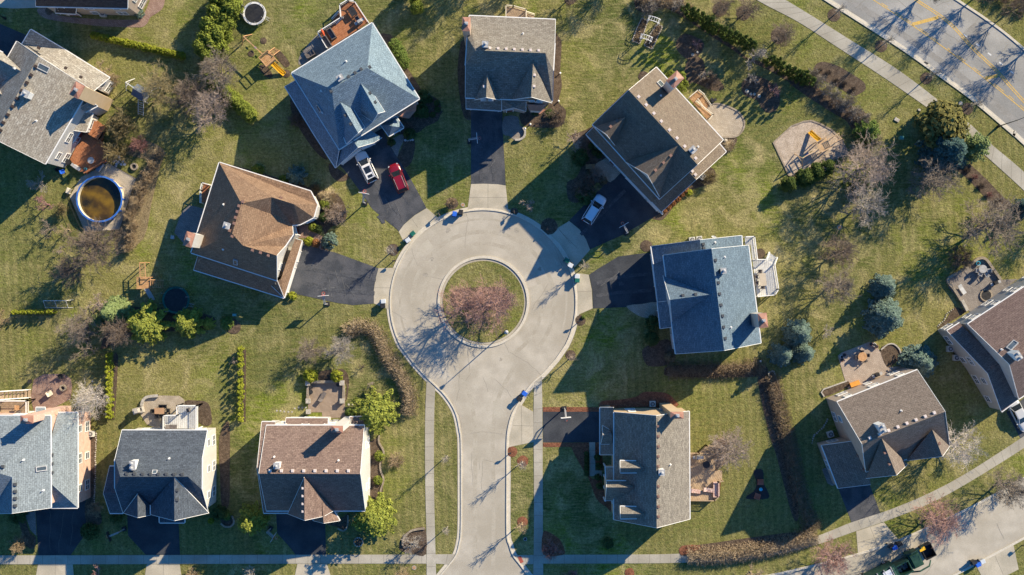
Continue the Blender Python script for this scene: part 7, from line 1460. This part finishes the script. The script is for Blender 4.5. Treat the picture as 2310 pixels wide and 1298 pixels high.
# boulders and stepping stones
def boulder(p, R, label, m=None, flat=.7, name='boulder', cat='boulder', group=None):
    m_ = MB(); c = gp(p); m_.sphere((c.x,c.y,R*flat*.4), R, 12, 0, flat, .10); o = m_.build(name, m or STONE, None, True); tag(o, label, cat, group)
for i, (x, y, R) in enumerate([(1665,895,.34),(1703,920,.24),(1737,922,.22),(1782,940,.3)]): boulder(px('D',x,y), R, '%s pale boulder from the left in the boulder bed' % ORD[i])
boulder(px('D',1135,537), .26, 'larger boulder in the bed right of the white arches'); boulder(px('D',1182,512), .2, 'smaller boulder in the bed right of the white arches'); boulder(px('D',655,97), .22, 'pale stone in the dark bed at the top edge'); boulder(px('I',1455,293), .3, 'pink-grey boulder at the corner of the round patio')
def slabstone(p, R, label, group, m=STONE):
    c = gp(p); m_ = MB(); n = 7; Q = [(c.x+R*cos(2*pi*i/n)*random.uniform(.75,1.1), c.y+R*sin(2*pi*i/n)*random.uniform(.75,1.1)) for i in range(n)]; m_.prism(Q, 0, .05); o = m_.build('stepping_stone', m); tag(o, label, 'stepping stone', group)
WST = mat('white_stepping_stone', (.52,.53,.53), (.6,.6,.6), .8, 3)
for i, (x, y) in enumerate([(1138,445),(1168,475),(1200,495),(1215,525),(1112,465),(1130,480),(1155,502),(1183,522),(1110,498),(1138,520),(1130,545),(1160,450)]): slabstone(px('F',x,y), .24, '%s white stepping stone near the pool, by rows from the red deck' % ORD[i], 'white stepping stones by the pool', WST)
for i, (x, y) in enumerate([(755,635),(790,637),(828,643),(868,646),(905,646),(930,612),(968,605),(1003,606),(1038,605)]): slabstone(px('Q',x,y), .16, '%s stepping stone from the left, left of the square walled patio' % ORD[i], 'stepping stones left of the walled patio')
for i, (x, y) in enumerate([(1457,575),(1498,574),(1540,572)]): slabstone(px('Q',x,y), .18, '%s stepping stone from the left, right of the square walled patio' % ORD[i], 'stepping stones right of the walled patio')
for i, (x, y) in enumerate([(277,290),(302,290),(326,287),(350,283)]): slabstone(px('H',x,y), .2, '%s stepping stone from the left in the black mulch bed' % ORD[i], 'stepping stones in the black mulch bed', WST)
random.seed(5)
for t_, P_, n_, lb, gr in (('P',((940,850),(935,1000),(930,1298),(920,1540)),34,'rounded edge stone of the mulch strip by the pink wall','edge stones of the mulch strip'),('T',((250,840),(200,930),(110,1010),(90,1090)),14,'rough pale stone along the left bed of the two-gabled house','stones by the two-gabled house'),('O',((1310,1030),(1390,960),(1400,910),(1480,850)),12,'edging stone of the bed at the corner of the plum-brown roofed house','edging stones at the plum-brown house')):
    Q = g2(pts(t_, *P_)); L = [0]
    for a, b in zip(Q[:-1], Q[1:]): L.append(L[-1] + hypot(b[0]-a[0], b[1]-a[1]))
    for k in range(n_):
        s = L[-1]*(k+.5)/n_; j = max(i for i in range(len(L)-1) if L[i] <= s); u = (s-L[j])/(L[j+1]-L[j]); x = Q[j][0]+(Q[j+1][0]-Q[j][0])*u; y = Q[j][1]+(Q[j+1][1]-Q[j][1])*u
        m_ = MB(); m_.sphere((x+random.uniform(-.06,.06), y, .05), random.uniform(.09,.16), 8, 0, .7, .12); o = m_.build('edge_stone', STONE); tag(o, lb, 'stone', gr)
# bench, chairs, ball, small things
r = T0('garden_bench', 'reddish wooden garden bench in the shaded front bed', 'bench', px('I',133,548)); f = Loc(px('I',133,548), 0); m_ = MB()
for i in range(5): m_.box(f(0,-.28+i*.14,.45), (1.35,.11,.04), 0)
m_.build('seat', WOOD, r); m_ = MB()
for i in range(3): m_.box(f(0,-.38,.58+i*.14), (1.35,.04,.1), 0)
m_.build('backrest', WOOD, r)
for x in (-.6,.6): m_ = MB(); m_.bar(f(x,-.35,0), f(x,-.38,.95), .07); m_.bar(f(x,.3,0), f(x,.3,.62), .07); m_.bar(f(x,-.36,.62), f(x,.32,.62), .07,.04); m_.build('leg', WOOD, r)
slab('mulch_bed', smooth_path(pts('X',(1730,280),(1820,270),(1830,400),(1870,480),(1870,550),(1670,555),(1670,520),(1730,480),(1760,400)), 3, True), mat('dark_mulch', (.035,.03,.03), (.05,.042,.04), .95, 2), .02)
chair(px('X',1790,385), -90, mat('terracotta_plastic', (.35,.12,.07), None, .6), 'upper of two terracotta garden chairs on the dark bed', .02, w_=.8); chair(px('X',1760,522), 70, mat('terracotta_plastic', (.3,.1,.1)), 'lower of two terracotta garden chairs on the dark bed', .02, w_=.8)
m_ = MB(); c = gp(px('X',1797,457)); m_.sphere((c.x,c.y,.28), .28, 12); tag(m_.build('play_ball', CYAN, None, True), 'bright cyan ball between the two terracotta chairs', 'ball')
r = T0('soccer_goal', 'white framed goal on its side on the left lawn', 'goal', px('K',560,805)); f = Loc(px('K',560,805), 0); m_ = MB()
for x in (-1.75,-.05,1.65):
    m_.bar(f(x,.55,0), f(x,.5,1.0), .05); m_.bar(f(x,.5,1.0), f(x,-.6,.05), .05)
m_.bar(f(-1.75,.5,1.0), f(1.65,.5,1.0), .06); m_.bar(f(-1.85,-.6,.05), f(2.4,-.55,.05), .05); m_.bar(f(1.65,.5,1), f(2.4,.65,.05), .05); m_.build('frame', WHITE, r); m_ = MB()
for i in range(18): m_.bar(f(-1.75+i*.2,.5,1.0), f(-1.75+i*.2,-.6,.05), .012)
for i in range(6): m_.bar(f(-1.75,.5-i*.2,1.0-i*.17), f(1.65,.5-i*.2,1.0-i*.17), .012)
m_.build('net', GREYM, r)
def ubox(p, m, label, size=(.6,.5,.7), ang=0, name='utility_box', cat='utility box'):
    f = Loc(p, ang); r = T0(name, label, cat, p); m_ = MB(); m_.box(f(0,0,size[2]/2), size, f.a); m_.build('cabinet', m, r); m_ = MB(); m_.box(f(0,0,size[2]+.03), (size[0]*1.08,size[1]*1.08,.06), f.a, taper=.85); m_.build('lid', m, r)
ubox(px('J',1000,270), mat('utility_green', (.10,.25,.19), None, .6), 'small green utility box near the bronze evergreen'); ubox(px('E',963,1172), STONE, 'pale rectangular utility vault lid on the lawn inside the sidewalk', (.75,.5,.12), -30); ubox(px('E',1182,1075), STONE, 'small pale utility lid beside the sidewalk', (.4,.3,.1), -30)
ubox(px('L',348,695), mat('teal_lid', (.10,.30,.30), None, .6), 'teal utility box on the shaded lawn below the brown hipped house', (.5,.35,.6)); ubox(px('K',1690,155), GREYM, 'pale box on the grey patio edge left of the brown hipped house', (.5,.5,.5), -10)
ubox(px('F',680,785), CREAM, 'cream box beside the pool surround', (.6,.8,.6), -20, 'storage_box', 'box'); ubox(px('P',303,345), DKMETAL, 'narrow dark stand left of the rose patio', (.35,.5,.8), 0, 'stand', 'stand')
def cover(p, R, m, label):
    c = gp(p); r = T0('manhole_cover', label, 'manhole cover', p); m_ = MB(); m_.disc(c, R, 0, .05, 18); m_.build('cover', m, r); m_ = MB(); m_.ring(c, R+.07, .07, 0, .04, 18); m_.build('frame', GREYM, r)
RC = mat('rusty_cover', (.33,.18,.10), (.40,.25,.15), .8, 3)
cover(px('H',840,920), .24, RC, 'rusty round cover on the lawn left of the top apron'); cover(px('W',278,1224), .26, RC, 'rusty round cover on the lawn at the bottom edge left of the street'); cover(px('W',1362,946), .2, DKMETAL, 'dark round cover on the verge right of the street'); cover(px('E',1588,1010), .22, STONE, 'pale round cover beside the lowest mulch ring'); cover(px('J',405,1138), .27, RC, 'dark round cover on the right lawn')
m_ = MB(); m_.prism(g2(pts('W',(1288,1120),(1318,1108),(1347,1168),(1315,1182))), .03, .055); struct('tactile_paving', m_, mat('red_tactile', (.30,.07,.05), None, .8))
m_ = MB(); m_.prism(g2(pts('E',(1235,600),(1275,622),(1262,632),(1228,610))), .1, .13); tag(m_.build('storm_drain', DKMETAL), 'dark storm drain grate in the kerb of the grey road', 'drain')
def dish(p, h, a, label):
    f = Loc(p, a); r = T0('satellite_dish', label, 'satellite dish', p); m_ = MB(); m_.tube([f(0,0,0), f(0,0,h)], .04, 8); m_.build('mast', GREYM, r); m_ = MB(); q = f(.12,0,h+.1); vs = [q]; n = 14
    R = Matrix.Rotation(f.a,3,'Z') @ Matrix.Rotation(radians(60),3,'Y')
    for k, (rr, zz) in enumerate(((.2,.02),(.4,.10))):
        for i in range(n): t = 2*pi*i/n; vs.append(q + R @ Vector((rr*cos(t), rr*sin(t), zz)))
    m_.add(vs, [(0,1+i,1+(i+1) % n) for i in range(n)] + [(1+i,1+n+i,1+n+(i+1) % n,1+(i+1) % n) for i in range(n)]); m_.build('reflector', GREYM, r); m_ = MB(); m_.bar(q, q + R @ Vector((0,0,.45)), .03); m_.build('feed_arm', GREYM, r)
dish(px('N',1000,175), 3.4, 80, 'satellite dish at the top wall of the right blue-grey house'); dish(px('S',790,612), 4.2, 60, 'satellite dish on the tan gable wall of the three-dormer house'); dish(px('O',1800,820), 4.0, 150, 'satellite dish on the long wall of the plum-brown roofed house')
# pool-side clutter
table(px('F',920,495), .7, .5, GREYM, 'round glass table on the weathered red deck'); chair(px('F',1000,535), 150, mat('grey_blue_chair', (.25,.30,.36), None, .7), 'upper grey-blue chair at the deck edge above the pool', .04, w_=.7); chair(px('F',975,570), 150, mat('grey_blue_chair', (.3,.3,.4)), 'lower grey-blue chair at the deck edge above the pool', .04, w_=.7)
pot(px('F',1030,498), .3, 'blue tub at the deck edge above the pool', BLUE); pot(px('F',860,577), .2, 'small teal pot on the weathered red deck', CYAN, .7); pot(px('F',688,510), .42, 'dark round kettle barbecue at the wall corner above the pool', BLACK, .7); grill(px('F',775,560), -35, .7, 'silver barbecue at the lower corner of the weathered red deck', GREYM)
pit(px('F',1315,548), .55, 'round stone fire pit on the lawn right of the stepping stones', .4, 0); chair(px('F',575,575), 40, BLACK, 'dark garden chair at the white wall corner above the pool', 0); chair(px('F',625,600), 20, BLUE, 'blue garden chair at the white wall corner above the pool', 0)
for i, (x, y) in enumerate([(1318,975),(1350,980),(1326,992),(1285,1000)]): pot(px('D',x,y), .24, '%s dark planter of the cluster by the cedar stairs' % ORD[i], BLACK)
boulder(px('P',903,350), .13, 'small white stone on the shaded lawn above the birch', WST)
# pergola-like sand box and small lights
for i, (t_, x, y) in enumerate([('C',288,925),('C',1572,720),('C',1557,992),('H',1448,178),('H',1498,135),('S',1793,152)]):
    c = tp(t_, x, y); m_ = MB(); m_.disc(c, .1, 0, .45, 8); m_.disc(c, .16, .45, .55, 8, r1=.04); tag(m_.build('garden_light', WHITE), ('small white garden light at the round shrub between the two top houses','small white garden light right of the weathered tan roofed house, upper','small white garden light right of the weathered tan roofed house, lower','small white garden light at the curved stone wall','small white garden light in the bed above the curved stone wall','small white light at the end of the brown hedge')[i], 'garden light')
